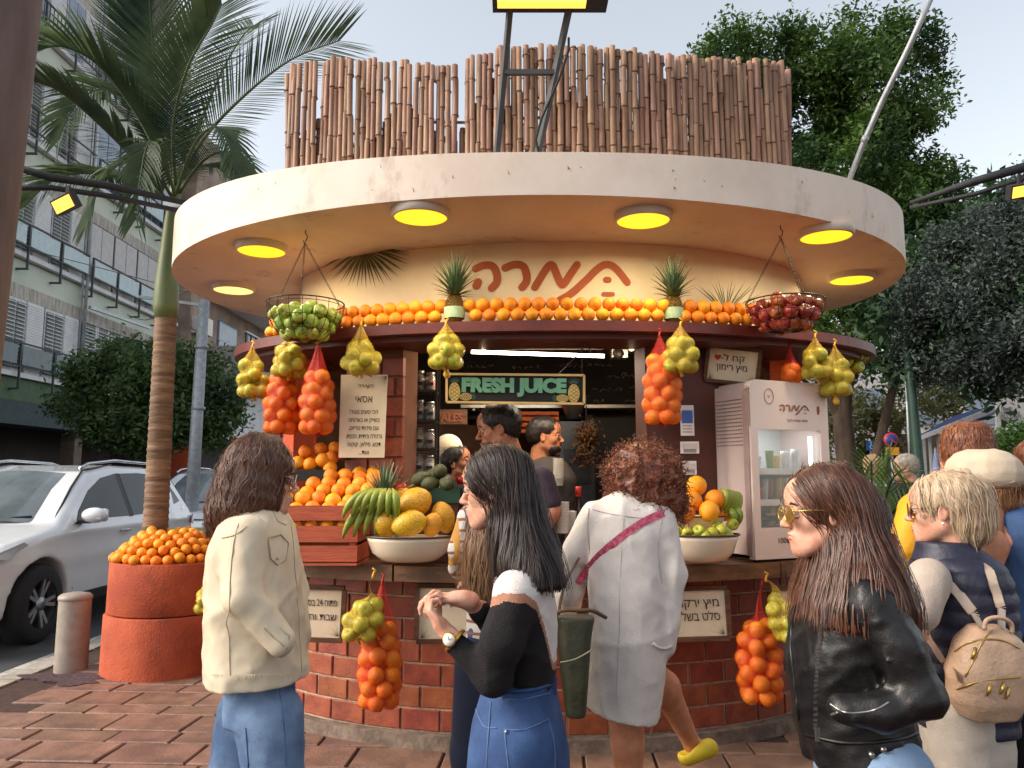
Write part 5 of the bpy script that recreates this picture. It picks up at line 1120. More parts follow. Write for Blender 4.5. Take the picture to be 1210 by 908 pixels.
hd = thing('hedge_bush', 'rounded green hedge below the awning at the right edge', 'hedge', (9, 13, 0)); leaves('foliage', [tuple(at(px, py, 13))+(r,) for px, py, r in [(1180, 530, .3), (1205, 525, .35), (1230, 530, .4), (1190, 550, .35), (1220, 555, .4), (1195, 590, .5), (1230, 590, .5)]], 7000, .05, leafmat('hedge_leaf', C(50, 92, 40), C(96, 140, 60), 2), hd, 6, shell=.5)
# ================================================================ royal palm in the planter
pm = thing('palm_tree', 'tall palm tree growing out of the terracotta planter', 'palm tree', (-2.62, 6.15, 0)); YP = 6.15
m_ptr = M('palm_trunk_bark', C(140, 112, 90), .85, col2=C(98, 76, 60), scale=2.5, stretch=(1, 1, 9), bump=.7, bscale=9); m_cs = M('palm_crownshaft', C(112, 122, 74), .5, col2=C(88, 102, 60), scale=2, stretch=(2, 2, .5))
tp = []; tr_ = []; z = at(183, 640, YP).z; z1 = at(196, 378, YP).z; x0, x1 = at(183, 640, YP).x, at(196, 378, YP).x; k = 0
while z < z1:
    f = (z-.7)/(z1-.7)
    for dz, e in ((0, 1.05), (.022, 1.0), (.042, .99)): tp.append((x0+(x1-x0)*f, YP, z+dz)); tr_.append((.094-.012*f)*e*(1+.25*max(0, .12-f)/.12))
    z += .055
MB().tube(tp, tr_, 20).obj('trunk', m_ptr, pm); q = [(196, 380), (196, 362), (197, 335), (199, 300), (202, 265), (206, 235), (210, 200)]
MB().tube([at(a, b, YP) for a, b in q], [.082, .098, .09, .07, .056, .048, .038], 18).obj('crownshaft', m_cs, pm); CRW = at(207, 225, YP)
def pf(pix, Ys, L, n, s, w=.02, hang=.6, side=None, mat=None, tip=.2): w *= .52; L *= 1.1; n = int(n*1.45); frond([at(a, b, Y) for (a, b), Y in zip(pix, Ys)], L, n, mat or m_pf, pm, s, w, hang, side, tip=tip)
pf([(208, 225), (240, 165), (290, 112), (345, 70), (402, 48)], [6.15, 6.1, 6.0, 5.95, 5.9], .52, 52, 1, .013, .15, side=Vector((.5, .0, -1)))
pf([(207, 222), (195, 150), (182, 70), (176, -20), (180, -60)], [6.15, 6.1, 6.0, 5.8, 5.7], .62, 62, 2, .026, .1, side=Vector((1, .15, 0)))
pf([(205, 225), (170, 150), (120, 80), (75, 55), (45, 60)], [6.15, 6.0, 5.8, 5.6, 5.5], .5, 50, 3, .022, .5)
pf([(206, 250), (165, 195), (110, 140), (70, 108), (38, 95)], [6.15, 5.9, 5.6, 5.4, 5.3], .42, 46, 4, .024, .9)
pf([(206, 240), (160, 215), (110, 205), (65, 212), (28, 245)], [6.15, 6.1, 6.2, 6.2, 6.2], .36, 40, 5, .022, .9)
pf([(210, 225), (235, 150), (262, 85), (285, 45), (300, 30)], [6.15, 6.4, 6.7, 7.0, 7.2], .5, 48, 6, .02, .3)
pf([(210, 230), (240, 190), (268, 180), (285, 205), (292, 225)], [6.15, 5.9, 5.7, 5.6, 5.55], .34, 34, 7, .024, .8)
pf([(206, 225), (185, 160), (150, 90), (135, 20), (125, -20)], [6.15, 6.5, 6.9, 7.2, 7.4], .55, 50, 8, .024, .3)
pf([(208, 240), (225, 205), (250, 195), (275, 215), (288, 240)], [6.15, 6.4, 6.7, 6.8, 6.8], .34, 34, 9, .02, .9)
pf([(208, 225), (205, 150), (222, 80), (250, 30), (262, 5)], [6.15, 5.8, 5.5, 5.3, 5.2], .48, 46, 10, .024, .4)
pf([(206, 238), (180, 200), (150, 190), (120, 215), (105, 260)], [6.15, 5.9, 5.7, 5.6, 5.55], .34, 30, 11, .026, 1.1)
pf([(205, 230), (165, 130), (118, 105), (85, 130), (70, 165)], [6.15, 6.4, 6.6, 6.7, 6.7], .42, 40, 12, .024, .8)
pf([(208, 235), (190, 180), (175, 170), (165, 215), (160, 260)], [6.15, 5.7, 5.5, 5.4, 5.4], .3, 24, 13, .024, 1.2)
pf([(208, 230), (230, 170), (255, 150), (270, 170), (276, 195)], [6.15, 5.6, 5.3, 5.2, 5.15], .34, 32, 14, .024, .8)
# ================================================================ cable arms with floodlights, mast on the roof
m_blk = M('black_cable_bundle', C(34, 34, 38), .7, bump=.4)
ca = thing('overhead_arm', 'black cable bundle with a lit floodlight reaching to the kiosk roof at left', 'cable arm', tuple(at(220, 245, 5.0)))
A0, A1 = at(0, 192, 4.4), at(232, 243, 5.0)
MB().tube([A0, at(60, 210, 4.5), at(130, 220, 4.7), A1], [.022, .026, .024, .018], 8).obj('upper_cable', m_blk, ca); MB().tube([at(0, 222, 4.4), at(60, 222, 4.5), at(130, 232, 4.7), at(215, 250, 4.95)], [.02, .018, .018, .016], 8).obj('lower_cable', m_blk, ca)
def flood(px, py, Y, label, w=.17, face=(-.3, -1, -.5), grp='floodlights on the cable arms'):
    c = at(px, py, Y); t = thing('floodlight', label, 'floodlight', tuple(c), grp); q = Vector(face).to_track_quat('Z', 'Y').to_matrix()@Matrix.Rotation(.25, 3, 'Z')
    MB().box(c, (w, w*.55, .045), q).obj('housing', m_blk, t); MB().box(c+q@Vector((0, 0, .024)), (w*.86, w*.42, .004), q).obj('lamp_face', M('warm_flood', C(255, 200, 90), .4, emit=(1, .46, .06, 1), estr=1.0, var=0), t)
    MB().bar(c, c+Vector((.01, 0, .11)), .02).obj('bracket', m_blk, t)
flood(78, 241, 4.45, 'lit floodlight hanging from the left cable arm in front of the building')
MB().box(at(205, 243, 5.0), (.12, .05, .035)).obj('bracket_plate', m_alum, ca)
cb = thing('overhead_arm', 'black cable bundle crossing from the right edge to the kiosk roof', 'cable arm', tuple(at(1085, 245, 5.3)))
MB().tube([at(1075, 240, 5.4), at(1150, 215, 5.2), at(1230, 192, 5.0)], [.014, .03, .035], 8).obj('upper_cable', m_blk, cb); MB().tube([at(1075, 246, 5.4), at(1150, 230, 5.2), at(1230, 205, 5.0)], .016, 8).obj('lower_cable', m_blk, cb)
flood(1204, 226, 4.9, 'lit floodlight at the right edge under the cable bundle', face=(.3, -1, -.5))
ms = thing('roof_floodlight', 'black ladder-like frame on the roof carrying a yellow floodlight', 'floodlight stand', (0, 3.75, 2.97))
MB().bar(at(587, 184, 3.7), at(604, -6, 3.55), .026).obj('leg', m_rail, ms); MB().bar(at(635, 184, 3.7), at(676, -6, 3.55), .026).obj('leg', m_rail, ms); MB().bar(at(596, 86, 3.62), at(657, 86, 3.62), .024).obj('rung', m_rail, ms)
MB().tube([at(672, 45, 3.58), at(672, 60, 3.56), at(660, 95, 3.6), at(640, 140, 3.64), at(633, 165, 3.66), at(637, 182, 3.68)], .006, 6).obj('cable', m_blk, ms)
fh = MB().box(at(650, -2, 3.5), (.56, .16, .05)).obj('floodlight', m_blk, ms); MB().box(at(640, 5, 3.43), (.42, .05, .012)).obj('lamp_face', M('warm_flood', C(255, 200, 90), .4, emit=(1, .46, .06, 1), estr=1.0, var=0), fh)
pr = thing('steel_pipe', 'slanting grey steel pipe rising from the right end of the roof', 'pipe', tuple(at(1000, 208, 4.4)))
b_ = at(998, 208, 4.4); P_ = [b_+Vector((-.04, .02, b_.z*0-(b_.z-3.0))), at(1022, 165, 4.3), at(1043, 118, 4.2), at(1072, 60, 4.05), at(1106, -15, 3.9)]; MB().tube(P_, .016, 10).obj('tube', m_galv, pr); MB().tube([P_[1]-(P_[2]-P_[1])*.08, P_[1]+(P_[2]-P_[1])*.08], .021, 10).obj('coupling', m_galv, pr)
wi = thing('street_cable', 'thin black cables strung between the apartment building and the roof', 'cable', tuple(at(150, 330, 8)))
for a in ([(20, 292, 12), (100, 312, 10), (205, 340, 8), (235, 346, 7)], [(30, 160, 9), (110, 186, 8), (200, 200, 6.3)], [(150, 372, 12), (175, 378, 10), (205, 352, 8), (232, 340, 6.6)]): MB().tube(smooth_path([at(*p) for p in a], 6), .006, 5).obj('wire', m_blk, wi)
# ================================================================ right background
gp = thing('green_pole', 'dark green lamp pole between the trees at the right', 'pole', (5.9, 11, 0)); MB().tube([at(1091, 680, 11), at(1086, 560, 11), at(1077, 460, 11), at(1062, 330, 11)], [.08, .075, .065, .055], 14).obj('post', M('green_pole_paint', C(40, 66, 54), .5), gp)
MB().tube([at(1076, 560, 11.1), at(1070, 440, 11.1)], .02, 6).obj('conduit', m_alum, gp)
sg = thing('parking_sign', 'round blue and red no-parking sign with yellow plate on a post', 'road sign', tuple(at(1053, 545, 13))); c = at(1053, 520, 13); rx = Matrix.Rotation(PI/2, 3, 'X')
MB().lathe([(.001, -.01), (.125, -.01), (.125, .01), (.001, .01)], c, 28, mat=rx).obj('red_disc', M('sign_red', C(196, 52, 60), .5), sg); MB().lathe([(.001, .0), (.095, .0), (.095, .014), (.001, .014)], c, 28, mat=rx).obj('blue_disc', M('sign_blue', C(44, 74, 160), .5), sg)
MB().bar(c+Vector((-.07, -.02, .055)), c+Vector((.07, -.02, -.055)), .022, .004, up=(0, 1, 0)).obj('red_slash', M('sign_red', C(196, 52, 60), .5), sg); MB().box(c+Vector((.01, 0, -.19)), (.22, .015, .13)).obj('yellow_plate', M('sign_yellow', C(232, 160, 40), .5), sg)
MB().tube([(c.x+.01, c.y+.03, c.z+.1), (c.x+.01, c.y+.03, 0)], .025, 8).obj('post', m_galv, sg)
s2 = thing('disabled_bay_sign', 'small blue wheelchair parking sign left of the no-parking sign', 'road sign', tuple(at(1030, 527, 14))); c = at(1030, 527, 14); MB().box(c, (.2, .015, .16)).obj('plate', M('sign_blue2', C(52, 112, 180), .5), s2); w_ = M('sign_white', C(230, 232, 236), .5)
mb = MB(); y_ = c.y-.012
mb.tube([Vector((c.x+.03*math.cos(a)-.005, y_, c.z-.025+.03*math.sin(a))) for a in np.linspace(2.2, 5.6, 12)], .006, 5); mb.tube([(c.x-.015, y_, c.z+.045), (c.x-.01, y_, c.z+.0), (c.x+.025, y_, c.z), (c.x+.035, y_, c.z-.035), (c.x+.05, y_, c.z-.035)], .007, 5); mb.ball((c.x-.016, y_, c.z+.06), .011, 8, 6); mb.obj('wheelchair_symbol', w_, s2)
MB().tube([(c.x, c.y+.03, c.z), (c.x, c.y+.03, 0)], .025, 8).obj('post', m_galv, s2)
cn = thing('market_canopy', 'blue and white market canopy on thin posts at the right', 'canopy', (8, 16, 0)); Y1 = 14.0
MB().poly([at(1086, 518, Y1), at(1128, 494, Y1+2), at(1192, 478, Y1+2), at(1165, 496, Y1)], (0, 0, .05)).obj('blue_roof', M('canopy_blue', C(60, 84, 136), .7), cn)
MB().poly([at(1086, 521, Y1-.05), at(1086, 516, Y1-.05), at(1210, 466, Y1-.05), at(1210, 474, Y1-.05)], (0, .06, 0)).obj('white_edge', m_wp, cn)
for px in (1091, 1098, 1108, 1180): MB().bar(at(px, 512 if px < 1150 else 470, Y1+.2), Vector((at(px, 520, Y1+.2).x, Y1+.2, 0)), .04).obj('post', m_wp, cn)
MB().box((at(1150, 560, 17).x, 17.5, 1.2), (3.6, .1, 2.4)).obj('back_cloth', M('stall_shade', C(150, 130, 116), .9, var=.3, scale=2), cn)
um = thing('folded_umbrella', 'folded pale blue market umbrella under the canopy', 'umbrella', tuple(at(1107, 590, 13.6))); b = at(1107, 560, 13.6)
MB().lathe([(.015, -1.4), (.015, -.42), (.10, -.40), (.09, -.2), (.05, .2), (.02, .42), (.001, .46)], b, 10).obj('canopy_cloth', M('pale_blue_cloth', C(150, 156, 190), .8), um)
aw = thing('cafe_awning', 'white cafe awning lettered ALLORA with a bow tie emblem', 'awning', tuple(at(1200, 500, 13))); Y2 = 13.4
MB().poly([at(1178, 462, Y2), at(1178, 505, Y2), at(1260, 508, Y2), at(1260, 440, Y2)], (0, .05, 0)).obj('valance', M('awning_cloth', C(206, 202, 198), .8, var=.05), aw); MB().poly([at(1178, 462, Y2), at(1260, 440, Y2), at(1262, 455, Y2+2), at(1170, 470, Y2+2)], (0, 0, .03)).obj('roof_cloth', M('awning_cloth', C(206, 202, 198), .8, var=.05), aw)
m_aw = M('awning_lettering', C(120, 118, 120), .7); text('ALLORA', 'lettering', m_aw, at(1194, 491, Y2-.02), .2, aw, width=.37); c = at(1190, 483, Y2-.02)
MB().poly([c+Vector((-.07, 0, .035)), c+Vector((-.07, 0, -.035)), c+Vector((-.01, 0, -.012)), c+Vector((.01, 0, -.012)), c+Vector((.07, 0, -.035)), c+Vector((.07, 0, .035)), c+Vector((.01, 0, .012)), c+Vector((-.01, 0, .012))], (0, .01, 0)).obj('bow_tie_emblem', m_aw, aw)
mb = MB(); mb.box(at(1196, 497, Y2-.01), (.42, .004, .006)); mb.obj('underline', m_aw, aw)
bw = thing('white_building', 'pale sunlit building seen through the trees at the right', 'building', (10, 34, 0)); bx('wall', 4, 24, 32, 36, -.1, 6.5, M('pale_facade', C(206, 200, 196), .9, var=.08, scale=.5), bw)
for i in range(8):
    for j in range(2): bx('window', 5+i*2.3, 6.2+i*2.3, 31.92, 32.05, 1.0+j*2.6, 2.5+j*2.6, m_wglass, bw)
b2 = thing('shop_building', 'low building with shop fronts behind the pedestrians', 'building', (5, 26, 0)); bx('wall', 3.2, 9.5, 26, 29, -.1, 3.0, M('shop_facade', C(176, 160, 150), .85, var=.3, scale=1.2), b2)
for i, cc in enumerate([(206, 202, 200), (90, 96, 110), (190, 60, 50), (200, 196, 190)]): bx('shop_window', 3.5+i*1.5, 4.7+i*1.5, 25.9, 26.05, .2, 2.2, M('shop_glass%s' % 'abcd'[i], C(*cc), .4), b2)
# green wheelie bin behind the planter
wb = thing('green_bin', 'dark green plastic bin behind the planter', 'bin', (-2.55, 6.9, 0)); c = at(228, 640, 7.0); m_bin = M('olive_bin_plastic', C(76, 86, 62), .5)
MB().box((c.x, 7.0, .45), (.42, .5, .9), taper=1.12).obj('tub', m_bin, wb); MB().box((c.x, 7.0, .93), (.54, .6, .06)).obj('lid', m_bin, wb)
# ================================================================ signs on the kiosk
m_paper = M('cream_paper', C(232, 214, 184), .8, var=.05, scale=8); m_ink = M('dark_ink', C(70, 52, 40), .8); m_inkr = M('brown_ink', C(150, 84, 56), .8)
m_frame = M('old_wood_frame', C(112, 74, 48), .7, col2=C(76, 50, 34), scale=5, stretch=(1, 8, 8), bump=.4); m_bk = M('chalkboard_black', C(30, 27, 26), .8, var=.3, scale=3)
def small_logo(parent, c, w, xd, up, nrm, mat, depth=.0):
    """the shop's brush logo as small flat strokes"""
    mb = MB(); xd, up, nrm = Vector(xd).normalized(), Vector(up).normalized(), Vector(nrm).normalized(); k = w/182
    for pts, wd in LOGO:
        P = [Vector(c)+xd*((p.x-652)*k)+up*((334-p.y)*k)+nrm*.002 for p in (smooth_path([(a, b, 0) for a, b in pts], 4) if len(pts) > 2 else [Vector((a, b, 0)) for a, b in pts])]
        flat_stroke(mb, P, wd*k*.8, lambda p: nrm, .0015)
    return mb.obj('logo', mat, parent, kind='stuff')
def sprig(parent, c, xd, up, nrm, L, a0, a1, n, mat, w=.0012, name='leaf_print'):
    mb = MB(); c, xd, up, nrm = Vector(c), Vector(xd), Vector(up), Vector(nrm)
    for k in range(n):
        a = a0+(a1-a0)*k/(n-1); d = xd*math.cos(a)+up*math.sin(a); l = L*(.75+.25*math.sin(k*2.1)); s = nrm.cross(d)*w
        mb.add([c-s+nrm*.0012, c+s+nrm*.0012, c+d*l+nrm*.0012], [(0, 1, 2)], False)
    return mb.obj(name, mat, parent, kind='stuff')
m_print = M('leaf_print_ink', C(134, 130, 96), .8)
# white paper menu on the brick pier
p0, p1, p2, p3 = at(403, 443, 4.34), at(458, 443, 4.34), at(454, 541, 4.34), at(400, 541, 4.34)
mn = thing('paper_menu', 'tall cream paper menu headed with the shop logo hanging on the brick pier', 'menu sign', tuple((p0+p2)/2)); MB().poly([p0, p1, p2, p3], (0, .006, 0)).obj('card', m_paper, mn)
xd, up, nr = (p1-p0).normalized(), (p0-p3).normalized(), Vector((0, -1, 0)); Ym = 4.338
small_logo(mn, at(433, 457, Ym), .088, xd, up, nr, m_ink); sprig(mn, at(457, 445, Ym), xd, up, nr, .075, rad(185), rad(262), 9, m_print)
text('אסאי', 'lettering', m_ink, at(430, 472, Ym), .058, mn, xd, up, .0006, rtl=True, width=.095)
for i, (l, w) in enumerate([('הכי טעים בעיר!', .158), ('בשייק או בארוחה', .175), ('עם פירות טריים,', .165), ('גרנולה ביתית, בננות,', .20), ('דבש, סילאן, קוקוס', .185), ('ועוד...', .055)]):
    text(l, 'lettering', m_ink, at(430, 487+i*9.6, Ym), .034, mn, xd, up, .0005, rtl=True, width=w)
for px in (423, 440): MB().tube([at(px-2, 446, Ym-.002), at(px, 441, Ym-.01), at(px+3, 443, Ym)], .003, 5).obj('clip', m_blk, mn)
# FRESH JUICE board
Yj = 4.22; fj = thing('juice_sign', 'black hanging board with green block letters FRESH JUICE and painted pineapples', 'sign', tuple(at(609, 460, Yj)))
q0, q1, q2, q3 = at(528, 442.5, Yj), at(690, 444, Yj), at(690, 477.5, Yj), at(528, 475.5, Yj); MB().poly([q0, q1, q2, q3], (0, .02, 0)).obj('board', m_bk, fj)
m_fr2 = M('pale_wood_strip', C(222, 184, 120), .6)
for a, b in ((q0, q1), (q1, q2), (q2, q3), (q3, q0)): MB().bar(a+Vector((0, -.002, 0)), b+Vector((0, -.002, 0)), .012, .028, up=(0, 1, 0)).obj('frame_strip', m_fr2, fj)
xd = (q1-q0).normalized(); up = Vector((-xd.z, 0, xd.x)); m_jg = M('sign_green', C(112, 168, 130), .6, emit=(.1, .3, .18, 1), estr=.0)
text('FRESH JUICE', 'lettering', m_jg, at(607, 456.5, Yj-.006), .100, fj, xd, up, .004, bold=.0065, width=.575); m_jy = M('sign_yellow_paint', C(226, 188, 96), .6)
def pine_icon(px, py, h, ang):
    c = at(px, py, Yj-.004); rot = Matrix.Rotation(ang, 3, 'Y'); g = MB(); l = MB(); w = h*.30; o = []
    for k in range(16): a = 2*PI*k/16; o.append(c+rot@Vector((w*math.cos(a), 0, h*.5*math.sin(a)-.1*h)))
    g.poly(o, (0, -.003, 0)); g.obj('pineapple_icon', m_jy, fj)
    for k in range(-3, 4):
        a = k*.32; b = c+rot@Vector((0, 0, h*.36)); t_ = c+rot@Vector((h*.42*math.sin(a), -.0, h*.36+h*.42*math.cos(a))); s = (t_-b).cross(Vector((0, 1, 0))).normalized()*.004; l.add([b-s, b+s, t_], [(0, 1, 2)], False)
    for k in range(-2, 3):
        for sg_ in (1, -1):
            a = c+rot@Vector((-w*.8, -.0045, k*h*.2-.1*h-sg_*w*.6)); b = c+rot@Vector((w*.8, -.0045, k*h*.2-.1*h+sg_*w*.6)); s = Vector((b-a)).cross(Vector((0, 1, 0))).normalized()*.0012; l.add([a-s, a+s, b+s, b-s], [(0, 1, 2, 3)], False)
    l.obj('icon_lines', M('icon_dark', C(70, 98, 84), .7), fj, kind='stuff')
pine_icon(537, 461, .105, 0); pine_icon(678, 463, .105, 0); pine_icon(552, 469, .07, PI/2); pine_icon(663, 471, .07, -PI/2)
for a, b in ((530, 548), (688, 668)):
    ch = MB(); chain(ch, at(a, 443, Yj), Vector((at(a, 443, Yj).x, Yj-.02, 2.19))); ch.obj('chain', m_wire, fj)
rp = thing('hanging_rope', 'thin diagonal cord running from the shelf beam to the sign', 'cord', tuple(at(698, 395, 4.3))); MB().tube([at(700, 394, 4.3), at(682, 420, 4.3), at(660, 443, 4.3)], .004, 5).obj('rope', m_blk, rp); MB().tube([at(697, 400, 4.31), at(697, 420, 4.31)], .004, 5).obj('rope', m_blk, rp)
# framed cards
def framed(x0, x1, y0, y1, Y, label, lines, tilt=0, heart=False, hooks=True, size=.05, wf=.75, ltilt=0, fw=.024):
    a, b = at(x0, y0, Y), at(x1, y1, Y); c = (a+b)/2; w, h = b.x-a.x, a.z-b.z; t = thing('framed_card', label, 'framed sign', tuple(c), 'framed cards on the kiosk'); m = Matrix.Rotation(tilt, 3, 'Y'); lean = Matrix.Rotation(ltilt, 3, 'X'); m = m@lean
    P = lambda x, z, y=0: c+m@Vector((x, y, z)); MB().box(c+m@Vector((0, .004, 0)), (w-.01, .008, h-.01), m).obj('card', m_paper, t)
    for x, z, dx, dz in ((0, h/2, w, fw), (0, -h/2, w, fw), (-w/2, 0, fw, h-fw-.001), (w/2, 0, fw, h-fw-.001)): MB().box(P(x, z, -.002), (dx, .026, dz), m).obj('frame_bar', m_frame, t)
    xd, up, nr = m@Vector((1, 0, 0)), m@Vector((0, 0, 1)), m@Vector((0, -1, 0))
    for i, l in enumerate(lines): text(l, 'lettering', m_ink, P(.0, h*.2-i*h*.27, -.003), size, t, xd, up, .0006, rtl=True, width=min(w*wf, len(l)*size*.52), shear=-.12)
    sprig(t, P(w*.42, -h*.42, -.0015), xd, up, nr, h*.32, rad(95), rad(178), 9, m_print); sprig(t, P(-w*.42, -h*.44, -.0015), xd, up, nr, h*.3, rad(5), rad(90), 8, m_print)
    if heart:
        g = MB(); g.poly([P(-w*.3+.019*(math.sin(s)**3), h*.2+.0012*(13*math.cos(s)-5*math.cos(2*s)-2*math.cos(3*s)-math.cos(4*s)), -.002) for s in np.linspace(0, 2*PI, 24, endpoint=False)], nr*.002); g.obj('heart', M('heart_red', C(196, 60, 40), .7), t)
    if hooks:
        for s in (-.3, .3): MB().tube([P(w*s, h/2), P(w*s, h/2+.03)+Vector((.006, 0, 0)), P(w*s, h/2+.06), P(w*s, h/2+.09)], .003, 5).obj('hook', m_wire, t)
    return t
framed(346, 405, 694, 756, 4.20, 'framed card with 24 in its text hanging left on the brick base', ['פתוח 24 בסופש', 'שבת וחגים'], .03, size=.05)
framed(493, 560, 692, 758, 4.14, 'framed card hanging behind the hands of the woman with the watch', ['שייק פירות'], 0, size=.05)
framed(786, 861, 695, 755, 4.14, 'framed card of two handwritten lines right of the white dress', ['מיץ ירקות', 'סלט בשליק'], -.03, size=.062)
framed(916, 985, 695, 755, 4.24, 'framed card partly hidden beside the leather jacket', ['שלי'], .0, size=.05)
framed(834, 897, 412, 452, 4.42, 'framed yellowed card with a red heart leaning above the fridge', ['קח ל-', 'מיץ רימון'], .10, True, False, .052, .6, .18, .02)
# notices on the wooden pier
for px, py, w, h, cc, lb in [(812, 497, 16, 36, (60, 96, 168), 'blue and white notice on the wooden pier'), (815, 529, 22, 14, (196, 186, 176), 'small white notice below the blue one'), (815, 553, 16, 16, (176, 172, 140), 'small pale green notice above the fruit tray')]:
    a = at(px, py, 4.30); t = thing('notice', lb, 'notice', tuple(a), None); k = 4.3/914; MB().box(a, (w*k, .004, h*k)).obj('sheet', M('notice_white', C(214, 208, 204), .7), t); MB().box(a+Vector((0, -.003, h*k*.12)), (w*k*.8, .003, h*k*.42)).obj('print_block', M('notice_'+'abc'[int(px+py) % 3], C(*cc), .7), t)
    for j in range(3): MB().box(a+Vector((0, -.003, -h*k*(.18+.1*j))), (w*k*.7, .002, .003)).obj('print_line', m_ink, t)
# ================================================================ display fridge
PH = rad(24); A = onz(893, 662, .985); d1 = Vector((math.cos(PH), math.sin(PH), 0)); d2 = Vector((-math.sin(PH), math.cos(PH), 0)); nF = -d2; FW, FD = .56, .47; zt_ = at(893, 449, A.y).z; FHt = zt_-.985; mF = Matrix.Rotation(PH, 3, 'Z')
fr = thing('display_fridge', 'pinkish white countertop display fridge with glass door and shop logo', 'fridge', tuple(A)); m_frg = M('fridge_enamel', C(226, 206, 196), .32, var=.02, coat=.3); m_frs = M('fridge_side', C(206, 186, 180), .4, var=.02); m_in = M('fridge_inside', C(200, 206, 206), .4, var=.03)
def FP(u, v, z): return A+d1*u+d2*v+Vector((0, 0, z))
def fbox(name, u0, u1, v0, v1, z0, z1, mat, par=None): return MB().box(FP((u0+u1)/2, (v0+v1)/2, (z0+z1)/2), (u1-u0, v1-v0, z1-z0), mF).obj(name, mat, par or fr)
def rbox(name, u0, u1, v0, v1, z0, z1, r, mat, axis='v'):
    n = 6; o = []
    for (cu, cz, a0) in ((u1-r, z1-r, 0), (u0+r, z1-r, PI/2), (u0+.012, z0+.012, PI), (u1-.012, z0+.012, 3*PI/2)):
        rr__ = r if cz > z0+.1 else .012
        for k in range(n+1): a = a0+PI/2*k/n; o.append((cu+rr__*math.cos(a), cz+rr__*math.sin(a)))
    return MB().poly([FP(u, v0, z) for u, z in o], d2*(v1-v0)).obj(name, mat, fr)
U0, U1, Z0, Z1 = .045, .50, .165, .70
rbox('cabinet_back', 0, FW, .36, FD, .02, FHt-.004, .05, m_frs)
fbox('side_panel', 0, .03, .045, .36, .02, FHt-.035, m_frs); fbox('side_panel', FW-.03, FW, .045, .36, .02, FHt-.035, m_frs); fbox('top_panel', .03, FW-.03, .045, .36, FHt-.2, FHt-.004, m_frs); fbox('side_top', 0.0, .03, .045, .36, FHt-.035, FHt-.02, m_frs); fbox('base_panel', .03, FW-.03, .045, .36, .02, .15, m_frs)
# door frame pieces around the pane
fbox('door_stile', -.002, U0, -.002, .043, .0, FHt-.03, m_frg); fbox('door_stile', U1, FW, -.002, .043, .0, FHt-.03, m_frg); fbox('door_bottom', U0, U1, -.002, .043, .0, Z0, m_frg); rbox('door_header_panel', -.002, FW, -.003, .043, Z1, FHt+.004, .045, m_frg)
fbox('grip_channel', -.012, -.001, .012, .05, .02, FHt-.06, M('fridge_grip', C(176, 150, 146), .4))
m_clr = M('clear_glass', C(200, 214, 214), .03, spec=.8, alpha=.16, var=0); fbox('glass_pane', U0, U1, .008, .013, Z0, Z1, m_clr)
fbox('cabinet_lining', .03, FW-.03, .345, .359, .15, FHt-.2, m_in)
for k, z in enumerate((.30, .47)):
    s = fbox('shelf', .035, FW-.035, .05, .34, z, z+.008, m_in); fbox('price_rail', .035, FW-.035, .035, .048, z-.018, z+.016, m_white, s)
fbox('drawer_strip', .04, FW-.04, .03, .045, .2, .23, m_black)
g = random.Random(6)
for z in (.165, .308, .478):
    for k in range(8):
        u = .06+k*.057; c = FP(u, g.uniform(.1, .2), z+.002); h = g.uniform(.07, .13); col = g.choice([(226, 226, 220), (190, 120, 90), (140, 160, 90), (230, 190, 120), (240, 240, 236)])
        MB().lathe([(.018, 0), (.024, h*.8), (.026, h), (.001, h)], c, 10).obj('drink_cup', M('cup_%d' % col[0], C(*col), .3), fr)
for k in range(2): fbox('light_strip', U1+.008-.03, U1-.004, .06, .075, Z0+.03, Z1-.03, M('fridge_tube', C(240, 250, 255), .5, emit=(.85, .95, 1, 1), estr=1.2, var=0)) if k == 0 else None
l = bpy.data.lights.new('fridge_light', 'AREA'); l.shape = 'RECTANGLE'; l.size = .3; l.size_y = .05; l.energy = .55; lo = bpy.data.objects.new('fridge_light', l); COL.objects.link(lo); lo.parent = fr; lo.location = FP(.28, .18, FHt-.215)-A
vn = MB()
for i in range(13):
    for j in range(14): vn.box(FP(-.002, .075+j*.02, FHt-.10-i*.021), (.003, .014, .006), mF)
vn.obj('vent_slots', M('vent_dark', C(146, 120, 114), .7), fr, kind='stuff')
small_logo(fr, FP(.31, -.004, FHt-.155), .21, d1, (0, 0, 1), nF, m_inkr)
c = FP(.485, -.005, FHt-.155); MB().tube([c+Vector((0, 0, .025)), c, c-Vector((0, 0, .022))], [.008, .010, .003], 8, flat=.4).obj('logo_mark', m_inkr, fr)
MB().tube([FP(.13+.032*math.cos(a), -.005, FHt-.085+.042*math.sin(a)) for a in np.linspace(0, 2*PI, 30)], .0015, 4).obj('emblem_ring', m_inkr, fr); MB().tube([FP(.122, -.005, FHt-.08), FP(.13, -.005, FHt-.09), FP(.14, -.005, FHt-.078)], .0015, 4).obj('emblem_mark', m_inkr, fr)
sprig(fr, FP(.545, -.004, FHt-.05), d1, (0, 0, 1), nF, .12, rad(180), rad(260), 11, m_print, .0018)
text('חמש עונות ברצף', 'lettering', m_inkr, FP(.33, -.004, FHt-.215), .022, fr, d1, (0, 0, 1), .0004, rtl=True)
text('סיטקים', 'lettering', m_ink, FP(.32, -.004, .095), .042, fr, d1, (0, 0, 1), .0006, rtl=True); text('100₪', 'lettering', m_ink, FP(.20, -.004, .095), .042, fr, d1, (0, 0, 1), .0006)
for u in (.04, FW-.04):
    for v in (.05, FD-.05): MB().lathe([(.016, -.013), (.013, .02)], FP(u, v, 0), 10).obj('foot', m_black, fr)
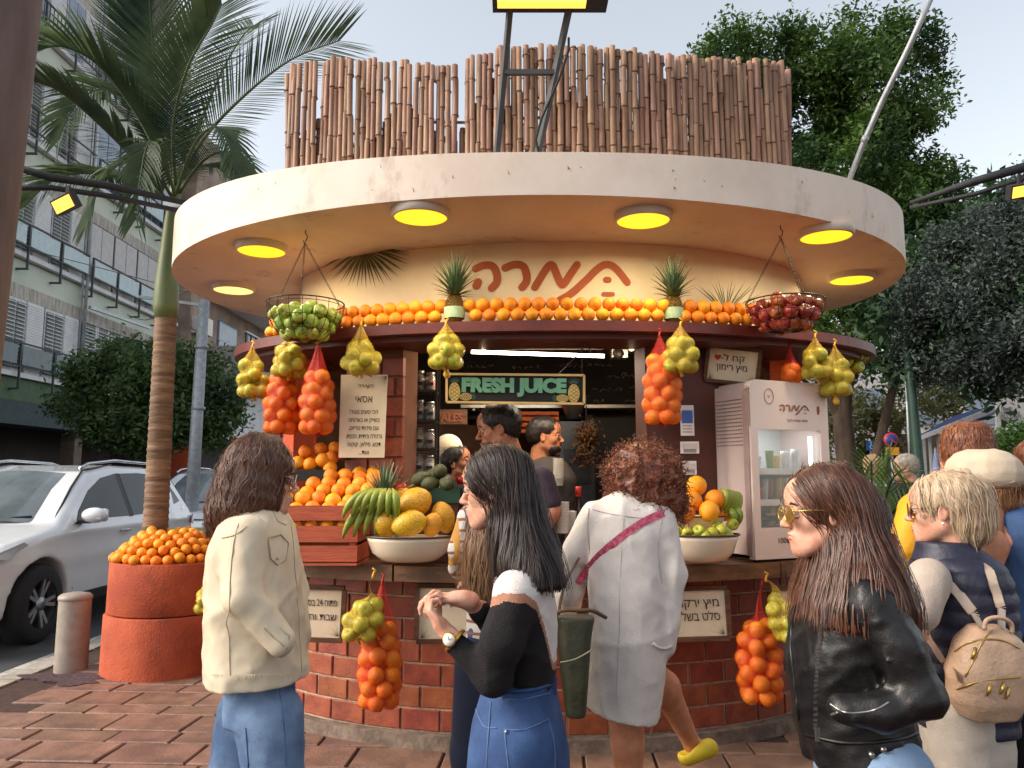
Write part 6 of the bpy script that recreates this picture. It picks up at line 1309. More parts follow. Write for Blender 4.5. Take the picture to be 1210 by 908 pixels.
# ================================================================ inside the kiosk
m_steel = M('brushed_steel', C(170, 170, 168), .35, metal=.9, var=.1); YB = 6.3
cbd = thing('chalkboard_menu', 'wide black chalkboard menu with chalk handwriting on the back wall', 'chalkboard', tuple(at(660, 450, YB))); MB().box((at(660, 450, YB).x, YB, at(660, 451, YB).z), (2.6, .04, .62)).obj('board', m_bk, cbd)
m_chalk = M('chalk', C(190, 186, 170), .9, var=.2); g = random.Random(14); sc = MB()
def scribble(mb, c, w, h):
    x = 0
    while x < w:
        ww = g.uniform(.025, .045); P = [c+Vector((x+ww*q/4, 0, h*g.uniform(-.5, .5))) for q in range(5)]; mb.tube(P, .0028, 3, caps=False); x += ww+g.uniform(.008, .03)
for (px, py, w) in [(545, 433, .26), (605, 434, .22), (662, 432, .3), (695, 431, .2), (718, 445, .12), (735, 443, .1), (744, 458, .16), (700, 461, .1), (716, 460, .12), (738, 474, .2), (702, 474, .1), (742, 487, .1)]: scribble(sc, at(px, py, YB-.024), w, .035)
sc.obj('chalk_handwriting', m_chalk, cbd, kind='stuff')
bs = thing('back_shelf', 'steel shelf running under the chalkboard on the back wall', 'shelf', tuple(at(680, 482, 6.2))); MB().box((.55, 6.15, at(680, 482, 6.15).z), (1.9, .26, .025)).obj('shelf_board', m_steel, bs)
for x in (-.3, 1.4): MB().bar((x, 6.26, at(680, 482, 6.15).z-.02), (x, 6.05, at(680, 482, 6.15).z-.02), .02).obj('bracket', m_steel, bs)
tl = thing('tube_light', 'long lit fluorescent tube on a white batten inside the kiosk', 'tube light', tuple(at(635, 418, 4.75)))
MB().box((at(635, 407, 4.78).x, 4.80, at(635, 406, 4.78).z), (.84, .1, .055)).obj('batten', m_white, tl); TA, TB = at(557, 416, 4.74), at(714, 421, 4.74)
MB().tube([TA, TB], .011, 10).obj('tube', M('tube_glow', C(255, 240, 220), .4, emit=(1, .86, .66, 1), estr=9, var=0), tl)
l = bpy.data.lights.new('tube_light_lamp', 'AREA'); l.shape = 'RECTANGLE'; l.size = .8; l.size_y = .04; l.energy = 7; l.color = (1, .86, .66); lo = bpy.data.objects.new('tube_light_lamp', l); COL.objects.link(lo); lo.parent = tl; lo.location = Vector((0, 0, -.03))
for px, py, dx, lb in [(571, 410, 0, 'small lit spotlight at the left end of the tube light'), (746, 410, 6, 'small lit spotlight at the right end of the tube light')]:
    a = at(px, py, 4.6); t = thing('spotlight', lb, 'spotlight', tuple(a), 'small spotlights inside the kiosk'); b = a+Vector((-dx*.006, 0, .05)); MB().tube([b, (a+b)/2, a], [.006, .012, .022], 12).obj('shade', m_steel, t); MB().bar(b, b+Vector((0, 0, .06)), .008).obj('stem', m_black, t)
    MB().ball(a-Vector((0, 0, .004)), .019, 12, 8).obj('bulb', M('spot_glow', C(255, 220, 160), .4, emit=(1, .74, .42, 1), estr=8, var=0), t); l = bpy.data.lights.new('spotlight_lamp', 'POINT'); l.energy = 3; l.color = (1, .75, .45); l.shadow_soft_size = .02; lo = bpy.data.objects.new('spotlight_lamp', l); COL.objects.link(lo); lo.parent = t; lo.location = (0, 0, -.03)
sk = thing('metal_box', 'grey speaker box fixed under the ceiling beside the tube light', 'box', tuple(at(731, 415, 4.9))); MB().box(at(731, 412, 4.9), (.10, .1, .13)).obj('case', m_steel, sk); MB().lathe([(.001, 0), (.035, 0), (.035, .004), (.001, .004)], at(731, 418, 4.84), 16, mat=Matrix.Rotation(PI/2, 3, 'X')).obj('dial', m_black, sk)
# jar rack
rk = thing('jar_rack', 'black iron rack of glass jars beside the brick pier', 'rack', tuple(at(495, 560, 4.62))); m_jar = M('jar_glass', C(206, 200, 190), .1, spec=.7, alpha=.35, var=0)
xa, xb = at(474, 500, 4.62).x, at(516, 500, 4.62).x; zb = .975; ztp = at(495, 428, 4.62).z
for x in (xa, xb):
    for y in (4.58, 4.74): MB().bar((x, y, zb), (x, y, ztp), .014).obj('upright', m_wire, rk)
g = random.Random(3)
for zi, py in enumerate((463, 498, 531, 562)):
    z = at(495, py, 4.62).z; MB().box(((xa+xb)/2, 4.66, z), (xb-xa, .17, .012)).obj('rack_shelf', m_wire, rk)
    for k, (u, cc, hh) in enumerate([(.2, [(150, 120, 100), (70, 52, 44), (120, 44, 40), (206, 190, 160)][zi], .115), (.5, [(120, 90, 70), (60, 50, 46), (216, 190, 130), (196, 176, 140)][zi], .11), (.8, [(170, 60, 50), (60, 50, 50), (110, 50, 46), (180, 170, 150)][zi], .10)]):
        c = Vector((xa+(xb-xa)*u, 4.645, z+.007)); r = .032; j = MB().lathe([(.001, 0), (r*.95, 0), (r, .008), (r, hh*.8), (r*.75, hh*.93), (r*.75, hh)], c, 16, caps=False).obj('jar', m_jar, rk)
        MB().lathe([(.001, .003), (r*.9, .004), (r*.9, hh*.68), (.001, hh*.7)], c, 12).obj('contents', M('spice_%d_%d' % (cc[0], cc[1]), C(*cc), .8, var=.3, scale=60), j); MB().lathe([(r*.8, hh*.97), (r*.82, hh*1.12), (.001, hh*1.13)], c, 12).obj('lid', m_steel, j); MB().box(c+Vector((0, -r-.0015, hh*.38)), (r*1.3, .002, .022)).obj('label', m_black, j)
sc_ = thing('weighing_scale', 'white dial weighing scale between the jar rack and the staff', 'scale', tuple(at(532, 560, 4.9))); c = at(530, 530, 4.9)
MB().lathe([(.001, -.03), (.075, -.03), (.09, 0), (.09, .02), (.001, .02)], c, 28, mat=Matrix.Rotation(PI/2, 3, 'X')).obj('dial_housing', m_white, sc_); MB().lathe([(.001, 0), (.07, 0), (.07, .004), (.001, .004)], c+Vector((0, -.034, 0)), 28, mat=Matrix.Rotation(PI/2, 3, 'X')).obj('dial_face', m_paper, sc_); MB().box(c+Vector((0, .05, -.3)), (.2, .16, .45)).obj('column', m_white, sc_)
wp_ = thing('wooden_plaque', 'carved dark wood plaque ending in LES behind the jar rack', 'plaque', tuple(at(533, 494, 5.2))); MB().box(at(533, 493, 5.2), (.22, .03, .10)).obj('board', m_frame, wp_); text('ALES', 'lettering', M('carved_wood', C(140, 80, 56), .7), at(534, 494, 5.18), .075, wp_, width=.15, bold=.002)
oc = thing('fruit_box', 'wire box of oranges on the shelf behind the staff', 'box', tuple(at(635, 505, 5.9)))
for k in range(4): MB().box(at(632, 489+k*7, 5.85), (.36, .012, .018)).obj('slat', M('orange_slat', C(190, 92, 50), .7), oc)
MB().box(at(632, 500, 6.0), (.36, .2, .16)).obj('contents', M('orange_fill', C(216, 110, 40), .7, var=.4, scale=30), oc)
wg = thing('tiled_wall', 'pale wall of small square tiles with dark grid lines at the back right', 'tiled wall', tuple(at(727, 540, 6.25))); a, b = at(703, 498, 6.25), at(765, 640, 6.25); MB().box(((a.x+b.x)/2, 6.28, (a.z+b.z)/2), (b.x-a.x+.06, .02, a.z-b.z+.06)).obj('dark_grout', m_black, wg); nx_, nz_ = 9, 20; tw, th_ = (b.x-a.x)/nx_, (a.z-b.z)/nz_; tm = None
for i in range(nx_):
    for j in range(nz_):
        if tm is None: tm = MB().box((0, 0, 0), (tw-.008, .012, th_-.008)).obj('tile', M('pale_tile', C(190, 186, 180), .3, rnd=.15), wg); o = tm
        else: o = link('tile', tm.data, wg)
        o.location = Vector((a.x+(i+.5)*tw, 6.264, b.z+(j+.5)*th_))-Vector(root_loc(wg))
MB().box((a.x-.05, 6.24, (a.z+b.z)/2), (.06, .05, a.z-b.z+.1)).obj('door_frame', m_black, wg)
jm = thing('juice_machine', 'dark steel juice machine behind the counter in the middle', 'machine', tuple(at(678, 560, 5.9))); c = at(680, 548, 5.9)
MB().box(c, (.26, .3, .62)).obj('housing', M('machine_grey', C(70, 74, 80), .4, metal=.5), jm); MB().lathe([(.05, 0), (.11, .16), (.12, .17)], c+Vector((-.02, -.1, .33)), 18).obj('hopper', m_steel, jm); MB().box(c+Vector((0, -.16, -.02)), (.2, .02, .25)).obj('front_plate', M('machine_dark', C(36, 38, 42), .3), jm)
for px, py, Y, r, h, n, lb in [(660, 560, 4.9, .034, .14, 1, 'tall white paper cup stack behind the counter'), (664, 616, 4.35, .042, .14, 3, 'stack of white paper cups on the counter'), (674, 622, 4.5, .04, .12, 2, 'shorter stack of cups beside the bottle')]:
    c = at(px, py+14, Y); c.z = max(c.z, .975); t = thing('cup_stack', lb, 'paper cups', tuple(c), 'stacks of paper cups')
    for k in range(8): MB().lathe([(r*.8, 0), (r, .05), (r*1.03, .052), (r*.97, .05), (r*.75, .002), (.001, .001)], c+Vector((0, 0, .012*k*h/.1)), 20, caps=False).obj('cup', m_white, t)
for px, py, Y, lb, capc in [(684, 600, 4.5, 'dark sauce bottle with red cap behind the counter', (190, 36, 30)), ]:
    c = at(px, 640, Y); c.z = .975; h = at(px, 575, Y).z-c.z; t = thing('bottle', lb, 'bottle', tuple(c)); MB().lathe([(.001, 0), (.028, 0), (.03, .01), (.03, h*.55), (.013, h*.72), (.013, h*.85)], c, 18, caps=False).obj('glass', M('dark_bottle', C(40, 26, 22), .1, coat=.5), t); MB().lathe([(.017, h*.85), (.018, h), (.001, h)], c, 16).obj('cap', M('bottle_cap', C(*capc), .4), t); MB().lathe([(.031, h*.18), (.031, h*.48)], c, 18, caps=False).obj('label', m_white, t)
for k, (px, lb) in enumerate([(693, 'napkin dispenser of white card beside the bottle')]):
    c = at(px, 628, 4.45); t = thing('napkin_box', lb, 'box', tuple(c)); MB().box(c, (.05, .09, .14)).obj('case', m_white, t); MB().box(c+Vector((0, -.046, .03)), (.035, .004, .05)).obj('slot', m_black, t)
hp = thing('dried_bouquet', 'dark dried herb bunch hanging behind the staff', 'herb bunch', tuple(at(693, 515, 5.5))); c = at(693, 520, 5.5); leaves('foliage', [(c.x, c.y, c.z, .10), (c.x, c.y, c.z-.1, .08), (c.x+.02, c.y, c.z+.06, .08)], 1600, .014, M('dried_herb', C(74, 44, 30), .8, col2=C(120, 84, 44)), hp, 9, shell=.2)
MB().tube([c+Vector((0, 0, .1)), c+Vector((0, 0, .3))], .004, 5).obj('string', m_blk, hp)
# ================================================================ people
def skinmat(n, c, c2): return M('skin_'+n, C(*c), .5, col2=C(*c2), scale=26, sss=.12, bump=.06, bscale=300, spec=.35)
SK1 = skinmat('fair', (196, 138, 114), (218, 168, 144)); SK2 = skinmat('tan', (188, 122, 90), (200, 136, 104)); SK3 = skinmat('olive', (168, 108, 78), (182, 122, 92))
m_eye = M('eye_white', C(190, 180, 170), .2, coat=.6, var=0); m_iris = M('eye_iris', C(52, 34, 24), .1, coat=1, var=0); m_lip = M('lips', C(172, 84, 78), .4, var=.05)
def hairmat(n, c, c2, rough=.38):
    m = M('hair_'+n, C(*c), rough, col2=C(*c2), scale=55, stretch=(1, 1, .12), spec=.5, lo=.3, hi=.7); m.node_tree.nodes['Principled BSDF'].inputs['Anisotropic'].default_value = .4; return m
def cloth(n, c, rough=.85, var=.07, scale=7, bump=.35, bscale=260, **k): return M('cloth_'+n, C(*c), rough, var=var, scale=scale, bump=bump, bscale=bscale, spec=.3, **k)
def merge(fields_its):
    Vs, Fs, n = [], [], 0
    for f, it in fields_its:
        V, F = f.mesh(); V = relax(V, F, it) if it else V; Vs.append(V); Fs.append(F+n); n += len(V)
    return np.concatenate(Vs), np.concatenate(Fs)
class Head:
    """head in local axes: +x face, +y its left, +z up"""
    def __init__(s, px, py, Y, sc=1.0, yaw=PI, pitch=0, roll=0, female=True, jaw=1.0):
        s.c = at(px, py, Y); s.k = sc; s.m = Matrix.Rotation(yaw, 3, 'Z')@Matrix.Rotation(pitch, 3, 'Y')@Matrix.Rotation(roll, 3, 'X'); s.fem = female; s.jaw = jaw
        s.F = Field(s.c-Vector((.17, .17, .27))*sc, s.c+Vector((.17, .17, .15))*sc, .0042)
    def T(s, x, y, z): return s.c+s.m@Vector((x, y, z))*s.k
    def e(s, x, y, z, rx, ry, rz, k=.02, op='u', rot=None): s.F.ell(s.T(x, y, z), np.array((rx, ry, rz))*s.k, k*s.k, s.m if rot is None else s.m@rot, op)
    def cp(s, a, b, ra, rb=None, k=.015, op='u'): s.F.cap(s.T(*a), s.T(*b), ra*s.k, (ra if rb is None else rb)*s.k, k*s.k, op)
    def build(s, neck=(-.055, 0, -.22), nr=.047, beard=False):
        j = s.jaw
        s.e(-.014, 0, .03, .096, .074, .087, .0); s.e(.026, 0, -.028, .056, .054, .084, .035); s.cp((.02, 0, .05), (.05, 0, .045), .05, .045, .03)
        for q in (1, -1):
            s.cp((.0, q*.050, -.058), (.062, q*.014, -.098*j), .017, .014, .035); s.cp((.074, q*.012, .020), (.066, q*.042, .016), .010, .009, .018); s.e(.054, q*.038, -.024, .022, .017, .020, .022)
        s.e(.067, 0, -.097*j, .018, .018, .016, .028); s.e(.071, 0, -.064, .020, .026, .022, .022)
        for q in (1, -1): s.e(.097, q*.032, .0, .019, .017, .013, .012, 's')
        s.cp((.082, 0, .012), (.106, 0, -.028), .0066, .0088, .012); s.e(.106, 0, -.032, .0098, .010, .0082, .008)
        for q in (1, -1): s.e(.096, q*.011, -.035, .0095, .0075, .0068, .008)
        s.cp((.089, -.017, -.058), (.089, .017, -.058), .0042, None, .006); s.e(.0925, 0, -.0575, .0055, .018, .0052, .006); s.e(.090, 0, -.0705, .0065, .016, .0058, .006); s.cp((.101, -.018, -.0642), (.101, .018, -.0642), .0026, None, .003, 's')
        for q in (1, -1):
            r = Matrix.Rotation(q*.35, 3, 'Z')@Matrix.Rotation(-.2, 3, 'Y'); s.e(-.006, q*.077, -.008, .019, .0075, .031, .006, rot=r); s.e(-.002, q*.086, -.006, .011, .006, .019, .005, 's', rot=r); s.e(.0, q*.078, -.012, .005, .006, .006, .004)
        s.cp((-.028, 0, -.05), neck, nr*1.02, nr*1.08, .03)
        if beard: pass
        return s
    def extras(s, root, brow=C(40, 28, 22), lips=True, lipmat=None, skin=None):
        skin = skin or [c for c in root.children if c.name.startswith('body')][0].data.materials[0]
        for q in (1, -1):
            eb = MB().ball(s.T(.0795, q*.0315, -.0005), np.array((.0116, .0118, .0088))*s.k, 14, 10, s.m).obj('eye', m_eye, root); MB().ball(s.T(.0862, q*.0315, .0), np.array((.0068, .0088, .0080))*s.k, 12, 8, s.m).obj('iris', m_iris, eb); MB().ball(s.T(.0782, q*.0315, .0062), np.array((.0134, .0140, .0098))*s.k, 14, 8, s.m).obj('upper_lid', skin, root); MB().ball(s.T(.0775, q*.0315, -.0085), np.array((.0126, .0136, .0070))*s.k, 14, 8, s.m).obj('lower_lid', skin, root)
            MB().tube([s.T(.0865, q*.018, -.0005), s.T(.0925, q*.031, .0032), s.T(.0865, q*.045, -.0015)], .0013*s.k, 5).obj('eyelash', m_iris, root)
            MB().tube([s.T(.0905, q*.014, .021), s.T(.089, q*.030, .0265), s.T(.077, q*.050, .0195)], np.array((.0028, .0036, .0016))*s.k, 6, flat=1).obj('eyebrow', M('brow_%d' % int(brow[0]*1e4), brow, .8), root)
        if lips:
            mb = MB(); mb.ball(s.T(.0938, 0, -.0585), np.array((.0046, .0175, .0038))*s.k, 12, 6, s.m); mb.ball(s.T(.0925, 0, -.0700), np.array((.0052, .0155, .0048))*s.k, 12, 6, s.m); mb.obj('lips', lipmat or m_lip, root)
def scalp(f, H, ears=False):
    k = H.k; f.ell(H.T(-.012, 0, .036), np.array((.101, .082, .093))*k, .02, H.m); f.ell(H.T(.108, 0, -.048), np.array((.066, .088, .093))*k, .012, H.m, 's'); f.ell(H.T(.074, 0, -.088), np.array((.042, .06, .055))*k, .012, H.m, 's')
def body_mesh(root, head, coarse, mat, hands=()):
    fs = [(head.F, 1)]+[(f, 1) for f in coarse]+[(f, 1) for f in hands]; V, F = merge(fs); return npmesh('body', V, F, mat, root, smooth=True)
def rowsY(Y, rows, hy=.12):
    out = []
    for r in rows:
        py, xl, xr = r[:3]; h = r[3] if len(r) > 3 else hy; dy = r[4] if len(r) > 4 else 0; a, b = at(xl, py, Y+dy), at(xr, py, Y+dy); out.append((a.z, (a.x+b.x)/2, Y+dy, (b.x-a.x)/2, h))
    return sorted(out)
def fld(rows, h=.008, m=.09, zlo=None, extra=()):
    lo = np.array([min(r[1]-r[3] for r in rows), min(r[2]-r[4] for r in rows), rows[0][0]])-m; hi = np.array([max(r[1]+r[3] for r in rows), max(r[2]+r[4] for r in rows), rows[-1][0]])+m
    for e in extra: lo = np.minimum(lo, np.array(e)-m); hi = np.maximum(hi, np.array(e)+m)
    return Field(lo, hi, h)
def ribbons(P, W, nrm, name, mat, parent, taper=.35, lift=.0):
    """P (N,S,3) strand points, W (N,) half widths, nrm (N,S,3)"""
    N, S_, _ = P.shape; T = np.gradient(P, axis=1); T /= np.linalg.norm(T, axis=2, keepdims=True)+1e-9; B = np.cross(T, nrm); B /= np.linalg.norm(B, axis=2, keepdims=True)+1e-9; u = np.linspace(0, 1, S_)
    w = W[:, None, None]*np.minimum(1, .35+6*u)[None, :, None]*np.where(u > 1-taper, np.sqrt(np.clip((1-u)/taper, 0, 1)), 1)[None, :, None]+.0002
    V = np.stack([P-B*w, P+nrm*w*.7, P+B*w], 2).reshape(-1, 3); i = (np.arange(N)[:, None]*S_+np.arange(S_-1)[None])*3; i = i.reshape(-1)
    F = np.concatenate([np.stack([i, i+1, i+4, i+3], 1), np.stack([i+1, i+2, i+5, i+4], 1)]); return npmesh(name, V, F, mat, parent, smooth=True)
def flow_hair(field, starts, n, S_, ds, zend, mat, root, seed=0, width=(.0012, .0028), off=(-.002, .006), part=None, forbid=None, wave=0, wfreq=60, flare=0, back=(0, 0, 0), name='hair_strands'):
    """strands run down over the hair volume under their own weight"""
    g = np.random.default_rng(seed); P = starts[g.integers(0, len(starts), n)]+g.normal(size=(n, 3))*.004; o = g.uniform(off[0], off[1], n); o[:n//14] = g.uniform(.006, .022, n//14); ze = zend+g.normal(size=n)*.018; ph = g.random(n)*6; pts, nr = [], []; back = np.array(back)
    alive = np.ones(n, bool); ds_ = ds*g.uniform(.8, 1.12, n)
    for k in range(S_):
        G = field.grad(P); d = field.val(P); P = P-G*np.clip(d-o, -.008, .008)[:, None]*.9; alive &= np.abs(d) < .04; pts.append(P.copy()); nr.append(G)
        v = np.tile(np.array([0, 0, -1.0]), (n, 1))+back
        if part is not None: v = v+part(P)*max(0, 1-k/(S_*.35))
        if wave: s_ = np.cross(G, v); v = v+s_*(wave*np.sin(k*wfreq/S_+ph))[:, None]
        v = v-G*(v*G).sum(1, keepdims=True)*(1-flare); l = np.linalg.norm(v, axis=1, keepdims=True); v = v/(l+1e-6); stop = (P[:, 2] < ze) | (l[:, 0] < .05)
        if forbid is not None: stop |= forbid(P+v*ds_[:, None])
        alive &= ~stop; P = P+v*(ds_*alive)[:, None]
    P = np.stack(pts, 1); nrm = np.stack(nr, 1)
    return ribbons(P, g.uniform(width[0], width[1], n), nrm, name, mat, root)
def surf_pts(field, cond, n=4000, seed=0):
    V, F = field.mesh(); V = V[cond(V)]; g = np.random.default_rng(seed); return V[g.integers(0, len(V), n)]
def hand(F, wrist, dirv, palm_n, thumb_side, curl=.5, k=1.0, spread=.1, curls=None):
    """palm, four jointed fingers and a thumb in field F; dirv wrist->knuckles, palm_n out of the palm, thumb_side +-1"""
    w = Vector(wrist); d = Vector(dirv).normalized(); n = Vector(palm_n); n = (n-d*n.dot(d)).normalized(); s = d.cross(n)*thumb_side; pc = w+d*.045*k
    rot = Matrix((d, s, n)).transposed(); F.ell(pc, (.052*k, .038*k, .0145*k), .012, rot); F.cap(w-d*.03*k, w+d*.02*k, .024*k, .024*k, .015)
    for i, (off, L, r) in enumerate([(.028, .076, .0082), (.0095, .084, .0085), (-.0095, .079, .0081), (-.027, .062, .0073)]):
        c = (curls[i] if curls else curl)*(1+.12*i); b = w+d*(.082-.004*abs(i-1))*k+s*off*k; dd = (d+s*spread*(1.5-i)*.6).normalized(); p = b-d*.02*k; pts = [p, b]; rs = [r*k*1.15, r*k*1.05]; a = 0; q = b
        for jn, f in enumerate((.46, .31, .23)):
            a += c*(.55 if jn == 0 else .8); v = dd*math.cos(a)+n*math.sin(a); q = q+v*L*f*k; pts.append(q); rs.append(r*k*(1-.09*(jn+1)))
        F.chain(pts, rs, .004)
    t0 = w+d*.018*k+s*.022*k; t1 = t0+(d*.55+s*.75+n*.25).normalized()*.034*k; t2 = t1+(d*.85+s*.35+n*.35*(1+curl)).normalized()*.032*k; t3 = t2+(d*.9+s*.05+n*.5*(1+curl)).normalized()*.024*k; F.chain([t0, t1, t2, t3], [.014*k, .0115*k, .0098*k, .0078*k], .010)
def legs_field(L, h=.011): 
    pts = [p for c in L for p in c[0]]; lo = np.min([np.array(p) for p in pts], 0)-.16; hi = np.max([np.array(p) for p in pts], 0)+.16; f = Field(lo, hi, h)
    for c, r in L: f.chain(c, r, .02)
    return f
def shoe(root, p, d, mat, L=.25):
    p = Vector(p); d = Vector(d).normalized(); f = Field(p-Vector((.3, .3, .03)), p+Vector((.3, .3, .16)), .009); f.cap(p-d*.05+Vector((0, 0, .045)), p+d*(L-.1)+Vector((0, 0, .032)), .042, .036, .02); f.plane((0, 0, -1), -.004-p.z); f.obj('shoe', mat, root)
def seam(root, pts, mat, r=.0018, name='seam'): return MB().tube(smooth_path(pts, 4), r, 5).obj(name, mat, root)
def snap(field, px, py, Y, step=.004, off=.002):
    """first point of the surface met from the camera through a pixel, near distance Y"""
    y = Y-.4; r = ray(px, py)
    ys = np.arange(y, Y+.3, step); P = np.array([(r[0]*q/r[1], q, CH+r[2]*q/r[1]) for q in ys]); inb = ((P >= field.lo) & (P <= field.lo+field.h*(field.n-1))).all(1); v = np.where(inb, field.val(P), 9); i = np.argmax(v < off)
    return Vector(P[i] if v[i] < off else at(px, py, Y))
def spath(f, pts, Y, off=.006, n=5):
    q = smooth_path([(x, y, 0) for x, y in pts], n); P = [snap(f, p.x, p.y, Y, off=.001)+Vector((0, -off, 0)) for p in q]; ys = [p.y for p in P]; m = sorted(ys)[len(ys)//2]; P = [p for p in P if abs(p.y-m) < .3]
    for _ in range(2): P = [P[0]]+[Vector((b.x, min(b.y, (a.y+b.y+c.y)/3), b.z)) for a, b, c in zip(P, P[1:], P[2:])]+[P[-1]]
    return P
m_blackcloth = cloth('black', (26, 24, 26)); m_shoe = M('dark_shoe', C(40, 34, 32), .5)

# ---------------------------------------------------------------- woman with the watch (centre, facing left)
def woman_watch():
    Y = 2.42; t = thing('person', 'woman in black and white sweater and blue jeans checking her wristwatch', 'person', (at(610, 700, Y).x, Y, 0))
    H = Head(585, 577, Y, 1.0, rad(172), rad(6)).build((-.05, 0, -.2), .045)
    tr = rowsY(Y, [(668, 588, 640, .09), (700, 588, 655, .15), (760, 592, 655, .12), (815, 575, 655, .12), (860, 562, 664, .15), (900, 556, 670, .15)]); bf = fld(tr, .012, .1, extra=[(tr[0][1], Y, .0)]); bf.loft([(r[0], r[1], r[2], r[3]*.78, r[4]*.74) for r in tr])
    hipx = at(612, 880, Y).x
    for q in (-.075, .08): bf.chain([(hipx, Y+q, .72), (hipx+.01, Y+q, .42), (hipx+.02, Y+q, .07)], [.066, .056, .042], .02)
    # far and near forearms with hands
    wr1, el1 = at(531, 751, Y-.16), at(583, 800, Y-.17); wr2, el2 = at(548, 708, Y-.10), at(600, 745, Y+.02)
    hf = Field(at(500, 700, Y-.2)-Vector((.09, .1, .13)), at(600, 700, Y)+Vector((.05, .12, .1)), .0036)
    hf.cap(wr1, el1, .024, .036, .01); hf.cap(wr2, el2, .023, .033, .01)
    hand(hf, wr1+Vector((-.012, 0, .012)), (-.62, .12, .72), (.75, .3, .6), 1, .95, .93, curls=(.9, 1.0, 1.05, 1.1)); hand(hf, wr2+Vector((-.005, 0, 0)), (-1, -.12, .08), (-.1, .1, -1), -1, .75, .93, curls=(.62, .74, .85, .95))
    b = body_mesh(t, H, [bf], SK1, [hf]); H.extras(t, C(44, 30, 26), True, M('lips_soft', C(186, 112, 104), .5))
    # sweater
    sr = rowsY(Y, [(655, 600, 633, .055), (668, 590, 645, .10), (684, 582, 653, .17), (705, 580, 657, .185), (740, 584, 660, .17), (780, 590, 659, .15), (812, 588, 655, .125)]); sf = fld(sr, .0052, .09, extra=[tuple(wr1), tuple(el1)]); sf.loft(sr, p=2.2)
    sh1 = at(610, 700, Y-.17); sf.chain([sh1, at(592, 760, Y-.20), el1+Vector((.0, 0, -.0)), at(540, 762, Y-.165)], [.066, .058, .052, .034], .03); sf.chain([at(606, 695, Y+.13), at(590, 745, Y+.10), at(566, 722, Y-.06)], [.06, .048, .034], .03)
    sf.wrinkle(0.0017, 18.9, 53).wrinkle(.006, 7, 3, (1, 1, 1.3)); V, F = sf.mesh(); V = relax(V, F, 1); mb_ = cloth('black_knit', (30, 27, 29), bump=.5); o = npmesh('sweater', V, F, mb_, t, smooth=True)
    for mm in (cloth('white_knit', (216, 208, 204), bump=.5), cloth('tan_knit', (170, 122, 98), bump=.5)): o.data.materials.append(mm)
    c = V[F].mean(1); px = 605+914*c[:, 0]/c[:, 1]; py = 565-914*(c[:, 2]-CH)/c[:, 1]; zb = c[:, 2]; xb = c[:, 0]-at(620, 700, Y).x; zs = np.interp(xb, [-.2, -.12, -.06, .0, .03, .055, .08, .2], [at(0, 720, Y).z, at(0, 704, Y).z, at(0, 692, Y).z, at(0, 694, Y).z, at(0, 704, Y).z, at(0, 736, Y).z, at(0, 780, Y).z, at(0, 790, Y).z]); mi = np.where(zb > zs+.012, 1, np.where(zb > zs-.012, 2, 0)); o.data.polygons.foreach_set('material_index', mi.astype(np.int32))
    # jeans
    jr = rowsY(Y, [(800, 578, 656, .138), (812, 570, 658, .142), (825, 565, 660, .148), (855, 557, 668, .165), (885, 552, 673, .175), (908, 550, 674, .17), (930, 552, 670, .16)]); lx = at(612, 900, Y).x; jf = fld(jr, .0078, .08, extra=[(lx, Y, 0.05)]); jf.loft(jr, p=2.3)
    for q in (-.085, .09): jf.chain([(lx, Y+q, .66), (lx+.01, Y+q, .40), (lx+.03, Y+q, .10)], [.105, .078, .072], .02)
    jf.wrinkle(0.0015, 16.2, 55).wrinkle(.005, 6, 5, (1, 1, .7)); jm = M('denim_blue', C(36, 62, 108), .8, col2=C(62, 94, 142), scale=5, bump=.4, bscale=400, lo=.42, hi=.72); jf.obj('jeans', jm, t, 1)
    st = M('denim_stitch', C(86, 108, 146), .8); D = lambda x, y: snap(jf, x, y, Y, off=.003)
    seam(t, spath(jf, [(572, 812), (600, 817), (630, 815), (653, 808)], Y, .001), M('denim_band', C(40, 66, 110), .8), .006, 'waistband_edge'); seam(t, spath(jf, [(572, 822), (610, 827), (650, 819)], Y, .001), st, .0016)
    seam(t, spath(jf, [(596, 862), (620, 862), (648, 850)], Y, .001), st, .002); seam(t, spath(jf, [(596, 862), (600, 900), (602, 925)], Y, .001), st, .002); seam(t, spath(jf, [(648, 850), (655, 880), (656, 915)], Y, .001), st, .002); seam(t, spath(jf, [(562, 838), (572, 858), (588, 860)], Y, .001), st, .002); seam(t, spath(jf, [(580, 830), (577, 870), (574, 915)], Y, .001), st, .002)
    for x, y in ((597, 812), (655, 806)): MB().box(D(x, y+4), (.014, .008, .05)).obj('belt_loop', jm, t)
    MB().ball(D(598, 865), .005, 8, 6).obj('rivet', m_alloy, t)
    # watch
    wc = wr1.lerp(el1, .12); ax = (el1-wr1).normalized(); w = MB(); u = ax.cross(Vector((0, -1, 0))).normalized(); v = ax.cross(u)
    w.tube([wc+(u*math.cos(a)+v*math.sin(a))*.0315 for a in np.linspace(0, 2*PI, 25)], .0058, 6, caps=False, flat=1.6); wt = thing('wristwatch', 'gold wristwatch with white dial on the woman in the black sweater', 'watch', tuple(wc)); w.obj('strap', M('watch_gold', C(196, 150, 70), .3, metal=.9), wt)
    fc = wc+Vector((-.012, -.034, .008)); mt = Vector((-.25, -1, .15)).to_track_quat('Z', 'Y').to_matrix(); MB().lathe([(.001, -.003), (.0195, -.003), (.021, .002), (.018, .005), (.001, .005)], fc, 24, mat=mt).obj('case', M('watch_gold', C(196, 150, 70), .3, metal=.9), wt); MB().lathe([(.001, 0), (.0165, 0), (.0165, .001), (.001, .001)], fc+mt@Vector((0, 0, .005)), 24, mat=mt).obj('dial', m_white, wt)
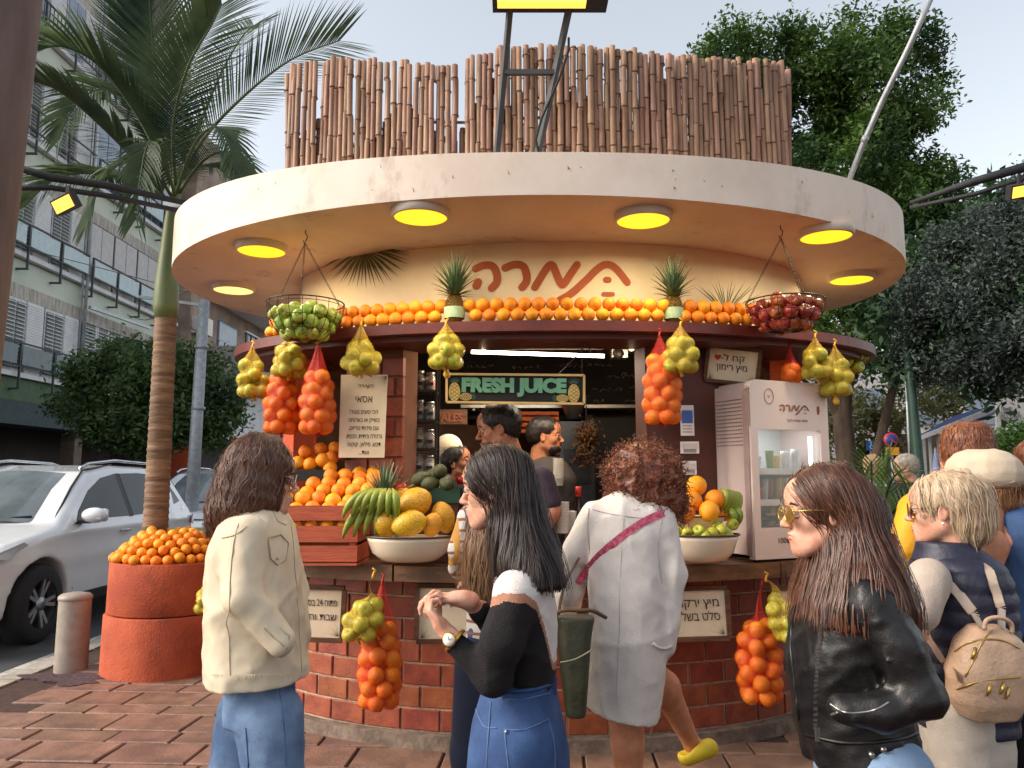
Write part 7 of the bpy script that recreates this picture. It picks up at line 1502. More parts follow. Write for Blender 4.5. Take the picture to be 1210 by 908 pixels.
    d_ = MB(); d_.bar(fc+mt@Vector((0, 0, .007)), fc+mt@Vector((.009, .004, .007)), .0012); d_.bar(fc+mt@Vector((0, 0, .007)), fc+mt@Vector((-.003, .011, .007)), .001); d_.obj('hands', m_black, wt, kind='stuff')
    # hair
    hr = rowsY(Y, [(530, 578, 606, .035), (535, 566, 616, .062), (545, 560, 625, .08), (560, 562, 633, .093), (585, 574, 639, .098), (610, 579, 645, .10), (640, 583, 653, .14), (665, 586, 661, .18), (686, 590, 667, .19)]); hf_ = fld(hr, .006, .05); hf_.loft(hr, k=0); scalp(hf_, H)
    hm = hairmat('dark_brown', (26, 17, 14), (54, 36, 29), .48); hf_.wrinkle(.004, 14, 4, (3, 3, .2)); hf_.obj('hair', hm, t, 1)
    top = surf_pts(hf_, lambda V: V[:, 2] > at(0, 575, Y).z); fb = np.array(H.T(.1, 0, -.03)); forbid = lambda P: np.linalg.norm((P-fb)*np.array([1, .9, .8]), axis=1) < .062
    pc = np.array(H.T(-.0, 0, .1)); part = lambda P: np.stack([.55*np.ones(len(P)), np.sign(P[:, 1]-pc[1])*1.0, 0*P[:, 0]], 1)
    flow_hair(hf_, top, 3400, 34, .0125, at(0, 690, Y).z, hm, t, 1, (.0007, .0017), (-.002, .008), part, forbid, .12, 9, 0)
    flow_hair(hf_, surf_pts(hf_, lambda V: (V[:, 2] < at(0, 575, Y).z) & (V[:, 2] > at(0, 650, Y).z), seed=3), 1300, 22, .012, at(0, 700, Y).z, hm, t, 2, (.0009, .002), (-.001, .007), None, forbid, .14, 8, .1)
woman_watch()
# ---------------------------------------------------------------- woman in the cream jacket (left)
def woman_cream():
    Y = 2.68; t = thing('person', 'woman with wavy brown hair in an oversized cream jacket and blue jeans', 'person', (at(303, 700, Y).x, Y, 0))
    H = Head(313, 566, Y, 1.0, rad(22), rad(4)).build((-.05, 0, -.22), .047)
    tr = rowsY(Y, [(610, 285, 325, .1), (650, 272, 338, .14), (720, 272, 338, .13), (790, 270, 345, .14), (850, 270, 345, .14)]); bf = fld(tr, .012, .1, extra=[(tr[0][1], Y, 0)]); bf.loft([(r[0], r[1], r[2], r[3]*.78, r[4]*.74) for r in tr]); lx = at(303, 860, Y).x
    bf.chain([at(318, 850, Y-.06), at(326, 930, Y-.08), (at(322, 908, Y).x, Y-.04, .06)], [.066, .056, .042], .02); bf.chain([at(292, 845, Y+.1), at(272, 930, Y+.06), (at(268, 908, Y).x, Y+.1, .06)], [.066, .056, .042], .02)
    body_mesh(t, H, [bf], SK1); H.extras(t)
    jr = rowsY(Y, [(596, 292, 328, .06), (606, 272, 336, .14), (622, 262, 344, .21), (650, 254, 350, .23), (700, 250, 354, .225), (745, 249, 357, .225), (785, 249, 362, .23), (801, 250, 364, .232)]); jf = fld(jr, .0072, .1); jf.loft(jr, p=2.4)
    s1 = at(290, 632, Y-.19); e1 = at(287, 706, Y-.235); w1 = at(331, 757, Y-.215); jf.chain([s1, e1, w1], [.068, .060, .050], .022); jf.chain([at(318, 630, Y+.17), at(340, 700, Y+.2), at(350, 750, Y+.1)], [.075, .066, .055], .03)
    jf.ell(at(345, 775, Y-.205), (.045, .03, .06), .02, None, 's') if False else None
    jf.wrinkle(0.0024, 13.5, 61).wrinkle(.013, 5, 11, (1, 1, .8)); jf.plane((0, 0, -1), -at(0, 800, Y).z); jm = cloth('cream_cotton', (216, 200, 174), var=.06, bump=.15, bscale=500); jf.obj('jacket', jm, t, 1); st = M('cream_stitch', C(176, 158, 130), .9); D = lambda x, y: snap(jf, x, y, Y, off=.002)
    seam(t, spath(jf, [(282, 618), (276, 645), (272, 690), (271, 745), (272, 798)], Y, .001), st, .0016); seam(t, spath(jf, [(262, 636), (278, 632), (292, 622)], Y, .001), st, .0016)
    seam(t, spath(jf, [(312, 742), (322, 752), (336, 764)], Y, .001), st, .002); seam(t, spath(jf, [(344, 615), (350, 680), (354, 740), (357, 795)], Y, .001), st, .0014)
    P = [D(317, 636), D(332, 632), D(341, 642), D(338, 662), D(328, 668), D(320, 660)]; MB().tube(P+[P[0]], .0022, 5).obj('pocket_flap', st, t); MB().ball(D(328, 660), .005, 8, 6).obj('button', M('cream_button', C(196, 176, 146), .4), t)
    MB().tube([D(330, 742), D(342, 752), D(338, 768)], .003, 5).obj('cuff_edge', st, t); MB().poly([D(322, 600), D(334, 606), D(340, 620), D(330, 616)], (0, -.012, 0)).obj('collar', jm, t)
    fr_ = MB(); g = random.Random(2)
    for k in range(60):
        a = D(250+k*1.85, 797); fr_.add([a, a+Vector((.004, 0, 0)), a+Vector((.002+g.uniform(-.003, .003), -.002, -g.uniform(.008, .02)))], [(0, 1, 2)], False)
    fr_.obj('frayed_hem', jm, t, kind='stuff')
    pr_ = rowsY(Y, [(796, 272, 347, .14), (825, 268, 347, .155), (850, 266, 349, .15)]); lf = fld(pr_, .0082, .14, extra=[(at(285, 860, Y).x, Y, .05)]); lf.loft(pr_, p=2.3)
    lf.chain([at(318, 850, Y-.06), at(326, 930, Y-.08), (at(322, 908, Y).x, Y-.04, .1)], [.115, .088, .07], .02); lf.chain([at(292, 845, Y+.1), at(272, 930, Y+.06), (at(268, 908, Y).x, Y+.1, .1)], [.105, .082, .07], .02)
    lf.wrinkle(0.0020, 16.2, 62).wrinkle(.007, 6, 12, (1, 1, .6)); lf.obj('jeans', M('denim_faded', C(86, 112, 150), .85, col2=C(124, 150, 184), scale=5, bump=.4, bscale=400), t, 1)
    sD = lambda x, y: snap(lf, x, y, Y, off=.003); sm = M('denim_stitch', C(86, 108, 146), .8); seam(t, spath(lf, [(330, 815), (336, 860), (338, 905)], Y, .001), sm, .0018); seam(t, spath(lf, [(282, 812), (290, 815), (298, 812)], Y, .001), sm, .002); seam(t, spath(lf, [(290, 860), (293, 900), (292, 925)], Y, .001), sm, .002)
    hr = rowsY(Y, [(513, 298, 318, .035), (519, 285, 329, .07), (530, 273, 336, .095), (550, 265, 338, .11), (575, 256, 338, .12), (598, 250, 334, .125), (615, 248, 318, .11), (630, 250, 290, .07)]); hf = fld(hr, .0065, .06); hf.loft(hr, k=0); scalp(hf, H)
    hm = hairmat('brown_wavy', (66, 40, 30), (118, 78, 58), .45); hf.wrinkle(.012, 11, 4, (1.6, 1.6, 1)); hf.obj('hair', hm, t, 1); top = surf_pts(hf, lambda V: V[:, 2] > at(0, 570, Y).z); fb = np.array(H.T(.11, 0, -.03)); forbid = lambda P: np.linalg.norm(P-fb, axis=1) < .055
    flow_hair(hf, top, 3000, 30, .0105, at(0, 628, Y).z, hm, t, 3, (.0007, .0017), (-.002, .010), lambda P: np.stack([-.5*np.ones(len(P)), -.2*np.ones(len(P)), 0*P[:, 0]], 1), forbid, .55, 22, .12)
    flow_hair(hf, surf_pts(hf, lambda V: V[:, 2] < at(0, 570, Y).z, seed=2), 1300, 18, .009, at(0, 640, Y).z, hm, t, 4, (.0008, .0018), (-.001, .016), None, forbid, .8, 16, .2)
    gl = MB(); gl.tube([H.T(.0, -.078, .01), H.T(.07, -.066, .012), H.T(.098, -.055, .01)], .0016, 5); gl.tube([H.T(.1+.004*math.cos(a), -.032+.026*math.cos(a), -.004+.024*math.sin(a)) for a in np.linspace(0, 2*PI, 20)], .0016, 5); gl.obj('spectacles', m_chrome, t)
woman_cream()
# ---------------------------------------------------------------- curly-haired woman in the white dress
def woman_curly():
    Y = 3.25; t = thing('person', 'woman with curly auburn hair in a white shirt dress leaning on the counter', 'person', (at(740, 800, Y).x, Y, 0))
    H = Head(760, 572, Y+.12, 1.0, rad(100), rad(14)).build((-.09, 0, -.2), .05)
    tr = rowsY(Y, [(600, 715, 775, .1), (660, 700, 785, .12), (740, 700, 780, .12), (800, 700, 780, .14), (830, 705, 775, .14)]); bf = fld(tr, .011, .12, extra=[tuple(at(830, 890, Y+.3)), (at(740, 800, Y).x, Y, 0)]); bf.loft([(r[0], r[1], r[2], r[3]*.78, r[4]*.74) for r in tr])
    bf.chain([at(738, 815, Y), at(742, 880, Y-.01), at(744, 1000, Y)], [.085, .062, .04], .03); bf.chain([at(765, 800, Y+.04), at(785, 812, Y+.12), at(818, 880, Y+.26)], [.085, .062, .036], .03); bf.cap(at(818, 880, Y+.26), at(836, 890, Y+.22), .036, .026, .02)
    hl = Field(at(690, 690, Y+.3)-Vector((.15, .2, .15)), at(690, 640, Y+.5)+Vector((.15, .25, .12)), .005); wl = at(668, 668, Y+.34); hl.cap(at(672, 700, Y+.16), wl, .034, .024, .01); hand(hl, wl, (.2, 1, -.1), (0, 0, -1), -1, .4, .95)
    body_mesh(t, H, [bf], SK2, [hl]); H.extras(t)
    dr = rowsY(Y, [(576, 735, 770, .05, .06), (583, 722, 772, .07, .05), (590, 702, 778, .10, .05), (605, 693, 783, .13, .04), (635, 692, 786, .15, .02), (680, 693, 786, .15), (730, 694, 790, .16), (780, 694, 788, .175), (820, 690, 783, .18), (850, 690, 779, .18)]); df = fld(dr, .0078, .12, extra=[tuple(at(660, 700, Y+.15))]); df.loft(dr, p=2.25)
    df.chain([at(703, 612, Y+.02), at(684, 650, Y+.05), at(673, 700, Y+.10), at(671, 712, Y+.16)], [.072, .066, .06, .062], .03); df.chain([at(778, 615, Y-.0), at(792, 680, Y-.02), at(789, 735, Y-.04), at(785, 762, Y-.05)], [.074, .066, .052, .056], .03)
    df.wrinkle(0.0028, 12.2, 71).wrinkle(.015, 4.5, 21, (1, 1, .7)); X, Z = df.ax[0][:, None, None], df.ax[2][None, None, :]; xa = at(690, 840, Y).x; xb = at(780, 840, Y).x; zl, zr = at(0, 833, Y).z, at(0, 851, Y).z; hem = zl+(zr-zl)*np.clip((X-xa)/(xb-xa), 0, 1)+.02*np.maximum(0, (X-xb+.05)/.05); df.D = np.maximum(df.D, (hem-Z)+0*df.D).astype(np.float32)
    dm = cloth('white_seersucker', (222, 212, 204), var=.05, bump=.3, bscale=240); df.obj('dress', dm, t, 1); D = lambda x, y: snap(df, x, y, Y, off=.003); st = M('white_stitch', C(190, 172, 158), .9)
    seam(t, spath(df, [(700, 602), (725, 608), (760, 612), (782, 606)], Y, .001), st, .0015); seam(t, spath(df, [(737, 612), (733, 680), (731, 760), (728, 825)], Y, .001), st, .0013); seam(t, spath(df, [(696, 600), (694, 625), (697, 655)], Y, .001), st, .0015); seam(t, spath(df, [(782, 612), (778, 650), (782, 690)], Y, .001), st, .0015)
    MB().tube([D(772, 761), D(778, 766), D(786, 767), D(794, 764)], .006, 6).obj('sleeve_cuff', dm, t)
    # strap
    P = spath(df, [(784, 606), (760, 617), (735, 634), (710, 655), (690, 678), (683, 690)], Y, .007); sb = MB(); wv = .015
    for a, b in zip(P, P[1:]):
        d = (b-a).normalized(); n = Vector((0, -1, 0)); s = d.cross(n).normalized()*wv; sb.add([a-s, a+s, b+s, b-s], [(0, 1, 2, 3)], True); sb.add([a-s+Vector((0, .004, 0)), a+s+Vector((0, .004, 0)), b+s+Vector((0, .004, 0)), b-s+Vector((0, .004, 0))], [(3, 2, 1, 0)], True)
    so = thing('bag_strap', 'patterned pink shoulder strap across the back of the white dress', 'strap', tuple(P[10])); sb.obj('webbing', M('pink_webbing', C(190, 58, 96), .7, col2=C(222, 120, 140), scale=60), so)
    # slipper on the lifted foot
    sp = Field(at(815, 885, Y+.24)-Vector((.16, .14, .1)), at(828, 885, Y+.24)+Vector((.16, .14, .12)), .006); a, b = at(812, 893, Y+.24), at(838, 884, Y+.2); sp.cap(a, b, .042, .038, .01); sp.cap(a+Vector((-.01, 0, .055)), a+Vector((.02, 0, .06)), .05, .035, .02, 's'); so_ = sp.obj('slipper', M('yellow_slipper', C(214, 186, 40), .6), t, 1)
    # curls
    hc = at(763, 570, Y+.1); hf = Field(hc-Vector((.24, .24, .25)), hc+Vector((.24, .24, .22)), .008); hf.ell(hc+Vector((0, 0, .0)), (.165, .15, .17), 0).ell(hc+Vector((.02, 0, -.09)), (.15, .14, .11), .05).ell(hc+Vector((-.03, 0, .03)), (.13, .13, .14), .04); hf.wrinkle(.03, 13, 8)
    hm = hairmat('auburn', (62, 32, 22), (150, 82, 50), .42); V, F = hf.mesh(); npmesh('hair', V, F, hm, t, smooth=True); g = np.random.default_rng(5); n = 3000; B = V[g.integers(0, len(V), n)]; G = hf.grad(B); S_ = 20; u = np.linspace(0, 1, S_); ax = G*.55+np.array([0, 0, -.45])+g.normal(size=(n, 3))*.45; ax /= np.linalg.norm(ax, axis=1, keepdims=True); e1 = np.cross(ax, g.normal(size=(n, 3))); e1 /= np.linalg.norm(e1, axis=1, keepdims=True); e2 = np.cross(ax, e1)
    L = g.uniform(.03, .07, n)[:, None, None]; rr_ = g.uniform(.003, .0075, n)[:, None, None]; tn = (u*g.uniform(1.5, 3.2, n)[:, None]*2*PI+g.random(n)[:, None]*6)[:, :, None]
    P = B[:, None]-G[:, None]*.01+ax[:, None]*L*u[None, :, None]+rr_*(np.cos(tn)*e1[:, None]+np.sin(tn)*e2[:, None]); nm = np.cos(tn)*e1[:, None]+np.sin(tn)*e2[:, None]; ribbons(P, g.uniform(.0008, .0018, n), nm, 'hair_curls', hm, t)
    # olive bag held on her arm
    bg_ = thing('tote_bag', 'dark olive bucket bag hanging between the two women', 'bag', tuple(at(680, 800, 2.95))); br = rowsY(2.95, [(728, 657, 703, .06), (760, 658, 698, .065), (810, 664, 695, .065), (846, 668, 692, .055)]); f = fld(br, .007, .05); f.loft(br, p=3.2); f.wrinkle(.004, 5, 2); f.obj('pouch', M('olive_leather', C(62, 62, 44), .55, bump=.3, bscale=60), bg_, 1)
    MB().tube(smooth_path([at(654, 726, 2.9), at(668, 721, 2.88), at(685, 722, 2.88), at(700, 722, 2.9), at(716, 730, 2.95)], 4), .008, 6).obj('rim', M('brown_leather', C(96, 70, 48), .6), bg_); MB().tube(smooth_path([at(662, 783, 2.87), at(680, 779, 2.865), at(700, 768, 2.87)], 4), .003, 5).obj('cord', M('bag_cord', C(160, 150, 120), .7), bg_); MB().tube(smooth_path([at(660, 724, 2.93), at(668, 690, 3.05), at(684, 660, 3.2)], 5), .006, 6).obj('handle', M('brown_leather', C(96, 70, 48), .6), bg_)
woman_curly()
# ---------------------------------------------------------------- woman in the leather jacket (right)
def woman_leather():
    Y = 2.12; t = thing('person', 'woman with long brown hair, yellow sunglasses and a black leather biker jacket', 'person', (at(1010, 700, Y).x, Y, 0))
    H = Head(972, 604, Y, 1.0, rad(176), rad(3)).build((-.05, 0, -.22), .046)
    tr = rowsY(Y, [(680, 965, 1045, .1), (720, 950, 1070, .14), (800, 950, 1075, .12), (860, 955, 1075, .13), (900, 960, 1080, .15)]); bf = fld(tr, .012, .1, extra=[(tr[0][1], Y, 0)]); bf.loft([(r[0], r[1], r[2], r[3]*.78, r[4]*.74) for r in tr]); lx = at(1030, 908, Y).x
    for q in (-.09, .09): bf.chain([(lx, Y+q, .72), (lx, Y+q, .4), (lx, Y+q, .06)], [.066, .056, .042], .02)
    body_mesh(t, H, [bf], SK1); H.extras(t)
    jr = rowsY(Y, [(668, 985, 1035, .06), (682, 965, 1050, .13), (700, 952, 1062, .19), (735, 938, 1066, .195), (780, 932, 1066, .175), (830, 938, 1070, .155), (870, 945, 1080, .16), (900, 953, 1085, .17)]); jf = fld(jr, .0066, .1, extra=[tuple(at(1110, 820, Y-.2))]); jf.loft(jr, p=2.25)
    jf.chain([at(1028, 715, Y-.16), at(1062, 765, Y-.2), at(1088, 822, Y-.22), at(1045, 842, Y-.215), at(996, 838, Y-.19)], [.070, .062, .056, .048, .040], .02); jf.chain([at(1010, 715, Y+.15), at(1030, 790, Y+.2), at(975, 835, Y+.1)], [.08, .066, .05], .03)
    for k in range(6):   # ribbed quilting on the upper sleeve
        a = at(1012+k*6.5, 738+k*9, Y-.25); b = at(1062+k*4, 712+k*11, Y-.18); jf.cap(a, b, .006, .006, .006)
    jf.wrinkle(0.0032, 21.6, 81).wrinkle(.011, 8, 31, (1, 1, .6)); V, F = jf.mesh(); V = relax(V, F, 1); lm = M('black_leather', C(20, 18, 19), .42, var=.3, scale=9, bump=.12, bscale=160, spec=.4, coat=.05); npmesh('jacket', V, F, lm, t, smooth=True)
    D = lambda x, y: snap(jf, x, y, Y, off=.004); zp = M('zip_metal', C(150, 146, 140), .3, metal=.9); zpts = smooth_path([D(969, 738), D(967, 770), D(964, 810), D(963, 860)], 8); z = MB()
    for p in zpts: z.box(p+Vector((0, -.003, 0)), (.009, .004, .006))
    z.obj('zip_teeth', zp, t, kind='stuff'); MB().box(D(965, 868)+Vector((0, -.006, 0)), (.012, .006, .03)).obj('zip_slider', zp, t); seam(t, spath(jf, [(981, 832), (1000, 842), (1030, 840), (1050, 830)], Y, .001), zp, .003, 'pocket_zip'); seam(t, spath(jf, [(982, 845), (990, 842)], Y, .001), zp, .004, 'pocket_slider')
    seam(t, spath(jf, [(945, 720), (934, 745), (938, 800), (944, 850)], Y, .001), lm, .006, 'lapel_edge'); seam(t, spath(jf, [(952, 868), (1000, 878), (1060, 874), (1084, 866)], Y, .001), lm, .005, 'belt_edge')
    for x, y in ((1030, 892), (1044, 886)): MB().ball(D(x, y), .008, 10, 6).obj('stud', zp, t)
    pr_ = rowsY(Y, [(885, 965, 1083, .16), (905, 970, 1088, .165), (940, 972, 1090, .16)]); lf = fld(pr_, .01, .1, extra=[(lx, Y, .05)]); lf.loft(pr_, p=2.3)
    for q in (-.09, .09): lf.chain([(lx, Y+q, .68), (lx, Y+q, .4), (lx, Y+q, .1)], [.11, .08, .07], .02)
    lf.obj('jeans', M('denim_light', C(120, 146, 178), .85, var=.1, bump=.4, bscale=400), t, 1)
    hr = rowsY(Y, [(556, 968, 998, .04), (562, 952, 1012, .07), (575, 945, 1027, .09), (595, 958, 1036, .10), (625, 966, 1042, .105), (655, 964, 1048, .14), (685, 956, 1056, .185), (708, 950, 1062, .205), (730, 946, 1066, .20)]); hf = fld(hr, .006, .05); hf.loft(hr, k=0); scalp(hf, H); hf.wrinkle(.005, 12, 4, (3, 3, .25)); hm = hairmat('chestnut', (54, 30, 22), (104, 64, 44), .4); hf.obj('hair', hm, t, 1)
    top = surf_pts(hf, lambda V: V[:, 2] > at(0, 610, Y).z); fb = np.array(H.T(.105, 0, -.04)); forbid = lambda P: np.linalg.norm((P-fb)*np.array([1, .8, .8]), axis=1) < .062; pc = np.array(H.T(.02, 0, .1)); part = lambda P: np.stack([.45*np.ones(len(P)), np.sign(P[:, 1]-pc[1]), 0*P[:, 0]], 1)
    flow_hair(hf, top, 3600, 38, .0125, at(0, 735, Y).z, hm, t, 5, (.0007, .0016), (-.002, .008), part, forbid, .10, 9, 0)
    flow_hair(hf, surf_pts(hf, lambda V: (V[:, 2] < at(0, 620, Y).z) & (V[:, 2] > at(0, 700, Y).z), seed=4), 1500, 24, .012, at(0, 745, Y).z, hm, t, 6, (.0009, .002), (-.001, .008), None, forbid, .12, 8, .1)
    sg = thing('sunglasses', 'gold rimmed sunglasses with yellow lenses on the woman in leather', 'sunglasses', tuple(H.T(.1, 0, 0))); gm = M('gold_wire', C(206, 170, 96), .25, metal=.9); ym = M('yellow_lens', C(120, 92, 36), .08, alpha=.72, coat=1, var=0)
    for q in (1, -1):
        ring_ = [H.T(.103-.35*abs(.03*math.cos(a)*(1 if q*math.cos(a) > 0 else 0)), q*(.033+.027*math.cos(a)), -.003+.024*math.sin(a)) for a in np.linspace(0, 2*PI, 24, endpoint=False)]; lo_ = MB().tube(ring_+[ring_[0]], .0014, 5, caps=False).obj('rim', gm, sg); MB().add(ring_, [tuple(range(24))], False).obj('lens', ym, sg); MB().tube([H.T(.096, q*.060, .006), H.T(.05, q*.076, .008), H.T(-.005, q*.083, .004), H.T(-.02, q*.082, -.01)], .0014, 5).obj('temple', gm, sg)
    MB().tube([H.T(.106, -.008, .004), H.T(.112, 0, .007), H.T(.106, .008, .004)], .0014, 5).obj('bridge', gm, sg)
woman_leather()
# ---------------------------------------------------------------- woman with grey hair, vest and backpack
def woman_grey():
    Y = 2.72; t = thing('person', 'woman with short grey-blond hair in a navy quilted vest', 'person', (at(1130, 700, Y).x, Y, 0))
    H = Head(1112, 602, Y, 1.0, rad(152), rad(2)).build((-.06, 0, -.2), .046)
    tr = rowsY(Y, [(650, 1095, 1160, .1), (690, 1085, 1175, .13), (760, 1085, 1175, .13), (840, 1085, 1180, .14), (880, 1085, 1180, .14)]); bf = fld(tr, .011, .12, extra=[(tr[0][1], Y, 0), tuple(at(1060, 780, Y-.2))]); bf.loft([(r[0], r[1], r[2], r[3]*.78, r[4]*.74) for r in tr]); lx = at(1135, 880, Y).x
    for q in (-.09, .09): bf.chain([(lx, Y+q, .7), (lx, Y+q, .4), (lx, Y+q, .06)], [.066, .056, .042], .02)
    bf.chain([at(1092, 690, Y-.14), at(1079, 745, Y-.17), at(1068, 800, Y-.14)], [.055, .042, .034], .02); body_mesh(t, H, [bf], SK1); H.extras(t, C(120, 96, 78))
    vr = rowsY(Y, [(640, 1105, 1145, .06), (652, 1090, 1160, .10), (668, 1082, 1178, .17), (700, 1082, 1188, .18), (760, 1082, 1192, .18), (820, 1084, 1192, .18), (858, 1086, 1190, .18)]); vf = fld(vr, .0072, .08); vf.loft(vr, p=2.3)
    Z = vf.ax[2][None, None, :]; vf.D = np.where(np.abs(vf.D) < .05, vf.D-.006*np.abs(np.sin((Z+.0*vf.D)*PI/.058))+.003, vf.D).astype(np.float32); vf.wrinkle(0.0015, 24.3, 57).wrinkle(.005, 9, 7); vf.obj('vest', M('navy_quilt', C(34, 36, 56), .5, var=.2, scale=10, bump=.3, bscale=60), t, 1)
    cf = Field(at(1110, 650, Y)-Vector((.14, .14, .06)), at(1110, 650, Y)+Vector((.16, .14, .09)), .006); ccx = at(1122, 650, Y); cf.loft([(ccx.z-.04, ccx.x, Y, .125, .12), (ccx.z+.0, ccx.x-.01, Y, .10, .10), (ccx.z+.03, ccx.x-.02, Y, .085, .085)]); cf.obj('vest_collar', M('navy_quilt', C(34, 36, 56), .5), t, 1)
    sf = Field(at(1060, 740, Y-.15)-Vector((.1, .15, .1)), at(1115, 660, Y)+Vector((.1, .12, .1)), .0065); sf.chain([at(1098, 684, Y-.13), at(1083, 722, Y-.165)], [.068, .072], .02); sf.plane((.25, 0, -1), -(at(0, 728, Y).z)+.25*at(1085, 0, Y).x); sf.wrinkle(0.0015, 21.6, 55).wrinkle(.005, 8, 5); sf.obj('tshirt_sleeve', cloth('grey_marl', (182, 166, 154)), t, 1)
    pr_ = rowsY(Y, [(845, 1092, 1186, .16), (880, 1090, 1188, .17), (920, 1092, 1186, .16)]); lf = fld(pr_, .009, .1, extra=[(lx, Y, .05)]); lf.loft(pr_, p=2.3)
    for q in (-.09, .1): lf.chain([(lx-.02+q*.3, Y+q, .68), (lx+q*.3, Y+q, .4), (lx+q*.3, Y+q, .08)], [.11, .095, .09], .02)
    lf.wrinkle(0.0024, 16.2, 65).wrinkle(.008, 6, 15); lf.obj('trousers', cloth('stone_linen', (188, 176, 164)), t, 1)
    hr = rowsY(Y, [(560, 1112, 1138, .04), (565, 1096, 1152, .075), (578, 1090, 1162, .095), (598, 1096, 1168, .10), (620, 1106, 1168, .10), (636, 1118, 1162, .085), (645, 1126, 1152, .06)]); hf = fld(hr, .006, .05); hf.loft(hr, k=0); scalp(hf, H); hf.ell(H.T(.0, .085, -.02), (.03, .03, .035), .012, H.m, 's'); hf.wrinkle(.004, 14, 6, (2, 2, .6))
    hm = hairmat('grey_blond', (150, 122, 96), (214, 190, 160), .45); hf.obj('hair', hm, t, 1); top = surf_pts(hf, lambda V: V[:, 2] > at(0, 600, Y).z); fb = np.array(H.T(.11, 0, -.03)); eb = np.array(H.T(.0, .085, -.02)); forbid = lambda P: (np.linalg.norm(P-fb, axis=1) < .062) | (np.linalg.norm(P-eb, axis=1) < .022)
    flow_hair(hf, top, 2400, 24, .0085, at(0, 645, Y).z, hm, t, 7, (.0008, .0019), (-.001, .007), lambda P: np.stack([.6*np.ones(len(P)), -.3*np.ones(len(P)), 0*P[:, 0]], 1), forbid, .2, 8, .05)
    gl = MB(); gm = M('tortoise_glasses', C(110, 60, 36), .3)
    for q in (1, -1): gl.tube([H.T(.103, q*(.032+.025*math.cos(a)), .0+.022*math.sin(a)) for a in np.linspace(0, 2*PI, 20)], .0018, 5); gl.tube([H.T(.1, q*.058, .006), H.T(.0, q*.082, .006)], .0014, 5)
    gl.obj('spectacles', gm, t); MB().add([H.T(.103, .032+.025*math.cos(a), .022*math.sin(a)) for a in np.linspace(0, 2*PI, 20, endpoint=False)], [tuple(range(20))], False).obj('tinted_lens', M('brown_lens', C(96, 50, 30), .1, coat=1), t); MB().ball(H.T(.0, .086, -.045), .005, 8, 6).obj('earring', m_white, t)
    # backpack
    bp = thing('backpack', 'beige leather backpack worn by the woman in the navy vest', 'backpack', tuple(at(1165, 790, Y-.2))); Yb = Y-.2; br = rowsY(Yb, [(738, 1148, 1182, .05), (755, 1132, 1202, .075), (790, 1122, 1212, .09), (825, 1122, 1210, .09), (848, 1136, 1195, .07)]); f = fld(br, .0068, .06); f.loft(br, p=2.8); f.wrinkle(.006, 7, 3); bm = M('beige_leather', C(194, 160, 132), .5, var=.08, scale=10, bump=.3, bscale=90); f.obj('pouch', bm, bp, 1); D = lambda x, y: snap(f, x, y, Yb, off=.003)
    def strap(pts, w, name='strap', mat=bm):
        P = smooth_path(pts, 5); s_ = MB()
        for a, b in zip(P, P[1:]):
            d = (b-a).normalized(); s = d.cross(Vector((0, -1, 0))).normalized()*w; s_.add([a-s, a+s, b+s, b-s], [(0, 1, 2, 3)], True); s_.add([p+Vector((0, .006, 0)) for p in (a-s, a+s, b+s, b-s)], [(3, 2, 1, 0)], True)
        return s_.obj(name, mat, bp)
    S1 = lambda x, y, o=.006: snap(vf, x, y, Y, off=.003)+Vector((0, -o, 0)); lmat = M('pale_strap', C(206, 184, 164), .6); strap(spath(vf, [(1092, 661), (1108, 675), (1130, 700), (1150, 726)], Y, .009)+[at(1162, 744, Yb-.05)], .016, 'shoulder_strap', lmat); strap(spath(vf, [(1166, 668), (1174, 695), (1182, 720)], Y, .009)+[at(1184, 742, Yb-.05)], .014, 'shoulder_strap', lmat); strap(spath(vf, [(1090, 738), (1103, 762), (1118, 784)], Y, .009)+[at(1132, 800, Yb-.06)], .016, 'lower_strap')
    zm = M('zip_gold', C(196, 160, 90), .3, metal=.8); seam(bp, spath(f, [(1128, 770), (1150, 758), (1180, 756), (1204, 766)], Yb, .001), zm, .003, 'zip'); seam(bp, spath(f, [(1130, 815), (1160, 805), (1205, 800)], Yb, .001), zm, .003, 'zip'); seam(bp, spath(f, [(1140, 800), (1160, 760), (1172, 745)], Yb, .001), zm, .0025, 'seam')
    for x, y in ((1152, 765), (1170, 808), (1192, 812), (1186, 806)): MB().tube([D(x, y), D(x-2, y+8)+Vector((0, -.004, 0)), D(x-5, y+14)+Vector((0, -.004, 0))], [.004, .006, .003], 6).obj('zip_pull', zm, bp)
    MB().tube(smooth_path([at(1163, 744, Yb-.06), at(1166, 733, Yb-.06), at(1180, 730, Yb-.06), at(1194, 736, Yb-.05), at(1196, 748, Yb-.05)], 4), .007, 7).obj('top_handle', bm, bp)
woman_grey()
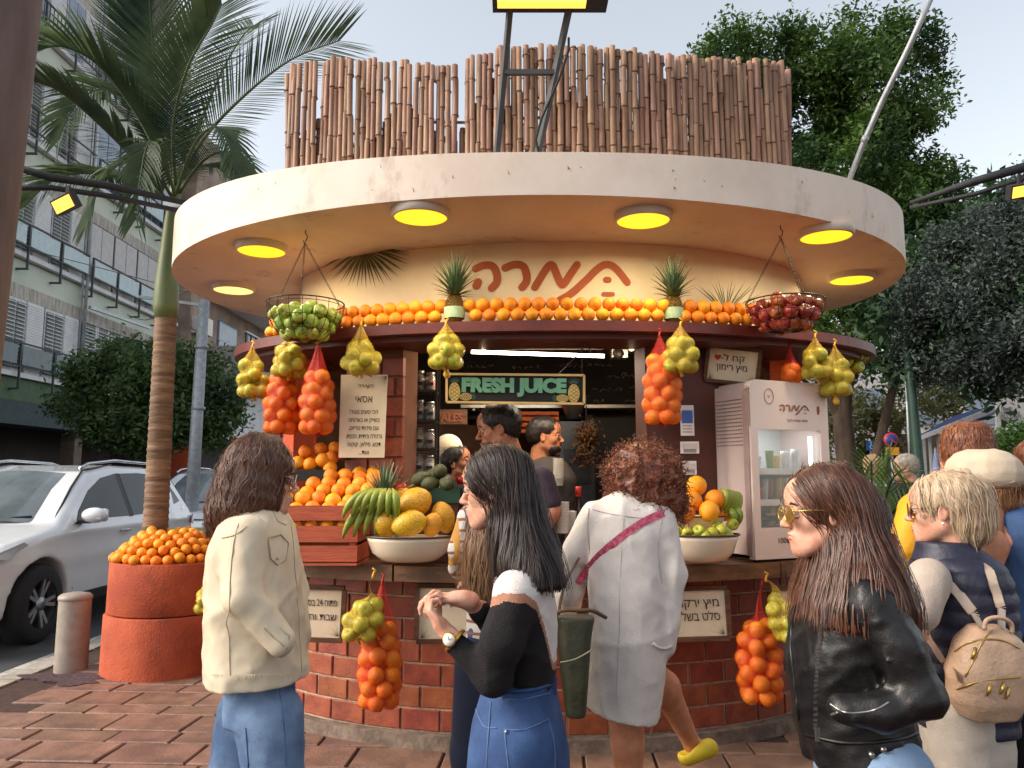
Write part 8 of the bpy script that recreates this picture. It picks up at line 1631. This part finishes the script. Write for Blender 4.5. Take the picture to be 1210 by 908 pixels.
# ---------------------------------------------------------------- person in the cap, man in yellow
def person_cap():
    Y = 3.0; t = thing('person', 'person in a blue sleeveless top seen from behind at the right edge', 'person', (at(1185, 700, Y).x, Y, 0)); H = Head(1172, 576, Y, 1.0, rad(35), rad(6)).build((-.06, 0, -.2), .052)
    tr = rowsY(Y, [(612, 1160, 1215, .1), (640, 1150, 1235, .17), (700, 1155, 1235, .14), (800, 1150, 1240, .15), (900, 1150, 1240, .16)]); bf = fld(tr, .011, .12, extra=[(tr[0][1], Y, 0), tuple(at(1140, 760, Y-.1))]); bf.loft([(r[0], r[1], r[2], r[3]*.78, r[4]*.74) for r in tr]); lx = at(1195, 880, Y).x
    bf.chain([at(1168, 645, Y-.12), at(1150, 700, Y-.13), at(1146, 760, Y-.05)], [.068, .052, .04], .03)
    for q in (-.09, .09): bf.chain([(lx, Y+q, .7), (lx, Y+q, .4), (lx, Y+q, .06)], [.075, .06, .045], .02)
    body_mesh(t, H, [bf], SK2); H.extras(t)
    vr = rowsY(Y, [(594, 1178, 1215, .055), (606, 1166, 1228, .11), (625, 1172, 1240, .16), (660, 1166, 1246, .18), (720, 1156, 1246, .18), (800, 1150, 1250, .19), (880, 1150, 1250, .19)]); vf = fld(vr, .0085, .08); vf.loft(vr, p=2.3); vf.cap(at(1160, 650, Y-.16), at(1158, 680, Y-.17), .05, .04, .02, 's'); vf.wrinkle(0.0024, 16.2, 59).wrinkle(.008, 6, 9); vf.obj('top', cloth('faded_blue', (66, 92, 134)), t, 1)
    lf = legs_field([([(lx, Y-.1, .75), (lx, Y-.1, .1)], [.13, .09]), ([(lx, Y+.1, .75), (lx, Y+.1, .1)], [.13, .09])]); lf.obj('trousers', m_blackcloth, t, 1)
    hr = rowsY(Y, [(545, 1155, 1190, .07), (560, 1140, 1204, .10), (580, 1140, 1204, .10), (598, 1152, 1200, .085), (606, 1162, 1194, .06)]); hf = fld(hr, .0065, .05); hf.loft(hr, k=0); scalp(hf, H); hf.ell(H.T(.0, -.085, -.02), (.028, .03, .033), .01, H.m, 's'); hm = hairmat('light_brown', (120, 82, 54), (168, 122, 84), .5); hf.obj('hair', hm, t, 1)
    flow_hair(hf, surf_pts(hf, lambda V: V[:, 2] > at(0, 585, Y).z), 1000, 14, .007, at(0, 606, Y).z, hm, t, 8, (.0009, .0018), (-.001, .006), None, None, .2, 6, .05)
    ct = thing('flat_cap', 'cream cotton newsboy cap on the person in the blue top', 'cap', tuple(at(1165, 555, Y))); cr = rowsY(Y, [(531, 1145, 1172, .05), (535, 1132, 1188, .095), (545, 1123, 1200, .125), (558, 1121, 1207, .135), (569, 1126, 1206, .13), (577, 1140, 1200, .11)]); cf = fld(cr, .0065, .08); cf.loft(cr, k=0); cf.wrinkle(.006, 7, 3); cm = cloth('cap_cream', (196, 178, 156)); cf.obj('crown', cm, ct, 1)
    bm_ = Field(at(1200, 566, Y-.1)-Vector((.12, .16, .06)), at(1208, 566, Y)+Vector((.12, .16, .06)), .006); bm_.ell(at(1203, 566, Y+.03), (.075, .09, .012), 0, Euler((0, .25, .5))); bm_.obj('peak', cm, ct, 1); MB().tube(smooth_path([snap(cf, 1128, 567, Y), snap(cf, 1150, 572, Y), snap(cf, 1180, 574, Y), snap(cf, 1200, 569, Y)], 5), .0025, 5).obj('seam', M('cream_stitch', C(176, 158, 130), .9), ct)
person_cap()
def man_yellow():
    Y = 3.75; t = thing('person', 'man with short reddish-brown hair in a bright yellow jacket', 'person', (at(1120, 700, Y).x, Y, 0)); H = Head(1140, 548, Y, 1.08, rad(125), rad(4), female=False).build((-.05, 0, -.2), .056)
    tr = rowsY(Y, [(595, 1110, 1165, .1), (630, 1095, 1180, .14), (800, 1100, 1175, .14)]); bf = fld(tr, .012, .12, extra=[(tr[0][1], Y, 0)]); bf.loft([(r[0], r[1], r[2], r[3]*.78, r[4]*.74) for r in tr]); lx = at(1135, 880, Y).x
    for q in (-.1, .1): bf.chain([(lx, Y+q, .8), (lx, Y+q, .4), (lx, Y+q, .06)], [.075, .06, .045], .02)
    body_mesh(t, H, [bf], SK2); H.extras(t)
    jr = rowsY(Y, [(578, 1120, 1160, .07), (588, 1098, 1180, .11), (605, 1080, 1196, .18), (650, 1072, 1200, .2), (720, 1070, 1200, .2), (800, 1072, 1200, .2)]); jf = fld(jr, .009, .12); jf.loft(jr, p=2.4); jf.chain([at(1086, 602, Y-.14), at(1068, 650, Y-.17), at(1060, 705, Y-.16)], [.09, .082, .07], .03); jf.chain([at(1185, 610, Y+.1), at(1205, 680, Y+.1)], [.09, .08], .03); jf.wrinkle(0.0032, 13.5, 59).wrinkle(.011, 5, 9); jf.obj('jacket', M('yellow_jacket', C(222, 156, 16), .6, var=.06, bump=.2), t, 1)
    lf = legs_field([([(lx, Y-.1, .8), (lx, Y-.1, .1)], [.12, .08]), ([(lx, Y+.1, .8), (lx, Y+.1, .1)], [.12, .08])]); lf.obj('trousers', m_blackcloth, t, 1)
    hr = rowsY(Y, [(499, 1132, 1158, .05), (505, 1120, 1166, .085), (518, 1115, 1171, .105), (535, 1116, 1172, .11), (552, 1124, 1170, .10), (565, 1132, 1166, .08)]); hf = fld(hr, .0065, .05); hf.loft(hr, k=0); scalp(hf, H); hf.ell(H.T(.0, .09, -.02), (.03, .03, .035), .01, H.m, 's'); hf.wrinkle(.006, 14, 6); hm = hairmat('reddish', (88, 46, 28), (150, 88, 54), .45); hf.obj('hair', hm, t, 1)
    flow_hair(hf, surf_pts(hf, lambda V: V[:, 2] > at(0, 560, Y).z), 1600, 8, .006, at(0, 570, Y).z, hm, t, 9, (.001, .002), (-.001, .012), None, None, .5, 6, .35)
man_yellow()
# ---------------------------------------------------------------- woman in the checked shirt (behind)
def woman_check():
    Y = 3.05; t = thing('person', 'woman in a checked shirt and dark jeans half hidden behind the woman with the watch', 'person', (at(575, 700, Y).x, Y, 0)); H = Head(590, 575, Y, .96, rad(120), rad(10)).build((-.06, 0, -.2), .046)
    tr = rowsY(Y, [(610, 560, 610, .08), (650, 555, 615, .12), (800, 550, 615, .13)]); bf = fld(tr, .012, .12, extra=[(tr[0][1], Y, 0)]); bf.loft([(r[0], r[1], r[2], r[3]*.78, r[4]*.74) for r in tr]); hf0 = Field(at(545, 700, Y+.2)-Vector((.12, .2, .1)), at(560, 680, Y+.3)+Vector((.1, .2, .1)), .006); wl = at(556, 690, Y+.22); hf0.cap(wl-Vector((0, .08, 0)), wl, .03, .024, .01); hand(hf0, wl, (.1, 1, 0), (0, 0, -1), 1, .3, .92); body_mesh(t, H, [bf], SK1, [hf0]); H.extras(t)
    sr = rowsY(Y, [(592, 572, 606, .05), (602, 556, 622, .10), (625, 550, 628, .15), (680, 552, 628, .15), (760, 550, 625, .16), (790, 548, 622, .16)]); sf = fld(sr, .0085, .12); sf.loft(sr, p=2.3); sf.chain([at(556, 612, Y-.02), at(545, 650, Y-.02), at(542, 672, Y+.08)], [.055, .05, .045], .02); sf.wrinkle(0.0017, 18.9, 54).wrinkle(.006, 7, 4)
    m = bpy.data.materials.new('checked_shirt'); m.use_nodes = True; N, L = m.node_tree.nodes, m.node_tree.links; b = N['Principled BSDF']; b.inputs['Roughness'].default_value = .85; tc = N.new('ShaderNodeTexCoord'); pr = []
    for ax, sc_, cc in (((1, .5, 0), 26, C(70, 88, 140)), ((0, .1, 1), 24, C(150, 96, 80)), ((1, .5, 0), 13, C(206, 150, 70))):
        d = N.new('ShaderNodeVectorMath'); d.operation = 'DOT_PRODUCT'; d.inputs[1].default_value = ax; L.new(tc.outputs['Object'], d.inputs[0]); mu = N.new('ShaderNodeMath'); mu.operation = 'MULTIPLY'; mu.inputs[1].default_value = sc_; L.new(d.outputs['Value'], mu.inputs[0]); fr_ = N.new('ShaderNodeMath'); fr_.operation = 'FRACT'; L.new(mu.outputs[0], fr_.inputs[0]); lt_ = N.new('ShaderNodeMath'); lt_.operation = 'LESS_THAN'; lt_.inputs[1].default_value = .26; L.new(fr_.outputs[0], lt_.inputs[0]); pr.append((lt_, cc))
    last = None
    for lt_, cc in pr:
        mx = N.new('ShaderNodeMix'); mx.data_type = 'RGBA'; L.new(lt_.outputs[0], mx.inputs[0]); mx.inputs[7].default_value = cc
        if last is None: mx.inputs[6].default_value = C(214, 206, 196)
        else: L.new(last, mx.inputs[6])
        last = mx.outputs[2]
    L.new(last, b.inputs['Base Color']); sf.obj('shirt', m, t, 1)
    lf = legs_field([([at(575, 785, Y-.08), (at(562, 850, Y).x, Y-.05, .42), (at(558, 850, Y).x, Y, .08)], [.12, .09, .07]), ([at(590, 785, Y+.08), (at(585, 850, Y).x, Y+.1, .42), (at(585, 850, Y).x, Y+.1, .08)], [.12, .09, .07])]); lf.obj('jeans', M('denim_dark', C(32, 38, 60), .85, var=.15), t, 1)
    vf = fld(sr, .009, .12); vf.loft([(r[0], r[1]+.022, r[2], r[3]*.98, r[4]*1.08) for r in sr if r[0] < at(0, 612, Y).z], p=2.3); vf.wrinkle(.008, 7, 4); vf.obj('draped_cardigan', cloth('olive_brown', (54, 42, 34)), t, 1)
    hr = rowsY(Y, [(526, 578, 602, .04), (534, 566, 614, .08), (560, 558, 622, .10), (600, 554, 622, .13), (650, 547, 612, .185), (700, 548, 600, .19), (716, 552, 596, .17)]); hf = fld(hr, .008, .05); hf.loft(hr, k=0); scalp(hf, H); hm = hairmat('honey_brown', (100, 68, 44), (158, 116, 78), .45); hf.obj('hair', hm, t, 1); flow_hair(hf, surf_pts(hf, lambda V: V[:, 2] > at(0, 640, Y).z), 2000, 26, .012, at(0, 725, Y).z, hm, t, 10, (.0009, .002), (-.001, .006), None, None, .3, 10, .05)
woman_check()
# ---------------------------------------------------------------- staff behind the counter and people far off
def simple_person(label, px, py, Y, sc, yaw, hair, skin, shirt, rows, arms=(), hairrows=None, pitch=0, beard=False, group=None, legs=True, extra=None, trousers=None, female=True, jaw=1.0, hlen=0):
    t = thing('person', label, 'person', (at(px, py, Y).x, Y, 0), group); H = Head(px, py, Y, sc, rad(yaw), rad(pitch), jaw=jaw).build((-.05, 0, -.2), .05 if female else .058)
    tr = rowsY(Y, rows, .12); bf = fld(tr, .013, .12, extra=[(tr[0][1], Y, 0)]); bf.loft([(r[0], r[1], r[2], r[3]*.8, r[4]*.8) for r in tr]); x = tr[0][1]; z0 = tr[0][0]
    for q in (-.1, .1): bf.chain([(x, Y+q, max(.8, z0)), (x, Y+q, .4), (x, Y+q, .05)], [.07, .055, .042], .02)
    for P, r in arms: bf.chain([at(*p) for p in P], r, .02)
    body_mesh(t, H, [bf], skin); H.extras(t, C(30, 22, 18))
    gf = fld(tr, .0095, .12); gf.loft(tr, p=2.3)
    for P, r in arms: gf.cap(at(*P[0]), at(*P[0]).lerp(at(*P[1]), .7), r[0]*1.3, r[1]*1.4, .03)
    gf.wrinkle(0.0017, 16.2, 55).wrinkle(.006, 6, 5); gf.obj('shirt', shirt, t, 1); lf = legs_field([([(x, Y-.1, max(.85, z0)), (x, Y-.1, .08)], [.13, .08]), ([(x, Y+.1, max(.85, z0)), (x, Y+.1, .08)], [.13, .08])], .016); lf.obj('trousers', trousers or m_blackcloth, t, 1)
    hf = Field(H.c-Vector((.2, .2, .16+hlen))*sc, H.c+Vector((.2, .2, .2))*sc, .007); hf.ell(H.T(-.018, 0, .042), np.array((.104, .084, .092))*sc, 0, H.m)
    if hlen: hf.ell(H.T(-.045, 0, -.03-hlen*.4), np.array((.075, .085, .09+hlen*.6))*sc, .03, H.m)
    else: hf.ell(H.T(-.05, 0, -.0), np.array((.068, .076, .075))*sc, .03, H.m)
    hf.ell(H.T(.098, 0, -.045), np.array((.078, .1, .088))*sc, .012, H.m, 's')
    for q in (1, -1): hf.ell(H.T(.004, q*.085, -.015), np.array((.022, .03, .03))*sc, .008, H.m, 's')
    hf.wrinkle(.004, 16, 3); hf.obj('hair', hair, t, 1); flow_hair(hf, surf_pts(hf, lambda V: V[:, 2] > H.c.z-.05), 900, 8 if not hlen else 16, .006, H.c.z-.1-hlen, hair, t, 12, (.001, .002), (-.001, .006), None, None, .4, 6, .2)
    if beard:
        bd = Field(H.c-Vector((.17, .17, .17))*sc, H.c+Vector((.17, .17, .03))*sc, .006); bd.ell(H.T(.045, 0, -.078), np.array((.052, .056, .046))*sc, 0, H.m); bd.ell(H.T(.10, 0, -.062), np.array((.022, .02, .012))*sc, .006, H.m, 's'); bd.ell(H.T(.06, 0, -.02), np.array((.05, .09, .042))*sc, .01, H.m, 's'); bd.obj('beard', hair, t, 1); MB().tube([H.T(.088, -.024, -.056), H.T(.1, -.01, -.049), H.T(.1, .01, -.049), H.T(.088, .024, -.056)], [.002, .0045, .0045, .002], 6).obj('moustache', hair, t)
    return t, H
hb = hairmat('black', (20, 15, 14), (44, 32, 28), .5)
t_, H_ = simple_person('bearded man in a dark purple T-shirt working behind the counter, facing left', 588, 507, 4.45, 1.16, 186, hb, SK3, cloth('aubergine', (58, 46, 60)), [(538, 588, 616, .06), (545, 578, 636, .12), (560, 574, 656, .2), (600, 576, 658, .2), (650, 580, 655, .18), (690, 582, 652, .17)], [([(640, 565, 4.28), (652, 605, 4.25), (625, 650, 4.2)], [.055, .05, .04])], beard=True, pitch=10, female=False)
simple_person('bearded man with black hair behind the counter facing right', 645, 516, 5.15, 1.06, -14, hb, SK3, cloth('dark_grey', (64, 58, 58)), [(540, 636, 660, .06), (548, 622, 672, .12), (565, 615, 682, .2), (620, 618, 682, .2), (680, 620, 680, .18)], beard=True, female=False, extra=None)
ap_ = MB(); simple_person('person in a black hooded top bending behind the jar rack', 541, 548, 4.9, .95, -20, hb, SK3, cloth('black_hood', (30, 28, 32)), [(566, 530, 556, .07), (580, 518, 566, .16), (640, 516, 568, .18), (690, 518, 566, .17)], pitch=-15)
gh = hairmat('silver', (150, 140, 126), (196, 186, 170), .5)
simple_person('distant woman with fair hair standing by the blue parking signs', 1030, 552, 8.6, 1.05, 100, hairmat('fair', (150, 120, 88), (190, 160, 120), .5), SK1, cloth('pale_blouse', (196, 186, 178)), [(566, 1018, 1042, .08), (575, 1012, 1048, .18), (640, 1014, 1046, .18)], group=None, hlen=.06)
simple_person('distant grey-haired man in a black top near the green pole', 1069, 553, 8.0, 1.1, 170, gh, SK1, cloth('black_top', (34, 34, 38)), [(570, 1056, 1082, .08), (580, 1048, 1092, .2), (650, 1050, 1090, .2)], female=False)
simple_person('distant person in a white top at the left of the sparse tree', 968, 556, 11.0, 1.0, 200, hb, SK2, cloth('white_top', (206, 204, 200)), [(568, 960, 977, .08), (578, 956, 981, .18), (640, 957, 980, .18)])
simple_person('person in a mustard top at the far right edge', 1228, 552, 3.9, 1.05, 30, hairmat('reddish', (88, 46, 28), (150, 88, 54), .45), SK2, M('yellow_jacket', C(222, 156, 16), .6), [(578, 1212, 1252, .09), (592, 1200, 1264, .2), (700, 1204, 1262, .2), (760, 1204, 1262, .2)])
